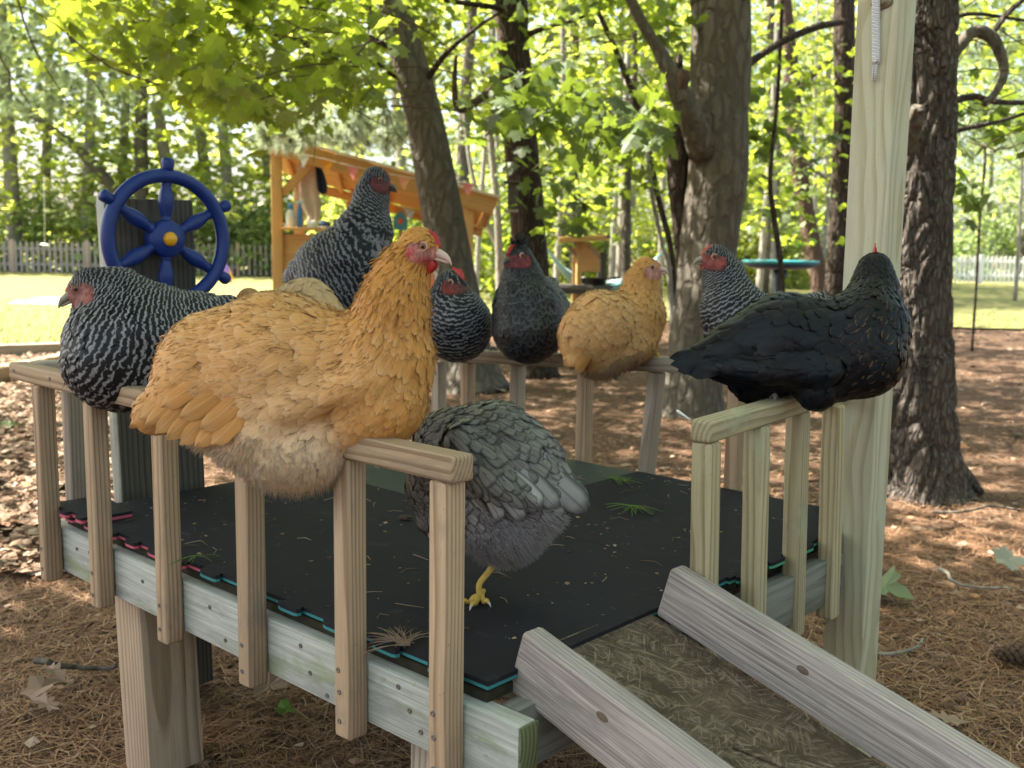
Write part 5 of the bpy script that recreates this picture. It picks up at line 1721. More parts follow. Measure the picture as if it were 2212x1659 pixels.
branch_px(t3, [(1600, 150, D3, 10), (1680, 95, D3 + .3, 8), (1760, 60, D3 + .5, 8), (1830, 45, D3 + .8, 6)], M_BDARK, seed=16)

# -------- right pine
T5b = PG(1990, 1066); D5 = HD(T5b)
t5 = tree('pine_tree', 'large pine trunk with deeply furrowed bark right behind the corner post', 'tree', T5b)
P5 = [(1992, 1075, 84), (1990, 960, 74), (1986, 800, 68), (1986, 640, 64), (1990, 480, 63), (1994, 320, 62), (1998, 160, 61), (2000, 0, 61), (2002, -160, 59)]
P = [(*PH(x, y, D5), r * D5 / FPX) for x, y, r in P5]
P.append((P[-1][0] - .05, P[-1][1], P[-1][2] + 5, P[-1][3] * 0.6))
R = resample(P, 520)
h = R[:, 2] - R[0, 2]
R[:, 3] *= 1 + 0.34 * np.exp(-np.clip(h, 0, None) / 0.11)
V, F = tube_arrays(R, 110)
# bark plates: push furrows in
m = 110
Vv = V[:520 * m].reshape(520, m, 3)
ctr = Vv.mean(1, keepdims=True)
ang = np.linspace(0, 2 * math.pi, m, endpoint=False)
zz = R[:, 2][:, None] + 0 * ang[None]
rr_ = R[:, 3].mean()
def plates(u, z):
    w = 0.25 * vnoise(np.stack([u * 9, z * 5, u * 0], -1), 3)
    cell = np.stack([u * 23 + w * 5, z * 4.6 + w * 3], -1)
    i = np.floor(cell).astype(int)
    best = np.full(u.shape, 9.0); sec = np.full(u.shape, 9.0)
    nu = int(round(23 * 2 * math.pi * rr_))
    for dx in (-1, 0, 1):
        for dy in (-1, 0, 1):
            cx = i[..., 0] + dx; cyy = i[..., 1] + dy
            hh = (np.mod(cx, max(nu, 1)) * 73856093) ^ (cyy * 19349663)
            jx = ((hh >> 3) & 1023) / 1023.0; jy = ((hh >> 13) & 1023) / 1023.0
            d = np.hypot(cx + jx - cell[..., 0], cyy + jy - cell[..., 1])
            sec = np.where(d < best, best, np.minimum(sec, d)); best = np.minimum(best, d)
    return sec - best
e = plates(ang[None] * rr_ + 0 * zz, zz)
disp = np.clip(e / 0.42, 0, 1) ** 0.6 * 0.023 + 0.004 * vnoise(np.stack([ang[None] * rr_ * 60 + 0 * zz, zz * 22, zz * 0], -1), 12) + 0.006 * vnoise(np.stack([ang[None] * 3 + 0 * zz, zz * 3, zz * 0], -1), 8)
dirv = nrm(Vv - ctr)
V[:520 * m] = (Vv + dirv * (disp - 0.014)[..., None]).reshape(-1, 3)
link('trunk', mesh_np('trunk', V, F, True), M_BPINE, t5)
branch_px(t5, [(1955, 318, D5 - .14, 26), (1968, 285, D5 - .20, 20), (1978, 255, D5 - .25, 17), (1984, 232, D5 - .28, 15)], M_BMAPLE, name='branch_stub', seg=14, seed=17)
branch_px(t5, [(2050, 130, D5 + .1, 13), (2075, 95, D5 + .15, 13), (2105, 68, D5 + .2, 13), (2140, 80, D5 + .22, 13), (2160, 115, D5 + .22, 12), (2168, 160, D5 + .2, 10), (2150, 200, D5 + .15, 8), (2125, 225, D5 + .1, 6)], M_BMAPLE, n=40, seg=12, seed=18)
branch_px(t5, [(2050, 222, D5 + .1, 7), (2100, 208, D5 + .3, 7), (2150, 220, D5 + .5, 6), (2225, 222, D5 + .8, 5)], M_BDARK, seed=19)
branch_px(t5, [(2050, 285, D5 + .1, 5), (2100, 275, D5 + .3, 5), (2160, 262, D5 + .5, 4), (2230, 240, D5 + .8, 4)], M_BDARK, seed=20)
branch_px(t5, [(2140, 78, D5 + .2, 6), (2175, 30, D5 + .3, 6), (2215, -5, D5 + .4, 5)], M_BDARK, seed=21)
branch_px(t5, [(2050, 40, D5 + .1, 5), (2110, 30, D5 + .3, 4), (2220, 45, D5 + .6, 3)], M_BDARK, seed=22)
twiglets(t5, 46, (2050, 2260, -20, 320, D5, D5 + 2.5), M_TWIG, 23, (0.25, 0.7), 0.004, 0.15)
for k, (x0, y0, x1, y1) in enumerate(((2055, 980, 2120, 1060), (1925, 985, 1880, 1050))):
    branch_px(t5, [(x0 - 14 * (1 if k == 0 else -1), y0, D5 - .05, 22), ((x0 + x1) / 2, (y0 + y1) / 2 + 12, D5 - .02, 17), (x1, y1 + 4, D5, 8)], M_BPINE, name='root', seg=10, seed=24 + k)

# -------- slender trunks near the post
T4b = PG(1782, 705); D4 = HD(T4b)
t4 = tree('slender_tree', 'slender dark trunk leaning right, rising from behind the black hen', 'tree', T4b)
trunk_px(t4, [(1778, 712, 20), (1768, 600, 19), (1752, 520, 18), (1736, 430, 18), (1724, 340, 17), (1715, 240, 17), (1706, 120, 16), (1694, 0, 15), (1686, -150, 13)], D4, M_BRED, 14, 0.08, seed=31, top=3.5, flare=0.3)
branch_px(t4, [(1716, 215, D4, 8), (1750, 165, D4 - .2, 8), (1800, 125, D4 - .4, 6), (1840, 110, D4 - .5, 5)], M_BDARK, seed=32)
branch_px(t4, [(1725, 330, D4, 6), (1765, 370, D4, 5), (1800, 395, D4, 4)], M_BPALE, seed=33)
T6b = PG(1806, 740); D6 = HD(T6b)
t6 = tree('slender_tree', 'dark trunk standing directly left of the corner post, half hidden by it', 'tree', T6b)
trunk_px(t6, [(1800, 745, 24), (1806, 600, 22), (1816, 420, 20), (1822, 240, 20), (1824, 60, 22), (1828, -150, 20)], D6, M_BDARK, 16, 0.10, seed=34, top=4, flare=0.3)

# -------- saplings
saps = [
    ('thin forked sapling crossing in front of the thick maple, dark stem', [(1476, 700, 7), (1452, 560, 6), (1420, 420, 6), (1390, 270, 6), (1335, 120, 6), (1290, 20, 5)], 9.0, M_BDARK),
    ('straight slim sapling with a mossy stem above the far buff hen', [(1362, 690, 9), (1352, 560, 10), (1355, 420, 8), (1360, 300, 7), (1372, 150, 6), (1368, 0, 5)], 11.0, M_BMAPLE),
    ('pale bent sapling stem right of the far buff hen', [(1464, 690, 5), (1446, 600, 6), (1430, 530, 5), (1410, 430, 5), (1395, 330, 4)], 8.0, M_BPALE),
    ('thin dark sapling between the thick maple and the slender dark trunk', [(1700, 690, 6), (1688, 600, 6), (1672, 470, 6), (1664, 380, 5), (1680, 200, 4), (1690, 0, 4)], 8.6, M_BDARK),
    ('pale sapling stem left of the double trunk', [(1082, 700, 9), (1078, 560, 8), (1074, 450, 8), (1062, 330, 7), (1050, 200, 6)], 14.0, M_BPALE),
    ('crooked pale sapling leaning right beside the kiosk', [(1110, 690, 6), (1085, 560, 6), (1050, 480, 6), (1030, 420, 5), (1012, 330, 4), (1000, 220, 3)], 15.0, M_BPALE),
    ('hanging thin vine stem on the right edge of the wood', [(2101, 738, 3), (2110, 600, 3), (2118, 450, 3), (2128, 330, 3), (2110, 230, 2)], 12.2, M_BDARK),
]
for k, (lab, pts, D, mt) in enumerate(saps):
    t = tree('sapling', lab, 'sapling', PH(pts[0][0], pts[0][1], D) * [1, 1, 0], 'saplings in the wood')
    trunk_px(t, pts, D, mt, 8, 0.10, seed=40 + k)

# pale stems farther back in the wood
g_ = np.random.default_rng(55)
pale_mesh = []
for k in range(3):
    hgt = 7.0
    pts = [(0.12 * math.sin(q * 5 + k * 2) * q + (0.5 - k * .4) * q * q, 0.08 * math.cos(q * 4 + k), hgt * q, 0.055 * (1 - 0.6 * q)) for q in np.linspace(0, 1, 9)]
    ac = Acc()
    V, F = tube_arrays(resample(pts, 24), 8, amp=0.1, freq=(2, 1))
    ac.add(V, F)
    for b in range(7):
        z0 = g_.uniform(1.2, 5.5); a = g_.uniform(0, 6.28); l = g_.uniform(0.5, 1.2)
        p0 = np.array([np.interp(z0 / hgt, np.linspace(0, 1, 9), [p[0] for p in pts]), np.interp(z0 / hgt, np.linspace(0, 1, 9), [p[1] for p in pts]), z0])
        d = np.array([math.cos(a), math.sin(a), g_.uniform(-0.1, 0.6)])
        V, F = tube_arrays(resample([(*p0, 0.02), (*(p0 + d * l * .5 + [0, 0, .05]), 0.013), (*(p0 + d * l), 0.004)], 8), 5)
        ac.add(V, F)
    pale_mesh.append(ac.mesh('trunk'))
    pale_mesh[-1].materials.append(M_BPALE)
side_words = ['left of the thick maple', 'right of the thick maple', 'beyond the kiosk', 'beyond the hammock']
stems = [(1030, 19), (1062, 24), (1192, 17), (1226, 25), (1318, 21), (1338, 15), (1412, 19), (1638, 18), (1662, 23), (1748, 20), (1770, 26), (930, 24), (2180, 24)]
for k, (x, D) in enumerate(stems):
    p = GX(x, D)
    t = empty('young_tree', p, 'pale slender young tree trunk in the sunlit wood ' + (side_words[2] if x < 1100 else side_words[3] if x < 1440 else side_words[1] if x < 1800 else 'right of the big pine'), 'young tree', 'pale young trees in the sunlit wood ' + ('a' if x < 1100 else 'b' if x < 1440 else 'c' if x < 1800 else 'd'), g_.uniform(0, 6.28))
    t['group'] = 'pale young trees ' + (side_words[2] if x < 1100 else side_words[3] if x < 1440 else side_words[1] if x < 1800 else 'right of the big pine')
    s = g_.uniform(0.8, 1.2)
    o = link('trunk', pale_mesh[k % 3], None, t, Matrix.Translation(Vector(p)) @ Matrix.Rotation(g_.uniform(0, 6.28), 4, 'Z') @ Matrix.Diagonal((s, s, s * 1.1, 1)))

# -------- foliage of the near maples
g1 = np.random.default_rng(101)
def px_centers(n, xr, ylim, D, g):
    """cluster centres in the wedge under the canopy: xr columns, ylim(x) lower edge, D range"""
    out = []
    for _ in range(n):
        x = g.uniform(*xr)
        y = g.uniform(-170, np.interp(x, ylim[0], ylim[1]))
        d = g.uniform(*D)
        if abs(x - np.interp(y, [-160, 0, 120, 250, 400], [815, 850, 880, 915, 944])) < 85: d = D1 + 0.6 + abs(g.normal())
        if abs(x - 1105) < 75: d = D2 + 0.6 + abs(g.normal())
        out.append(PH(x, y, d))
    return np.array(out)


c1 = px_centers(250, (170, 900), ([170, 250, 330, 430, 520, 600, 700, 800, 900], [20, 90, 150, 200, 235, 245, 230, 195, 165]), (5.2, 9.5), g1)
cl1 = leaf_cloud(MAPLE, c1, 12, 0.20, 0.105, g1, 0.45, 0.55, 0.5)
c1b = px_centers(150, (860, 1480), ([860, 960, 1060, 1150, 1250, 1350, 1480], [230, 260, 250, 260, 330, 390, 330]), (7.5, 12.5), g1)
cl1b = leaf_cloud(MAPLE, c1b, 11, 0.22, 0.10, g1, 0.45, 0.5, 0.5)
o = leaf_obj('foliage', [cl1], M_LNEAR, t1); o['kind'] = 'stuff'
o = leaf_obj('foliage', [cl1b], M_LNEAR, t2); o['kind'] = 'stuff'
twiglets(t1, 70, (300, 860, -60, 230, 5.4, 8), M_TWIG, 61, (0.4, 1.1), 0.006, 0.1)
twiglets(t2, 40, (900, 1450, -40, 250, 8, 11), M_TWIG, 62, (0.4, 1.1), 0.006, 0.1)
c1c = np.array([PH(g1.uniform(1130, 1480), g1.uniform(240, 520), g1.uniform(12, 17)) for _ in range(70)] + [PH(g1.uniform(1600, 1860), g1.uniform(60, 500), g1.uniform(12, 17)) for _ in range(80)] + [PH(g1.uniform(2050, 2260), g1.uniform(-40, 330), g1.uniform(11, 17)) for _ in range(50)])
# darker sprays nearer to the camera
sp_c = [PH(x, y, D) for x, y, D in ((1085, 225, 5.0), (1120, 250, 5.1), (1150, 205, 5.2), (1190, 215, 5.6), (1235, 240, 5.8), (1270, 260, 6.2), (1300, 235, 6.4), (1180, 350, 7.4), (1215, 380, 7.6), (1250, 430, 7.8), (1205, 470, 8), (1250, 500, 8), (1280, 360, 8), (1330, 300, 8.2), (1390, 240, 7.6), (1410, 330, 8), (1440, 400, 8),
          (1620, 200, 8.6), (1650, 250, 9), (1660, 320, 9), (1640, 390, 9), (1690, 290, 9), (1730, 220, 9.2), (1690, 420, 9.4), (1640, 160, 8.4), (1460, 60, 7.2), (1420, 10, 7), (1300, 20, 7), (1180, 30, 7.4), (1720, 330, 9.5), (1770, 300, 9.5), (1720, 470, 9.5),
          (2090, 215, 6), (2130, 250, 6), (2170, 290, 6.2), (2110, 290, 6), (2080, 370, 6.4), (2060, 410, 6.4), (2190, 240, 6.2))]
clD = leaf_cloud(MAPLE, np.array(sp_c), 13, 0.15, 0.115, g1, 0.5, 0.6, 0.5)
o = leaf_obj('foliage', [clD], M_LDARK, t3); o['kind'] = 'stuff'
o = leaf_obj('foliage', [leaf_cloud(MID, c1c, 14, 0.34, 0.12, g1, 0.5, 0.5, 0.5)], M_LNEAR, t4); o['kind'] = 'stuff'

# the leaves that show largest, one object each
lm = []
for k in range(4):
    TV, TF = MAPLE
    V = TV.copy(); V[:, 2] += 0.05 * np.sin(V[:, 0] * 5 + k) + 0.06 * (k - 1.5) * V[:, 1] ** 2
    me = mesh_np('leaf', V, [TF], False, {'rnd': np.full(len(V), (0.25, 0.5, 0.7, 0.92)[k])})
    me.materials.append(M_LNEAR); lm.append(me)
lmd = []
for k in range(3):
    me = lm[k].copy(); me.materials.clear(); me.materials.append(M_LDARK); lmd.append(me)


def leaf_parts(t, n, xr, ylim, D, meshes, g, size=(0.085, 0.125)):
    for _ in range(n):
        x = g.uniform(*xr)
        y = np.interp(x, ylim[0], ylim[1]) - abs(g.normal()) * 75
        if abs(x - np.interp(y, [-160, 0, 120, 250, 400], [815, 850, 880, 915, 944])) < 70: x -= 110
        p = PH(x, y, g.uniform(*D))
        a = g.uniform(0, 6.28)
        yv = np.array([[math.cos(a), math.sin(a), -g.uniform(0.3, 1.4)]])
        R = rot_frames(yv, np.array([[g.normal() * .5, g.normal() * .5, 1.0]]))[0]
        s = g.uniform(*size)
        M = Matrix(((*(R[0] * s), p[0]), (*(R[1] * s), p[1]), (*(R[2] * s), p[2]), (0, 0, 0, 1)))
        link('leaf', meshes[int(g.integers(0, len(meshes)))], None, t, M)


leaf_parts(t1, 210, (220, 880), ([220, 330, 430, 520, 620, 720, 800, 880], [80, 165, 215, 255, 262, 240, 205, 180]), (4.6, 6.2), lm, g1)
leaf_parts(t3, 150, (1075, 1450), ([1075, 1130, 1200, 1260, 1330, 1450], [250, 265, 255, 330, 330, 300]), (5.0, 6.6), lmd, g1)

# -------- the canopy that shades the platform
g2 = np.random.default_rng(202)
sd_h = np.array([SUN_DIR.x, SUN_DIR.y, 0.0]); sd_h /= np.linalg.norm(sd_h)
cc = []
for _ in range(520):
    rr = 8.4 * math.sqrt(g2.uniform()); a = g2.uniform(0, 6.28)
    q = np.array([CAM[0], CAM[1], 0]) + _fw * (4.6 + rr * math.cos(a)) + _rt * (1.0 + 1.05 * rr * math.sin(a)) 
    hgt = g2.uniform(3.4, 7.0)
    q = q + sd_h * (hgt / math.tan(SUN_EL))
    D = HD(q)
    if D > 0.4 and hgt < CAM[2] + 0.25 * D + 0.5:
        hgt = CAM[2] + 0.25 * D + 0.5 + g2.uniform(0, 2.5)
    q[2] = hgt
    cc.append(q)
for _ in range(420):                                  # extra unseen leaf clusters added up-sun to keep direct sun off the platform
    q = np.array([0.7, 0.6, 0]) + np.array([g2.uniform(-2.0, 2.0), g2.uniform(-2.0, 2.0), 0])
    hgt = g2.uniform(3.6, 6.2)
    q = q + sd_h * ((hgt - 0.7) / math.tan(SUN_EL)); q[2] = hgt
    D = HD(q)
    if D > 0.3 and hgt < CAM[2] + 0.27 * D + 0.4: continue
    cc.append(q)
cc = np.array(cc)
own = np.argmin(np.stack([np.linalg.norm(cc[:, :2] - b[:2], axis=1) for b in (T1b, T3b, T2b)]), 0)
for k, t in enumerate((t1, t3, t2)):
    sel = cc[own == k]
    if len(sel):
        o = leaf_obj('crown', [leaf_cloud(MID, sel, 38, 0.36, 0.15, g2, 0.4, 0.35, 0.5)], M_LNEAR, t)
        o['kind'] = 'stuff'
nt5 = np.stack([PH(x, y, D) for x, y, D in [(g2.uniform(2040, 2300), g2.uniform(-60, 330), g2.uniform(5.2, 8.5)) for _ in range(130)]])
V, F, r = tufts(nt5, nrm(g2.normal(size=(130, 3)) + [0, 0, -.3]), g2, 44, 0.10, 0.0013)
o = link('needles', mesh_np('needles', V, [F], False, {'rnd': r}), M_NEED, t5); o['kind'] = 'stuff'

# -------- pine boughs
for lab, box, n, L, sd in (('pale sunlit pine bough hanging over the kiosk roof', (560, 905, 215, 312, 9.3, 10.3), 190, 0.13, 1), ('pine bough reaching in at the upper left corner', (-40, 300, -40, 250, 8.5, 12), 170, 0.13, 2)):
    gb = np.random.default_rng(300 + sd)
    x0, x1, y0, y1, d0, d1 = box
    pts = np.array([PH(gb.uniform(x0, x1), y0 + (y1 - y0) * gb.beta(2.2, 1.4), gb.uniform(d0, d1)) for _ in range(n)])
    t = empty('pine_bough', PH((x0 + x1) / 2, y0 - 60, d0), lab, 'pine bough')
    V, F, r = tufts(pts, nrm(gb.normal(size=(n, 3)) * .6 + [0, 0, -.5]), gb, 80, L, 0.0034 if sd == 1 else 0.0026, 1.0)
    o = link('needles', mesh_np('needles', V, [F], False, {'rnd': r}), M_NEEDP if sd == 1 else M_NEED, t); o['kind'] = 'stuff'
    for b in range(4):
        xa = x0 + (x1 - x0) * (b + 0.2) / 4
        branch_px(t, [(xa - 60, y0 - 120, d0 + b * .3, 3), (xa, (y0 + y1) / 2 - 30, d0 + b * .3, 2.2), (xa + 90, y1 - 20, d0 + b * .35, 1)], M_BPALE if sd == 1 else M_TWIG, seed=b)

# -------- far woodland
g3 = np.random.default_rng(404)
crowns = []
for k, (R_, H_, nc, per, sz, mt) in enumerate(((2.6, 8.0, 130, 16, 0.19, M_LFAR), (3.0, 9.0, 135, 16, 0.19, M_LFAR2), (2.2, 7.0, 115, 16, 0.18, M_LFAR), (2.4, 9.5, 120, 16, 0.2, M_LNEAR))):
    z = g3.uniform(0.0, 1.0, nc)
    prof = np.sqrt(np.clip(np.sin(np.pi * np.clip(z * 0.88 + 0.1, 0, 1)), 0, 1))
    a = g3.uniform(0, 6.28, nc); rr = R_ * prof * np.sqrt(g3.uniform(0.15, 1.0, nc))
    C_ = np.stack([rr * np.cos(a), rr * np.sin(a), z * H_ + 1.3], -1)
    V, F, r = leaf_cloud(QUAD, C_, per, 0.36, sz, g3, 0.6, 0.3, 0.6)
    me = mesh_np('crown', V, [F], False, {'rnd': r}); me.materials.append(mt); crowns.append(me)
ftr = []
for k in range(3):
    pts = [(0.2 * math.sin(q * 4 + k), 0.2 * math.cos(q * 3 + k * 2) - .2, 9 * q, 0.17 * (1 - 0.7 * q)) for q in np.linspace(0, 1, 7)]
    V, F = tube_arrays(resample(pts, 14), 9, amp=0.12, freq=(2, 1))
    me = mesh_np('trunk', V, F); me.materials.append((M_BMAPLE, M_BMAPLE, M_BPALE)[k]); ftr.append(me)
spots = [(-260, 35.5), (-120, 36), (-20, 37.5), (50, 36), (125, 38), (200, 36), (275, 38), (350, 36.2), (430, 38), (500, 36), (570, 38), (650, 35.6), (770, 34), (860, 29), (940, 36), (1000, 23), (1080, 31), (1150, 37), (1210, 26), (1290, 33), (1370, 25), (1440, 36), (1500, 29), (1580, 33), (1650, 24), (1710, 37), (1770, 29), (1860, 33), (2040, 43), (2110, 46), (2190, 41), (2270, 44), (2380, 40),
         (720, 45), (1030, 46), (1180, 48), (1340, 46), (1520, 47), (1680, 48), (1840, 47), (1960, 48), (2080, 54), (2230, 52)]
for k, (x, D) in enumerate(spots):
    p = GX(x, D)
    reg = 'far left' if x < 400 else 'left' if x < 900 else 'middle' if x < 1450 else 'right' if x < 1900 else 'far right'
    lab = {'far left': 'leafy tree behind the left picket fence', 'left': 'leafy tree in the wood behind the orange kiosk', 'middle': 'leafy tree in the wood beyond the hammock', 'right': 'leafy tree in the wood beyond the teal table', 'far right': 'leafy tree behind the white fence'}[reg]
    t = empty('leafy_tree', p, lab, 'tree', 'leafy trees in the ' + reg + ' of the wood')
    s = g3.uniform(0.85, 1.25) * (1.35 if x < 700 else 1.0)
    M0 = Matrix.Translation(Vector(p)) @ Matrix.Rotation(g3.uniform(0, 6.28), 4, 'Z') @ Matrix.Diagonal((s, s, s, 1))
    link('trunk', ftr[2] if x < 900 and D < 40 else ftr[k % 3], None, t, M0)
    ci = int(g3.integers(0, 4))
    t['label'] = ('broad yellow green ', 'bluish green ', 'slim yellow green ', 'tall fresh green ')[ci] + lab.replace('leafy tree', 'tree') + (', pale trunk' if (k % 3 == 2 and not (x < 900 and D < 40)) else '') + (', farthest' if D > 42 and x < 2000 else '')
    link('crown', crowns[ci], None, t, M0 @ Matrix.Translation((0, 0, -1.1 if x < 900 else 0)) @ Matrix.Diagonal((1.15, 1.15, 1.1 if D < 40 else 1.5, 1)))
for k, (lat, D, s) in enumerate(((5.2, 1.5, .75), (7.0, 4.5, .8), (3.8, -3.0, .8), (-1.5, -4.5, .85), (8.5, -1.5, .9))):  # unseen trees added beside and behind the camera to block sky light
    p = CAM * [1, 1, 0] + _fw * D + _rt * lat
    t = empty('leafy_tree', p, ('unseen leafy tree just outside the right edge of the view, added to block sky', 'unseen leafy tree to the right beyond the big pine, added to block sky', 'unseen leafy tree behind the camera on the right, added to block sky', 'unseen leafy tree right behind the camera, added to block sky', 'unseen leafy tree well outside the view on the right, added to block sky')[k], 'tree')
    M0 = Matrix.Translation(Vector(p)) @ Matrix.Rotation(k * 1.3, 4, 'Z') @ Matrix.Diagonal((s, s, s, 1))
    link('trunk', ftr[k % 3], None, t, M0)
    link('crown', crowns[k % 3], None, t, M0 @ Matrix.Translation((0, 0, -0.9)))
for lab, pts in (('brown leaning tree trunk behind the left picket fence, slanting up to the left', [(318, 590, 12), (285, 470, 11), (215, 370, 11), (140, 300, 9), (50, 236, 7), (-30, 190, 6)]), ('upright dark tree trunk above the ship wheel behind the left fence', [(312, 590, 15), (308, 420, 14), (304, 300, 14), (310, 150, 13), (318, 0, 11)])):
    t = empty('tree_trunk', PG(pts[0][0], 600) * [0, 0, 0] + GX(pts[0][0], 35), lab, 'tree')
    trunk_px(t, pts, 35.0, M_BMAPLE, 10, 0.08, seed=91)
# shrubs along the fence and at the lawn's end
bush = []
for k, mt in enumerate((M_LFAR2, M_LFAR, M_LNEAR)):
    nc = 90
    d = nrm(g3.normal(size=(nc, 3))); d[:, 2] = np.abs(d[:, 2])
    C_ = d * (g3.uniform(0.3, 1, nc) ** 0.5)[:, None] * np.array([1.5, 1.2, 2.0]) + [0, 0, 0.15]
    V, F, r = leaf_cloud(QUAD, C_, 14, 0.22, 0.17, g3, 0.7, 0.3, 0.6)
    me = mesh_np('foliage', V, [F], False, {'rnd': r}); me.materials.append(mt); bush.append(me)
for k, (x, D, m_) in enumerate(((-60, 36, 1), (90, 36.5, 0), (190, 36, 1), (300, 36, 2), (420, 35.5, 1), (500, 34.5, 0), (560, 34.5, 0), (620, 36, 1), (760, 30, 1), (850, 26, 2), (930, 28, 1), (1030, 21, 2), (1060, 26, 2), (1100, 24, 1), (1190, 30, 1), (1260, 34, 0), (1330, 31, 1), (1400, 34, 0), (1470, 30, 1), (1560, 33, 0), (1640, 31, 1), (1700, 34, 0), (1760, 31, 1), (1850, 34, 0), (2060, 41, 0), (2130, 42, 0), (2210, 42, 1), (2300, 41, 0))):
    p = GX(x, D)
    reg = 'behind the left picket fence' if x < 640 else 'between the kiosk and the double trunk' if x < 1120 else 'beyond the hammock' if x < 1500 else 'beyond the teal table' if x < 1900 else 'behind the white fence on the right'
    t = empty('shrub', p, ('bluish green shrub ', 'yellow green shrub ', 'fresh green shrub ')[m_] + reg, 'shrub', 'shrubs ' + reg)
    s = g3.uniform(0.9, 1.4)
    link('foliage', bush[m_], None, t, Matrix.Translation(Vector(p)) @ Matrix.Rotation(g3.uniform(0, 6.28), 4, 'Z') @ Matrix.Diagonal((s, s, s * g3.uniform(0.9, 1.35), 1)))
# the wood far behind, one mass
nc = 110
aa = g3.uniform(-0.62, 0.62, nc); dd = g3.uniform(52, 66, nc)
C_ = np.stack([CAM[0] + dd * np.cos(YAW - aa), CAM[1] + dd * np.sin(YAW - aa), g3.uniform(0.2, 17, nc)], -1)
o = leaf_obj('far_wood', [leaf_cloud(QUAD, C_, 20, 1.1, 0.8, g3, 0.7, 0.3, 0.7)], M_LFAR)
tag(o, 'hazy mass of trees far behind the fences', 'wood', kind='stuff')

# ------------------------------------------------------------------ kiosk behind the hens
M_ORG = wood('orange_stained_pine', (0.62, 0.36, 0.13), (0.47, 0.24, 0.075), 70, contrast=0.6, blot=0.12, fine=0.2)
KD = 10.0
kq = lambda x, y, D=KD: PH(x, y, D)
kbase = GX(600, KD)
kx = nrm(np.array([_rt[0], _rt[1], 0.0]) * 1.0 + np.array([_fw[0], _fw[1], 0]) * 0.12)      # along the front
ky = np.array([-kx[1], kx[0], 0.0]) * (1 if np.array([-kx[1], kx[0], 0]) @ _fw > 0 else -1)   # away
zu = np.array([0, 0, 1.0])
kiosk = empty('play_kiosk', kbase, 'orange stained wooden play kiosk with a sloping roof behind the tall barred hen', 'kiosk')
K = lambda a, b, c: kbase + kx * a + ky * b + zu * c
WK = 1.84
zl = PH(600, 322, KD)[2]; zr = zl - 0.46
slope = (zr - zl) / WK
ra = lambda a, b=0.0: zl + slope * a - 0.20 * b
rup = tuple(nrm(zu - kx * slope + ky * 0.20))
beam('post', K(0, 0, 0), K(0, 0, zl - .03), 0.10, 0.10, M_ORG, kiosk, 0.006, up=tuple(ky))
beam('post', K(0.12, 1.05, 0), K(0.12, 1.05, ra(.12, 1.05) + .02), 0.10, 0.10, M_ORG, kiosk, 0.006, up=tuple(ky))
beam('post', K(WK, 0, 0), K(WK, 0, zr - .02), 0.11, 0.11, M_ORG, kiosk, 0.006, up=tuple(ky))
beam('post', K(WK, 1.05, 0), K(WK, 1.05, ra(WK, 1.05) + .02), 0.09, 0.09, M_ORG, kiosk, 0.006, up=tuple(ky))
beam('fascia', K(-0.02, -.07, ra(-.02) + .02), K(2.10, -.07, ra(2.10) + .02), 0.035, 0.165, M_ORG, kiosk, 0.005)
beam('fascia', K(0.05, 1.26, ra(.05, 1.26) + .03), K(2.10, 1.26, ra(2.10, 1.26) + .03), 0.035, 0.10, M_ORG, kiosk, 0.005)
for k in range(10):
    b0 = -0.03 + k * 0.131
    beam('roof_board', K(-.06, b0 + .06, ra(-.06, b0 + .06) + .10), K(2.14, b0 + .06, ra(2.14, b0 + .06) + .10), 0.122, 0.018, M_ORG, kiosk, 0.003, up=rup)
for k in range(5):
    a = 0.05 + k * 0.5
    beam('rafter', K(a, -.05, ra(a, -.05) + .06), K(a, 1.24, ra(a, 1.24) + .06), 0.04, 0.05, M_ORG, kiosk, 0.003)
beam('roof_edge', K(-.08, -.10, ra(-.08) + .122), K(2.16, -.10, ra(2.16) + .122), 0.06, 0.02, plain('sunlit_roof_edge', (0.72, 0.66, 0.55), 0.6), kiosk, 0.003)  # pale strip: sunlight on the roof's top edge, put into the colour
zc = PH(660, 492, KD)[2]
for k in range(9):
    z = zc - .06 - k * 0.131
    beam('front_board', K(0.055, 0.0, z - .066), K(1.05, 0.0, z - .066), 0.022, 0.127, M_ORG, kiosk, 0.004)
beam('counter', K(0.055, -.02, zc - .012), K(1.05, -.02, zc - .012), 0.26, 0.028, M_ORG, kiosk, 0.004)
beam('brace', K(0.05, -0.01, zl - .42), K(0.36, -0.01, zl - .10), 0.045, 0.075, M_ORG, kiosk, 0.004)
beam('brace', K(0.5, 1.04, zl - .75), K(0.86, 1.04, ra(.86, 1.04) - .0), 0.045, 0.075, M_ORG, kiosk, 0.004)
beam('brace', K(WK - .04, -.01, zr - .36), K(WK - .3, -.01, ra(WK - .3) - .05), 0.045, 0.075, M_ORG, kiosk, 0.004)
beam('back_stud', K(0.66, 1.04, 0), K(0.66, 1.04, zc + .3), 0.09, 0.06, M_ORG, kiosk, 0.004, up=tuple(ky))

# bunting along the roof edge
cloth = lambda n, c: plain(n, c, 0.85, 0.1, 0.1, 30)
M_PEN = {'white': cloth('white_cloth', (0.72, 0.72, 0.66)), 'orange': cloth('orange_cloth', (0.78, 0.33, 0.05)), 'pink': cloth('pink_cloth', (0.74, 0.27, 0.25)), 'peach': cloth('peach_cloth', (0.72, 0.33, 0.2)), 'red': cloth('red_cloth', (0.62, 0.16, 0.08)), 'blue': cloth('pale_blue_cloth', (0.45, 0.62, 0.66))}


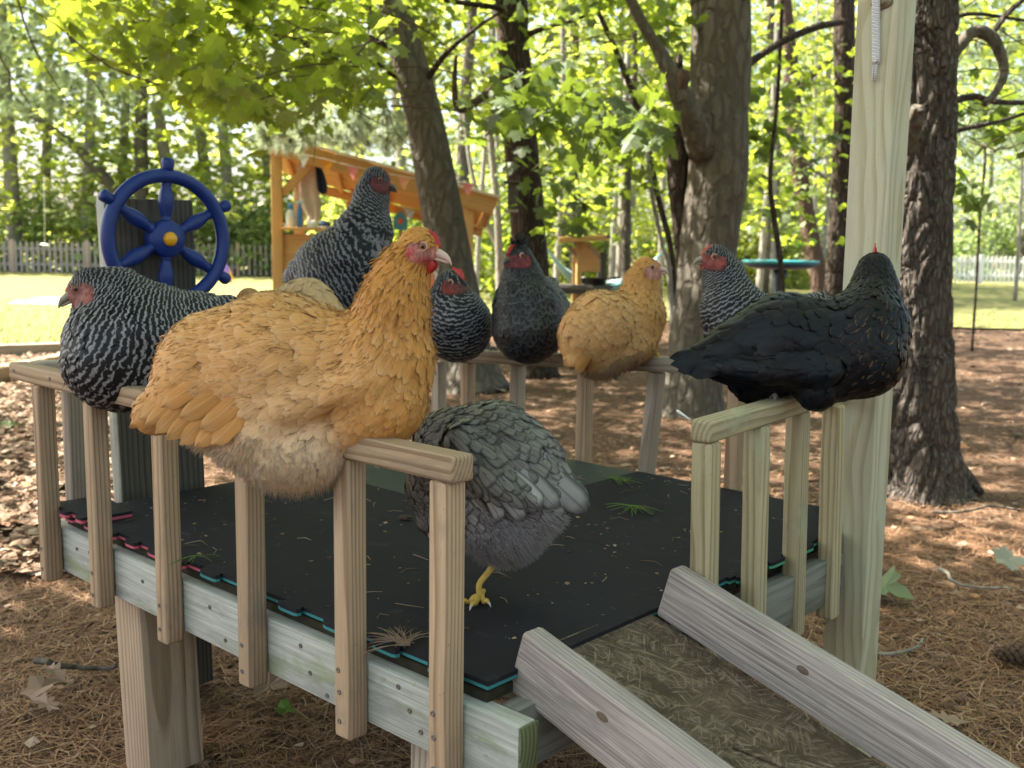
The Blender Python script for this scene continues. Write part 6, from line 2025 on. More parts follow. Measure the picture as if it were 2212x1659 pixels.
def bunting(label, pts, D, w=28, hgt=30):
    t = empty('bunting', PH(pts[0][0], pts[0][1], D), label, 'bunting', None)
    sp = [(*PH(x, y - 1, D), 0.004) for x, y, c in pts]
    sp = [(*PH(pts[0][0] - 30, pts[0][1] - 8, D), 0.004)] + sp + [(*PH(pts[-1][0] + 40, pts[-1][1] + 8, D), 0.004)]
    tube('string', sp, M_PEN['white'], t, n=30, segs=5)
    for i, (x, y, c) in enumerate(pts):
        a, b, q = PH(x - w / 2, y - 3, D), PH(x + w / 2, y + 3, D), PH(x + 1, y + hgt, D - 0.02)
        m1 = (a + q) / 2 + FWD * 0.012; m2 = (b + q) / 2 - FWD * 0.008
        n_ = np.cross(b - a, q - a); n_ = nrm(n_) * 0.0012
        F0 = [a, b, m2, q, m1]
        V = np.array([v + n_ for v in F0] + [v - n_ for v in F0])
        F4 = [(i_, (i_ + 1) % 5, 5 + (i_ + 1) % 5, 5 + i_) for i_ in range(5)]
        F3 = [(0, 1, 4), (1, 2, 4), (2, 3, 4), (6, 5, 9), (7, 6, 9), (8, 7, 9)]
        link('pennant', mesh_np('pennant', V, [np.array(F4), np.array(F3)], False), M_PEN[c], t)
    return t


bunting('string of white, orange and pink pennants along the front of the kiosk roof', [(655, 334, 'white'), (706, 346, 'orange'), (762, 360, 'pink'), (818, 372, 'blue'), (872, 382, 'peach'), (924, 390, 'white'), (1010, 396, 'pink')], KD - 0.14)
bunting('string of faded red, orange and blue pennants along the back of the kiosk', [(766, 408, 'red'), (846, 440, 'orange'), (884, 454, 'blue'), (916, 462, 'peach')], KD + 1.2, 22, 24)

# things in the kiosk
def cloth_hang(name, label, cat, px, D, mat, amp=0.03, thick=0.004):
    """hanging cloth: px = rows (y, x left, x right)"""
    nc = 14
    V = []
    for k, (y, xa, xb) in enumerate(px):
        for j in range(nc):
            q = j / (nc - 1)
            V.append(PH(xa + (xb - xa) * q, y + 3 * math.sin(q * 7 + k), D) + FWD * (amp * math.sin(q * 13 + k * 0.3) * (0.4 + 0.6 * k / len(px))))
    V = np.array(V); n = len(px)
    F = [(i * nc + j, i * nc + j + 1, (i + 1) * nc + j + 1, (i + 1) * nc + j) for i in range(n - 1) for j in range(nc - 1)]
    me = mesh_np(name, V, [np.array(F)], True)
    o = link(name, me, mat)
    md = o.modifiers.new('thickness', 'SOLIDIFY'); md.thickness = thick
    return tag(o, label, cat)


cloth_hang('apron', 'beige cloth apron hanging from the kiosk beam under the white pennant', 'apron', [(328, 652, 672), (360, 642, 680), (400, 638, 684), (430, 640, 690), (448, 650, 694), (470, 664, 690), (482, 660, 684)], KD + 0.10, cloth('beige_cloth', (0.60, 0.47, 0.37)))
cloth_hang('shirt', 'dark navy shirt hanging beside the beige apron in the kiosk', 'shirt', [(350, 676, 690), (375, 677, 700), (400, 680, 706), (418, 684, 704)], KD + 0.16, cloth('navy_cloth', (0.028, 0.045, 0.085)))
btl = empty('bottle', K(0.16, -.02, zc), 'blue topped white bottle standing at the left end of the kiosk counter', 'bottle')
bm1 = lathe('bottle_body', [(0, 0), (0.045, 0), (0.048, 0.02), (0.048, 0.13), (0.03, 0.16), (0.024, 0.17), (0, 0.17)], 16)
link('bottle_body', bm1, plain('milky_plastic', (0.66, 0.64, 0.56), 0.4), btl, Matrix.Translation(Vector(K(0.13, -.04, zc + .003))))
link('bottle_cap', lathe('bottle_cap', [(0, 0.17), (0.026, 0.17), (0.028, 0.20), (0.02, 0.225), (0, 0.225)], 14), plain('blue_cap', (0.08, 0.26, 0.5), 0.4), btl, Matrix.Translation(Vector(K(0.13, -.04, zc + .003))))
tb = empty('spray_bottle', K(0.24, -.02, zc), 'slim blue spray bottle beside the white bottle on the kiosk counter', 'bottle')
link('bottle_body', lathe('bottle_body', [(0, 0), (0.026, 0), (0.028, 0.02), (0.028, 0.17), (0.013, 0.20), (0.013, 0.23), (0, 0.23)], 14), plain('blue_plastic_bottle', (0.05, 0.20, 0.46), 0.35), tb, Matrix.Translation(Vector(K(0.215, -.03, zc + .003))))
beam('spray_head', K(0.18, -.03, zc + .235), K(0.25, -.03, zc + .245), 0.02, 0.03, M_PEN['blue'], tb, 0.004)
for k, (a, lab) in enumerate(((0.34, 'left one of a pair of blue and white shoes on the kiosk counter'), (0.45, 'right one of a pair of blue and white shoes on the kiosk counter'))):
    sh = empty('shoe', K(a, -.02, zc), lab, 'shoe', 'shoes on the kiosk counter')
    ellipsoid('shoe_upper', K(a, -.03, zc + .036), (kx, ky, zu), (0.058, 0.045, 0.036), plain('denim', (0.08, 0.12, 0.22), 0.8) if k else M_PEN['white'], sh)
    ellipsoid('sole', K(a, -.03, zc + .010), (kx, ky, zu), (0.062, 0.048, 0.012), M_PEN['white'], sh)
pots = empty('pot', K(0.62, 0.0, zc), 'black cooking pot on the kiosk counter left of the tall barred hen', 'pot')
link('pot_body', lathe('pot_body', [(0, 0), (0.06, 0), (0.065, 0.01), (0.067, 0.07), (0.071, 0.075), (0.063, 0.075), (0.06, 0.012), (0, 0.012)], 20), plain('black_iron', (0.02, 0.02, 0.02), 0.5, 0.4), pots, Matrix.Translation(Vector(K(0.60, -.02, zc + .003))))
link('handle', lathe('handle', [(0, 0), (0.008, 0), (0.008, 0.09), (0, 0.09)], 8), plain('black_handle', (0.02, 0.02, 0.02), 0.5), pots, frame_z(K(0.665, -.02, zc + .06), kx))
# birdhouse
bh = empty('birdhouse', kq(865, 492, KD + .9), 'small blue birdhouse with a red round door seen left of the big buff hen head', 'birdhouse')
o0 = kq(865, 478, KD + .9)
pr = [(-.075, -.09), (.075, -.09), (.075, .02), (.04, .075), (0, .105), (-.04, .075), (-.075, .02)]
V = np.array([o0 + kx * a + zu * b - ky * .05 for a, b in pr] + [o0 + kx * a + zu * b + ky * .05 for a, b in pr])
bm = bmesh.new(); vs = [bm.verts.new(v) for v in V]
bm.faces.new(vs[:7]); bm.faces.new(vs[7:][::-1])
for i in range(7): bm.faces.new((vs[i], vs[i + 7], vs[(i + 1) % 7 + 7], vs[(i + 1) % 7]))
bmesh.ops.recalc_face_normals(bm, faces=bm.faces)
link('house_body', bm_mesh('house_body', bm), plain('teal_paint', (0.08, 0.30, 0.40), 0.6), bh)
link('round_door', lathe('round_door', [(0, 0.006), (0.024, 0.006), (0.028, 0.003), (0.028, 0.0), (0, 0.0)], 18), M_PEN['red'], bh, frame_z(o0 - ky * .0505, -ky))
link('stand', lathe('stand', [(0, 0), (0.02, 0), (0.02, 1.0), (0, 1.0)], 8), M_ORG, bh, Matrix.Translation(Vector((o0[0], o0[1], o0[2] - 1.09))))
# peach play tent peak
tn = empty('play_tent', kq(915, 500, KD + 1.5) * [1, 1, 0], 'peach coloured cloth play tent peak between the birdhouse and the leaning maple', 'tent')
ap = PH(932, 450, KD + 1.6)
bs = [GX(850, KD + 1.3), GX(1000, KD + 1.4), GX(1010, KD + 2.3), GX(860, KD + 2.3)]
V = np.array([ap] + bs)
o = link('tent_cloth', mesh_np('tent_cloth', V, [np.array([(0, 1, 2), (0, 2, 3), (0, 3, 4), (0, 4, 1)])], False), M_PEN['peach'], tn)
o.modifiers.new('thickness', 'SOLIDIFY').thickness = 0.004
for q in bs:
    tube('tent_pole', [(*q, .012), (*(ap + (ap - q) * .04), .012)], M_PINE, tn, segs=6)

# ------------------------------------------------------------------ play kitchen stand, hammock, teal table
FD = 11.5
fk = empty('play_stand', GX(1262, FD), 'small roofed wooden play stand with an orange panel beyond the hammock side', 'play stand')
fz = lambda y: PH(1262, y, FD)[2]
fa = lambda x, D=FD: GX(x, D)
for x, D in ((1246, FD), (1298, FD), (1238, FD + .5), (1292, FD + .5)):
    beam('post', fa(x, D), fa(x, D) + zu * fz(520), 0.06, 0.06, M_ORG if x < 1290 else M_DARKB, fk, 0.004, up=tuple(ky))
beam('back_panel', fa(1242, FD + .45) + zu * fz(556), fa(1292, FD + .45) + zu * fz(556), 0.02, fz(524) - fz(590), M_ORG, fk, 0.003)
beam('roof_board', fa(1200, FD + .2) + zu * fz(516), fa(1306, FD + .2) + zu * (fz(512)), 0.75, 0.03, M_DARKB, fk, 0.004)
beam('roof_front', fa(1202, FD - .18) + zu * fz(519), fa(1304, FD - .18) + zu * fz(513), 0.03, 0.06, M_ORG, fk, 0.004)
beam('brace', fa(1266, FD) + zu * fz(530), fa(1298, FD) + zu * fz(562), 0.03, 0.045, M_PINE, fk, 0.003)
beam('brace', fa(1246, FD) + zu * fz(560), fa(1216, FD) + zu * fz(524), 0.03, 0.045, M_PINE, fk, 0.003)
beam('bench_board', fa(1190, FD + .1) + zu * fz(618), fa(1316, FD + .1) + zu * fz(618), 0.5, 0.03, M_DARKB, fk, 0.004)
beam('bench_front', fa(1190, FD - .16) + zu * fz(626), fa(1316, FD - .16) + zu * fz(626), 0.03, 0.08, M_DARKB, fk, 0.004)
beam('bench_leg', fa(1200, FD), fa(1200, FD) + zu * fz(622), 0.05, 0.06, M_DARKB, fk, 0.004, up=tuple(ky))
beam('bench_leg', fa(1306, FD), fa(1306, FD) + zu * fz(622), 0.05, 0.06, M_DARKB, fk, 0.004, up=tuple(ky))
pn = empty('pan', fa(1280, FD) + zu * fz(616), 'black pan resting on the bench of the small play stand', 'pan')
link('pan_body', lathe('pan_body', [(0, 0.017), (0.11, 0.017), (0.125, 0.03), (0.135, 0.09), (0.14, 0.092), (0.128, 0.085), (0.115, 0.03), (0, 0.028)], 20), plain('pan_black', (0.015, 0.015, 0.015), 0.5), pn, Matrix.Translation(Vector(fa(1278, FD) + zu * fz(618))))
tube('pan_handle', [(*(fa(1278, FD) + zu * (fz(618) + .08) + kx * .13), .012), (*(fa(1278, FD) + zu * (fz(618) + .10) + kx * .30), .012)], plain('pan_handle_black', (0.015, 0.015, 0.015), 0.5), pn, segs=8)

hm = empty('hammock', PH(1290, 600, 12.2), 'pale teal striped hammock slung between the trees behind the crested hen', 'hammock')
top = [(1172, 520, 12.0), (1195, 548, 12.1), (1225, 575, 12.2), (1260, 594, 12.3), (1300, 602, 12.3), (1340, 598, 12.3), (1380, 582, 12.3), (1412, 560, 12.2), (1440, 528, 12.1)]
nrow = 9
A_ = resample([(*PH(x, y, D),) for x, y, D in top], 40)
rows = []
for k in range(nrow):
    q = k / (nrow - 1)
    bow = np.sin(np.linspace(0, math.pi, 40))[:, None]
    rows.append(A_ + bow * (FWD * (0.45 * q - 0.22) - np.array([0, 0, 1]) * 0.09 * math.sin(math.pi * q) * 1.6 - np.array([0, 0, 1.0]) * 0.10 * (1 - q)))
V = np.array(rows).reshape(-1, 3)
F = [(i * 40 + j, i * 40 + j + 1, (i + 1) * 40 + j + 1, (i + 1) * 40 + j) for i in range(nrow - 1) for j in range(39)]
g = NT('hammock_cloth')
tcz = g.attr('band').outputs['Fac']
g.bsdf(g.ramp(g.math('FRACT', g.math('MULTIPLY', tcz, 3.0)), [(0, (0.33, 0.66, 0.66)), (0.6, (0.40, 0.72, 0.71)), (0.66, (0.07, 0.16, 0.22)), (0.8, (0.62, 0.72, 0.70)), (1.0, (0.32, 0.60, 0.6))], 'CONSTANT'), 0.85, None, 0.1)
o = link('hammock_cloth', mesh_np('hammock_cloth', V, [np.array(F)], True, {'band': np.repeat(np.linspace(0, 1, nrow), 40)}), g.m, hm)
o.modifiers.new('thickness', 'SOLIDIFY').thickness = 0.006
tube('hammock_rope', [(*PH(1172, 520, 12.0), .012), (*PH(1155, 495, D2 + .2), .010)], M_PEN['white'], hm, segs=6)
tube('hammock_rope', [(*PH(1440, 528, 12.1), .012), (*PH(1475, 480, 12.0), .010)], M_PEN['white'], hm, segs=6)

TD = 12.5
tt_ = empty('water_table', GX(1678, TD), 'round teal plastic play table seen edge on right of the thick maple', 'play table')
cz_ = PH(1678, 566, TD)[2]
cpt = GX(1678, TD) + zu * cz_
M_TT = plain('teal_plastic', (0.035, 0.22, 0.24), 0.35, 0.4, 0.1); M_DB = plain('dark_blue_plastic', (0.02, 0.045, 0.10), 0.4, 0.4, 0.1)
link('table_rim', lathe('table_rim', [(0, -0.005), (0.40, -0.005), (0.42, 0.02), (0.455, 0.022), (0.46, 0.0), (0.45, -0.02), (0.0, -0.02)], 40), M_TT, tt_, Matrix.Translation(Vector(cpt)))
link('table_basin', lathe('table_basin', [(0.0, -0.09), (0.30, -0.085), (0.42, -0.05), (0.44, -0.021), (0.0, -0.021)], 40), M_DB, tt_, Matrix.Translation(Vector(cpt)))
link('table_leg', lathe('table_leg', [(0.0, -0.095), (0.09, -0.095), (0.055, -0.22), (0.05, -0.4), (0.09, -cz_ + .03), (0.20, -cz_ + .005), (0, -cz_ + .005)], 20), M_DB, tt_, Matrix.Translation(Vector(cpt)))

# ------------------------------------------------------------------ fences
def picket_fence(name, label, xa, xb, D, Db, mat, matp, hgt=1.06, spacing=0.185, bay=2.44):
    a, b = GX(xa, D), GX(xb, Db)
    L = np.linalg.norm(b - a); d = (b - a) / L
    t = empty(name, (a + b) / 2, label, 'fence')
    nf = np.array([d[1], -d[0], 0.0])
    if nf @ (CAM - a) < 0: nf = -nf
    w = 0.085
    pr = [(-w / 2, 0.05), (w / 2, 0.05), (w / 2, hgt - .09), (w / 2 - .012, hgt - .05), (0, hgt), (-w / 2 + .012, hgt - .05), (-w / 2, hgt - .09)]
    V = np.array([[x, s, z] for s in (-0.01, 0.01) for x, z in pr]); m = len(pr)
    bm = bmesh.new(); vs = [bm.verts.new(v) for v in V]
    bm.faces.new(vs[:m]); bm.faces.new(vs[m:][::-1])
    for i in range(m): bm.faces.new((vs[i], vs[i + m], vs[(i + 1) % m + m], vs[(i + 1) % m]))
    bmesh.ops.recalc_face_normals(bm, faces=bm.faces)
    pm = bm_mesh('picket', bm); pm.materials.append(mat)
    R = Matrix(((d[0], nf[0], 0, 0), (d[1], nf[1], 0, 0), (0, 0, 1, 0), (0, 0, 0, 1)))
    for k in range(int(L / bay) + 1):
        p = a + d * (k * bay)
        beam('post', p, p + zu * (hgt + .04), 0.12, 0.12, matp, t, 0.008, up=tuple(d))
        if k < int(L / bay):
            for z in (0.30, 0.80):
                beam('fence_rail', p + d * .062 + zu * z, p + d * (bay - .062) + zu * z, 0.04, 0.09, mat, t, 0.004)
    n = int(L / spacing)
    for k in range(n):
        p = a + d * (0.14 + k * spacing) + nf * 0.032
        link('picket', pm, None, t, Matrix.Translation(Vector(p)) @ R)
    return t


M_FEN = plain('greyed_fence', (0.33, 0.29, 0.26), 0.9, 0.1, 0.25, 8); M_FENP = plain('tan_fence_post', (0.42, 0.31, 0.23), 0.9, 0.1, 0.2, 8); M_FENW = plain('white_fence_paint', (0.74, 0.74, 0.74), 0.7, 0.2, 0.06, 8)
picket_fence('picket_fence', 'greyed wooden picket fence across the lawn on the left with tan posts', -130, 640, 33.5, 33.5, M_FEN, M_FENP)
picket_fence('picket_fence', 'white painted picket fence across the lawn at the far right', 1960, 2330, 37, 37, M_FENW, M_FENW, 1.0, 0.16)

# ------------------------------------------------------------------ small things on the lawn
sw = empty('disc_swing', PH(97, 528, 26), 'small white disc swing hanging on a rope before the left fence', 'swing')
link('seat', lathe('seat', [(0, 0), (0.10, 0), (0.11, 0.015), (0.10, 0.03), (0, 0.03)], 20), M_PEN['white'], sw, frame_z(PH(97, 530, 26), (0.15, 0.1, 1)))
tube('swing_rope', [(*PH(97, 528, 26), .005), (*PH(96, 450, 26), .005), (*PH(95, 380, 26), .005)], M_PEN['white'], sw, segs=6)
gq = np.random.default_rng(8)
bc = PG(110, 652, 0.03)
nx, ny = 26, 14
u_, v_ = np.meshgrid(np.linspace(-0.55, 0.62, nx), np.linspace(-.45, .45, ny), indexing='ij')
hz = 0.05 + 0.03 * vnoise(np.stack([u_ * 5, v_ * 5, u_ * 0], -1), 4) + 0.02 * vnoise(np.stack([u_ * 14, v_ * 12, u_ * 0], -1), 5)
edge = np.minimum(np.minimum(u_ + .55, .62 - u_), np.minimum(v_ + .45, .45 - v_))
hz = 0.024 + hz * np.clip(edge / 0.12, 0, 1)
V = bc * [1, 1, 0] + _rt * u_[..., None] + _fw * v_[..., None] + zu * hz[..., None]
k0 = (np.arange(nx - 1)[:, None] * ny + np.arange(ny - 1)[None]).ravel()
o = link('blanket', mesh_np('blanket', V.reshape(-1, 3), [np.stack([k0, k0 + ny, k0 + ny + 1, k0 + 1], -1)], True), M_PEN['white'])
tag(o, 'crumpled white blanket lying on the sunny lawn at the left', 'blanket')
kt = empty('toy_kite', PG(487, 610), 'small purple and orange cloth toy standing by the fence right of the ship wheel', 'toy')
KD2 = HD(PG(487, 612))
for nm, mt, pts in (('purple_panel', plain('purple_cloth', (0.25, 0.16, 0.5), 0.8), ((478, 560), (496, 578), (494, 612), (476, 608))), ('orange_panel', M_PEN['orange'], ((496, 579), (503, 598), (500, 613), (494.5, 612)))):
    V = np.array([PH(x, y, KD2) for x, y in pts]); n_ = FWD * 0.01
    V = np.vstack([V - n_, V + n_])
    link(nm, mesh_np(nm, V, [np.array([(0, 1, 2, 3), (7, 6, 5, 4), (0, 4, 5, 1), (1, 5, 6, 2), (2, 6, 7, 3), (3, 7, 4, 0)])], False), mt, kt)

# ------------------------------------------------------------------ grass, needles and litter
gl = np.random.default_rng(77)
def in_view(n, dr, xr, g, power=1.0):
    """random ground points in the view, denser towards the camera"""
    D = dr[0] + (dr[1] - dr[0]) * g.uniform(0, 1, n) ** power
    x = g.uniform(*xr, n)
    lat = (x - 1106) / FPX * D
    return CAM[None] * [1, 1, 0] + _fw * D[:, None] + _rt * lat[:, None], D, x


def ground_h(P):
    return 0.018 * vnoise(np.stack([P[:, 0] * 1.3, P[:, 1] * 1.3, P[:, 0] * 0], -1), 3) + 0.008 * vnoise(np.stack([P[:, 0] * 4, P[:, 1] * 4, P[:, 0] * 0], -1), 9) - 0.012


poly_edge = np.array([(p[0], p[1]) for p in _lp2])
lx = np.array([(np.array([p[0], p[1], 0]) - CAM * [1, 1, 0]) @ _rt for p in _lp[:11]]); ld = np.array([HD(p) for p in _lp[:11]])
def lawn_d(P):
    lat = (P - CAM * [1, 1, 0]) @ _rt
    return np.interp(lat, lx, ld)


P, D, x = in_view(15000, (9.5, 19), (-120, 2330), gl, 1.3)
keep = D > lawn_d(P) + 0.1
P = P[keep]; n = len(P)
h = gl.uniform(0.04, 0.10, n)[:, None]
d = nrm(np.stack([gl.normal(size=n) * .5, gl.normal(size=n) * .5, np.ones(n)], -1)); s = nrm(np.cross(d, rand_dirs(n, gl))) * 0.006
V = np.stack([P + zu * .016 - s, P + zu * .016 + s, P + zu * .016 + d * h], 1).reshape(-1, 3)
o = link('grass', mesh_np('grass', V, [np.arange(len(V)).reshape(-1, 3)], False, {'rnd': np.repeat(gl.uniform(0, 1, n), 3)}), leaf_mat('grass_blades', (0.12, 0.18, 0.04), (0.25, 0.34, 0.06), 0.3, (0.32, 0.28, 0.12), 0.04))
tag(o, 'sunlit lawn grass', 'grass', kind='stuff')

Pa, Da, xa = in_view(70000, (1.2, 11), (-260, 2500), gl, 1.35)
Pb, Db, xb = in_view(60000, (1.1, 4.2), (-300, 2550), gl, 1.2)
Pc, Dc, xc = in_view(16000, (1.1, 9), (2500, 4600), gl, 1.2)
Pd, Dd, xd = in_view(12000, (1.1, 5), (-2200, -260), gl, 1.2)
P, D, x = np.vstack([Pa, Pb, Pc, Pd]), np.concatenate([Da, Db, Dc, Dd]), np.concatenate([xa, xb, xc, xd])
mulchy = (x < 300) & (D > 3.4)
keep = (D < lawn_d(P) - 0.05) & ~(mulchy & (gl.uniform(size=len(D)) < 0.85))
P = P[keep]; n = len(P)
P[:, 2] = ground_h(P) + gl.uniform(0.002, 0.02, n)
a = gl.uniform(0, 6.28, n)
d = np.stack([np.cos(a), np.sin(a), gl.normal(size=n) * 0.10], -1)
L = gl.uniform(0.05, 0.12, n)[:, None]; bend = np.stack([-np.sin(a), np.cos(a), 0 * a], -1) * (gl.normal(size=n)[:, None] * 0.18)
w = np.stack([-np.sin(a), np.cos(a), 0 * a], -1) * 0.0012
q0, q1, q2 = P - d * L / 2, P + bend * L * .5 + zu * .004, P + d * L / 2
V = np.stack([q0 - w, q0 + w, q1 - w, q1 + w, q2 - w * .4, q2 + w * .4], 1).reshape(-1, 3)
b = np.arange(n)[:, None] * 6
F = np.concatenate([b + np.array([[0, 1, 3, 2]]), b + np.array([[2, 3, 5, 4]])])
g = NT('dry_needles')
g.bsdf(g.ramp(g.attr('rnd').outputs['Fac'], [(0, (0.085, 0.045, 0.024)), (0.45, (0.24, 0.125, 0.065)), (0.8, (0.38, 0.215, 0.12)), (1.0, (0.50, 0.34, 0.21))]), 0.7, None, 0.25)
o = link('pine_needle_litter', mesh_np('pine_needle_litter', V, [F], False, {'rnd': np.repeat(gl.uniform(0, 1, n), 6)}), g.m)
tag(o, 'brown dry pine needles covering the ground under the trees', 'needle litter', kind='stuff')

g = NT('dry_leaves')
g.bsdf(g.ramp(g.attr('rnd').outputs['Fac'], [(0, (0.06, 0.035, 0.022)), (0.4, (0.16, 0.095, 0.06)), (0.7, (0.27, 0.175, 0.115)), (0.93, (0.42, 0.32, 0.24)), (1.0, (0.40, 0.17, 0.07))]), 0.8, None, 0.2)
M_DRY = g.m
parts = []
for tm, n0 in ((OAK, 900), (MAPLE, 500), (QUAD, 7000)):
    P, D, x = in_view(int(n0 * 1.5), (1.3, 16), (-900, 3600), gl, 1.15)
    P = P[D < lawn_d(P) + 0.2]; n = len(P)
    P[:, 2] = ground_h(P) + gl.uniform(0.004, 0.022, n)
    a = gl.uniform(0, 6.28, n)
    R = rot_frames(np.stack([np.cos(a), np.sin(a), gl.normal(size=n) * .15], -1), np.stack([gl.normal(size=n) * .28, gl.normal(size=n) * .28, np.ones(n)], -1))
    parts.append(scatter(tm, P, R, gl.uniform(0.04, 0.09, n) if tm is not QUAD else gl.uniform(0.015, 0.045, n), gl.uniform(0, 1, n)))
o = leaf_obj('leaf_litter', parts, M_DRY)
tag(o, 'dead brown leaves and chips scattered over the ground', 'leaf litter', kind='stuff')
# chips on the mulch
P, D, x = in_view(9000, (3.4, 10.5), (-250, 360), gl, 1.1)
P = P[D < lawn_d(P)]; n = len(P)
P[:, 2] = 0.026 + gl.uniform(0, 0.015, n)
a = gl.uniform(0, 6.28, n)
R = rot_frames(np.stack([np.cos(a), np.sin(a), gl.normal(size=n) * .3], -1), np.stack([gl.normal(size=n) * .4, gl.normal(size=n) * .4, np.ones(n)], -1))
o = leaf_obj('bark_chips', [scatter(QUAD, P, R, gl.uniform(0.025, 0.06, n), gl.uniform(0.35, 0.98, n))], M_DRY)
tag(o, 'pale bark chips of the mulch bed on the left', 'bark chips', kind='stuff')

# notable leaves, sticks and the pine cone
def one_leaf(name, label, p, size, ang, mat, tm=MAPLE, tilt=(0.1, 0.1), rnd=0.6):
    R = rot_frames(np.array([[math.cos(ang), math.sin(ang), 0.05]]), np.array([[tilt[0], tilt[1], 1.0]]))
    TV = tm[0].copy(); TV[:, 2] += 0.22 * np.abs(TV[:, 0]) ** 1.2 * 2 + 0.16 * np.sin(TV[:, 1] * 5 + ang * 3) * (0.3 + np.abs(TV[:, 0])); TV[:, 0] *= 0.8
    V, F, r = scatter((TV, tm[1]), np.array([p]), R, np.array([size]), np.array([rnd]))
    return tag(link(name, mesh_np(name, V, [F], False, {'rnd': r}), mat), label, 'leaf')


M_LGREEN = leaf_mat('fresh_green_leaf', (0.11, 0.20, 0.03), (0.2, 0.35, 0.04), 0.3)
M_LPALE = leaf_mat('pale_green_leaf', (0.16, 0.21, 0.11), (0.15, 0.2, 0.1), 0.15)
one_leaf('fallen_leaf', 'bright green leaf lying on the needles below the middle of the left railing', PG(600, 1528, 0.03), 0.055, 0.4, M_LGREEN, MID, (0.1, -.5))
one_leaf('fallen_leaf', 'dark green leaf on the mulch at the left edge', PG(0, 918, 0.045), 0.13, 1.2, M_LDARK, MID, (0.3, -.3))
one_leaf('fallen_leaf', 'large pale green leaf on the needles just right of the corner post', PG(1885, 1262, 0.05), 0.15, -0.2, M_LPALE, MAPLE, (-.5, -.5))
one_leaf('fallen_leaf', 'crumpled whitish leaf on the ground at the right edge', PG(2150, 1208, 0.04), 0.13, 0.6, leaf_mat('whitish_leaf', (0.27, 0.28, 0.22), (0.3, 0.3, 0.2), 0.15), MAPLE, (.4, -.5))
M_DRYP = leaf_mat('tan_dead_leaf', (0.24, 0.165, 0.115), (0.3, 0.2, 0.1), 0.1)
for k, (x, y, lab) in enumerate(((100, 1440, 'tan dead oak leaf left of the stout front leg'), (60, 1500, 'pale dead maple leaf at the lower left corner'), (130, 1530, 'curled brown dead leaf at the lower left beside the stout front leg'), (600, 1465, 'tan dead leaf behind the left railing bottoms'), (1995, 1545, 'pinkish dead leaf by the foot of the ramp'))):
    one_leaf('dead_leaf', lab, PG(x, y, 0.035), 0.11, k * 1.7, M_DRYP, OAK if k % 2 == 0 else MAPLE, (0.3 * math.sin(k * 3), -.3), 0.5 + .08 * k)
for k, (x0, y0, x1, y1, r, lab) in enumerate(((60, 1432, 250, 1440, .009, 'knobbly grey stick lying on the ground left of the stout leg'), (2010, 1235, 2190, 1282, .006, 'pale dry stick on the needles right of the corner post'), (1870, 1412, 2010, 1390, .006, 'pale stick on the needles behind the ramp'), (2290, 1790, 2080, 1640, .009, 'brown stick beside the ramp at the lower right'), (2020, 1105, 2200, 1095, .007, 'thin dark stick near the roots of the big pine'))):
    a, b = PG(x0, y0, 0.03), PG(x1, y1, 0.035)
    pts = [(*(a + (b - a) * q + np.array([0, 0, .012 * math.sin(q * 7 + k)]) + 0.02 * np.array([math.sin(q * 9 + k), math.cos(q * 8), 0])), r * (1 - .4 * q)) for q in np.linspace(0, 1, 7)]
    tag(tube('stick', pts, M_BPALE if k in (1, 2) else M_BMAPLE, None, n=26, segs=8, amp=0.25, freq=(2, 30)), lab, 'stick')
pc = empty('pine_cone', PG(2188, 1412, 0.03), 'dark pine cone on the needles at the right edge', 'pine cone')
pcp = PG(2188, 1412, 0.035); ax_ = nrm(np.array([CX[0], CX[1], 0.0])); sy_ = nrm(np.cross(zu, ax_))
tube('cone_core', [(*(pcp - ax_ * .055), .006), (*(pcp), .014), (*(pcp + ax_ * .055), .005)], M_TWIG, pc, n=10, segs=8)
sc_m = mesh_np('scale', np.array([(-.006, 0, 0), (.006, 0, 0), (.011, .016, .004), (0, .023, .008), (-.011, .016, .004), (0, .012, -.002)]), [np.array([(0, 1, 5), (1, 2, 5), (2, 3, 5), (3, 4, 5), (4, 0, 5)])], False)
sc_m.materials.append(plain('cone_scale', (0.10, 0.065, 0.045), 0.8, 0.2, 0.4))
for k in range(64):
    q = k / 63; th = k * 2.4
    rad = 0.012 * math.sin(math.pi * (0.08 + 0.86 * q)) + .003
    dv = math.cos(th) * zu + math.sin(th) * sy_
    y = nrm(dv + ax_ * 0.5); x_ = nrm(np.cross(y, ax_)); z_ = np.cross(x_, y)
    p = pcp + ax_ * (-.05 + .1 * q) + dv * rad
    s = 0.65 + 0.5 * math.sin(math.pi * q)
    link('scale', sc_m, None, pc, Matrix(((x_[0] * s, y[0] * s, z_[0] * s, p[0]), (x_[1] * s, y[1] * s, z_[1] * s, p[1]), (x_[2] * s, y[2] * s, z_[2] * s, p[2]), (0, 0, 0, 1))))

# bits on the mats
def sprig(label, p, n, L, mat, g, spread=0.8, base=0.0):
    ac = Acc()
    for _ in range(n):
        a = base + g.normal() * spread
        d = np.array([math.cos(a), math.sin(a), 0.0])
        e = p + d * L * g.uniform(.6, 1.1) + np.array([g.normal() * .004, g.normal() * .004, abs(g.normal()) * .006])
        b0 = p + g.normal(size=3) * [.006, .006, 0] + [0, 0, .003 + g.uniform(0, .004)]
        V, F = tube_arrays(resample([(*b0, .0007), (*((b0 + e) / 2 + [0, 0, .004]), .0007), (*e, .0004)], 6), 4)
        ac.add(V, F, rnd=g.uniform(0.3, 1))
    o = link('needle_sprig', ac.mesh('needle_sprig'), mat)
    return tag(o, label, 'pine sprig')


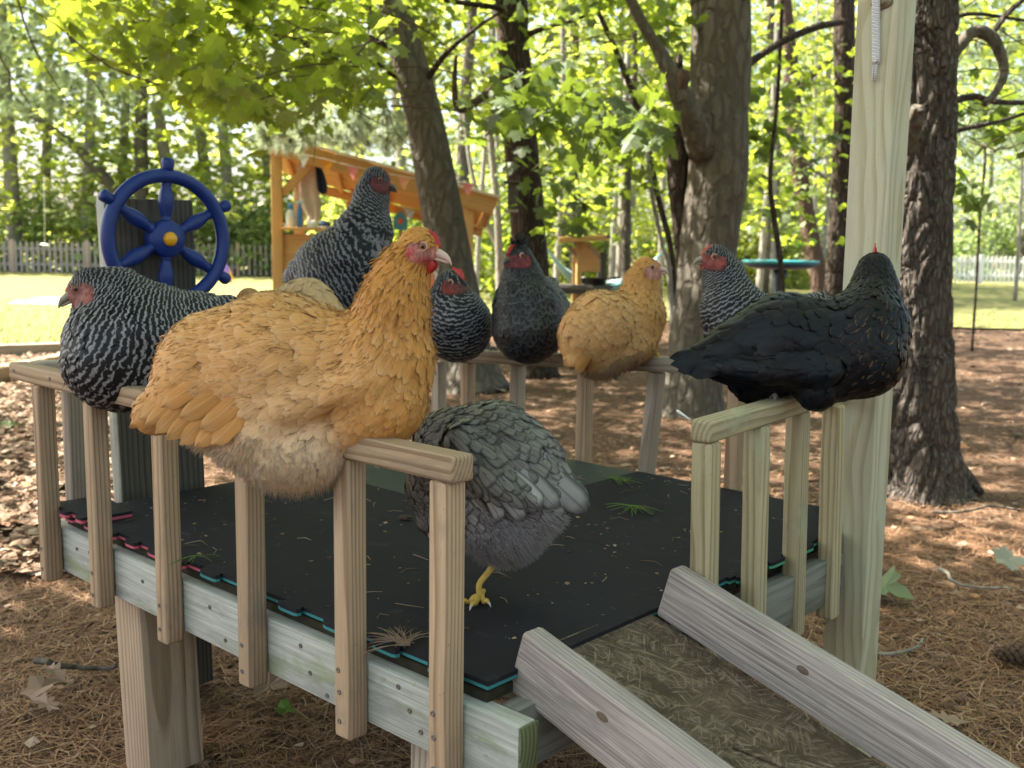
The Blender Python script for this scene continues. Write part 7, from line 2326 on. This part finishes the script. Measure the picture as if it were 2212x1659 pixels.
M_NGREEN = leaf_mat('green_needles', (0.13, 0.22, 0.045), (0.2, 0.3, 0.06), 0.2)
gs = np.random.default_rng(12)
sprig('sprig of green pine needles on the black mat left of the right railing', PG(1365, 1098, MT + .001), 22, 0.075, M_NGREEN, gs, 0.9, -0.9)
sprig('sprig of green pine needles near the far edge of the mats', PG(1318, 1034, MT + .001), 12, 0.10, M_NGREEN, gs, 0.3, -0.3)
sprig('few dry brown needles on the mat right of the grey hen', PG(1140, 1115, MT + .001), 6, 0.08, M_DRYN if 'M_DRYN' in globals() else M_LPALE, gs, 1.5)
sprig('tangle of dry needles caught on the mat edge by the last left baluster', PG(875, 1398, MT + .002), 34, 0.075, M_DRYP, gs, 0.7, 2.6)
sprig('tuft of green needles on the mat behind the third left baluster', PG(432, 1205, MT + .001), 7, 0.07, M_NGREEN, gs, 0.5, -0.6)
ac = Acc()
gd = np.random.default_rng(31)
for _ in range(80):
    p = np.array([gd.uniform(.1, 1.3), gd.uniform(.1, 1.28), MT + .0015]); a = gd.uniform(0, 6.28); l = gd.uniform(.02, .055)
    d = np.array([math.cos(a), math.sin(a), 0]); b_ = np.array([-d[1], d[0], 0]) * gd.normal() * .006
    V, F = tube_arrays([(*p, .0007), (*(p + d * l * .5 + b_ + [0, 0, .002]), .0007), (*(p + d * l), .0004)], 4)
    ac.add(V, F, rnd=gd.uniform(.3, 1))
for _ in range(170):
    p = np.array([gd.uniform(.08, 1.32), gd.uniform(.08, 1.3), MT + .001]); a = gd.uniform(0, 6.28)
    R = rot_frames(np.array([[math.cos(a), math.sin(a), 0.1]]), np.array([[gd.normal() * .2, gd.normal() * .2, 1.0]]))
    V, F, r = scatter(QUAD, p[None], R, np.array([gd.uniform(.004, .013)]), np.array([gd.uniform(.3, .98)]))
    ac.add(V + [0, 0, .001], [F], rnd=r)
tag(link('deck_litter', ac.mesh('deck_litter', False), M_DRY), 'dry needles and small crumbs strewn over the black mats', 'litter', kind='stuff')
bp = PG(875, 1118, MT + .006)
tag(ellipsoid('bark_piece', bp, (nrm(np.array([CX[0], CX[1], 0])), nrm(np.array([_fw[0], _fw[1], 0])), zu), (0.016, 0.008, 0.005), M_BRED, None, noise=0.4), 'small reddish piece of bark on the black mat left of the last baluster', 'bark piece')
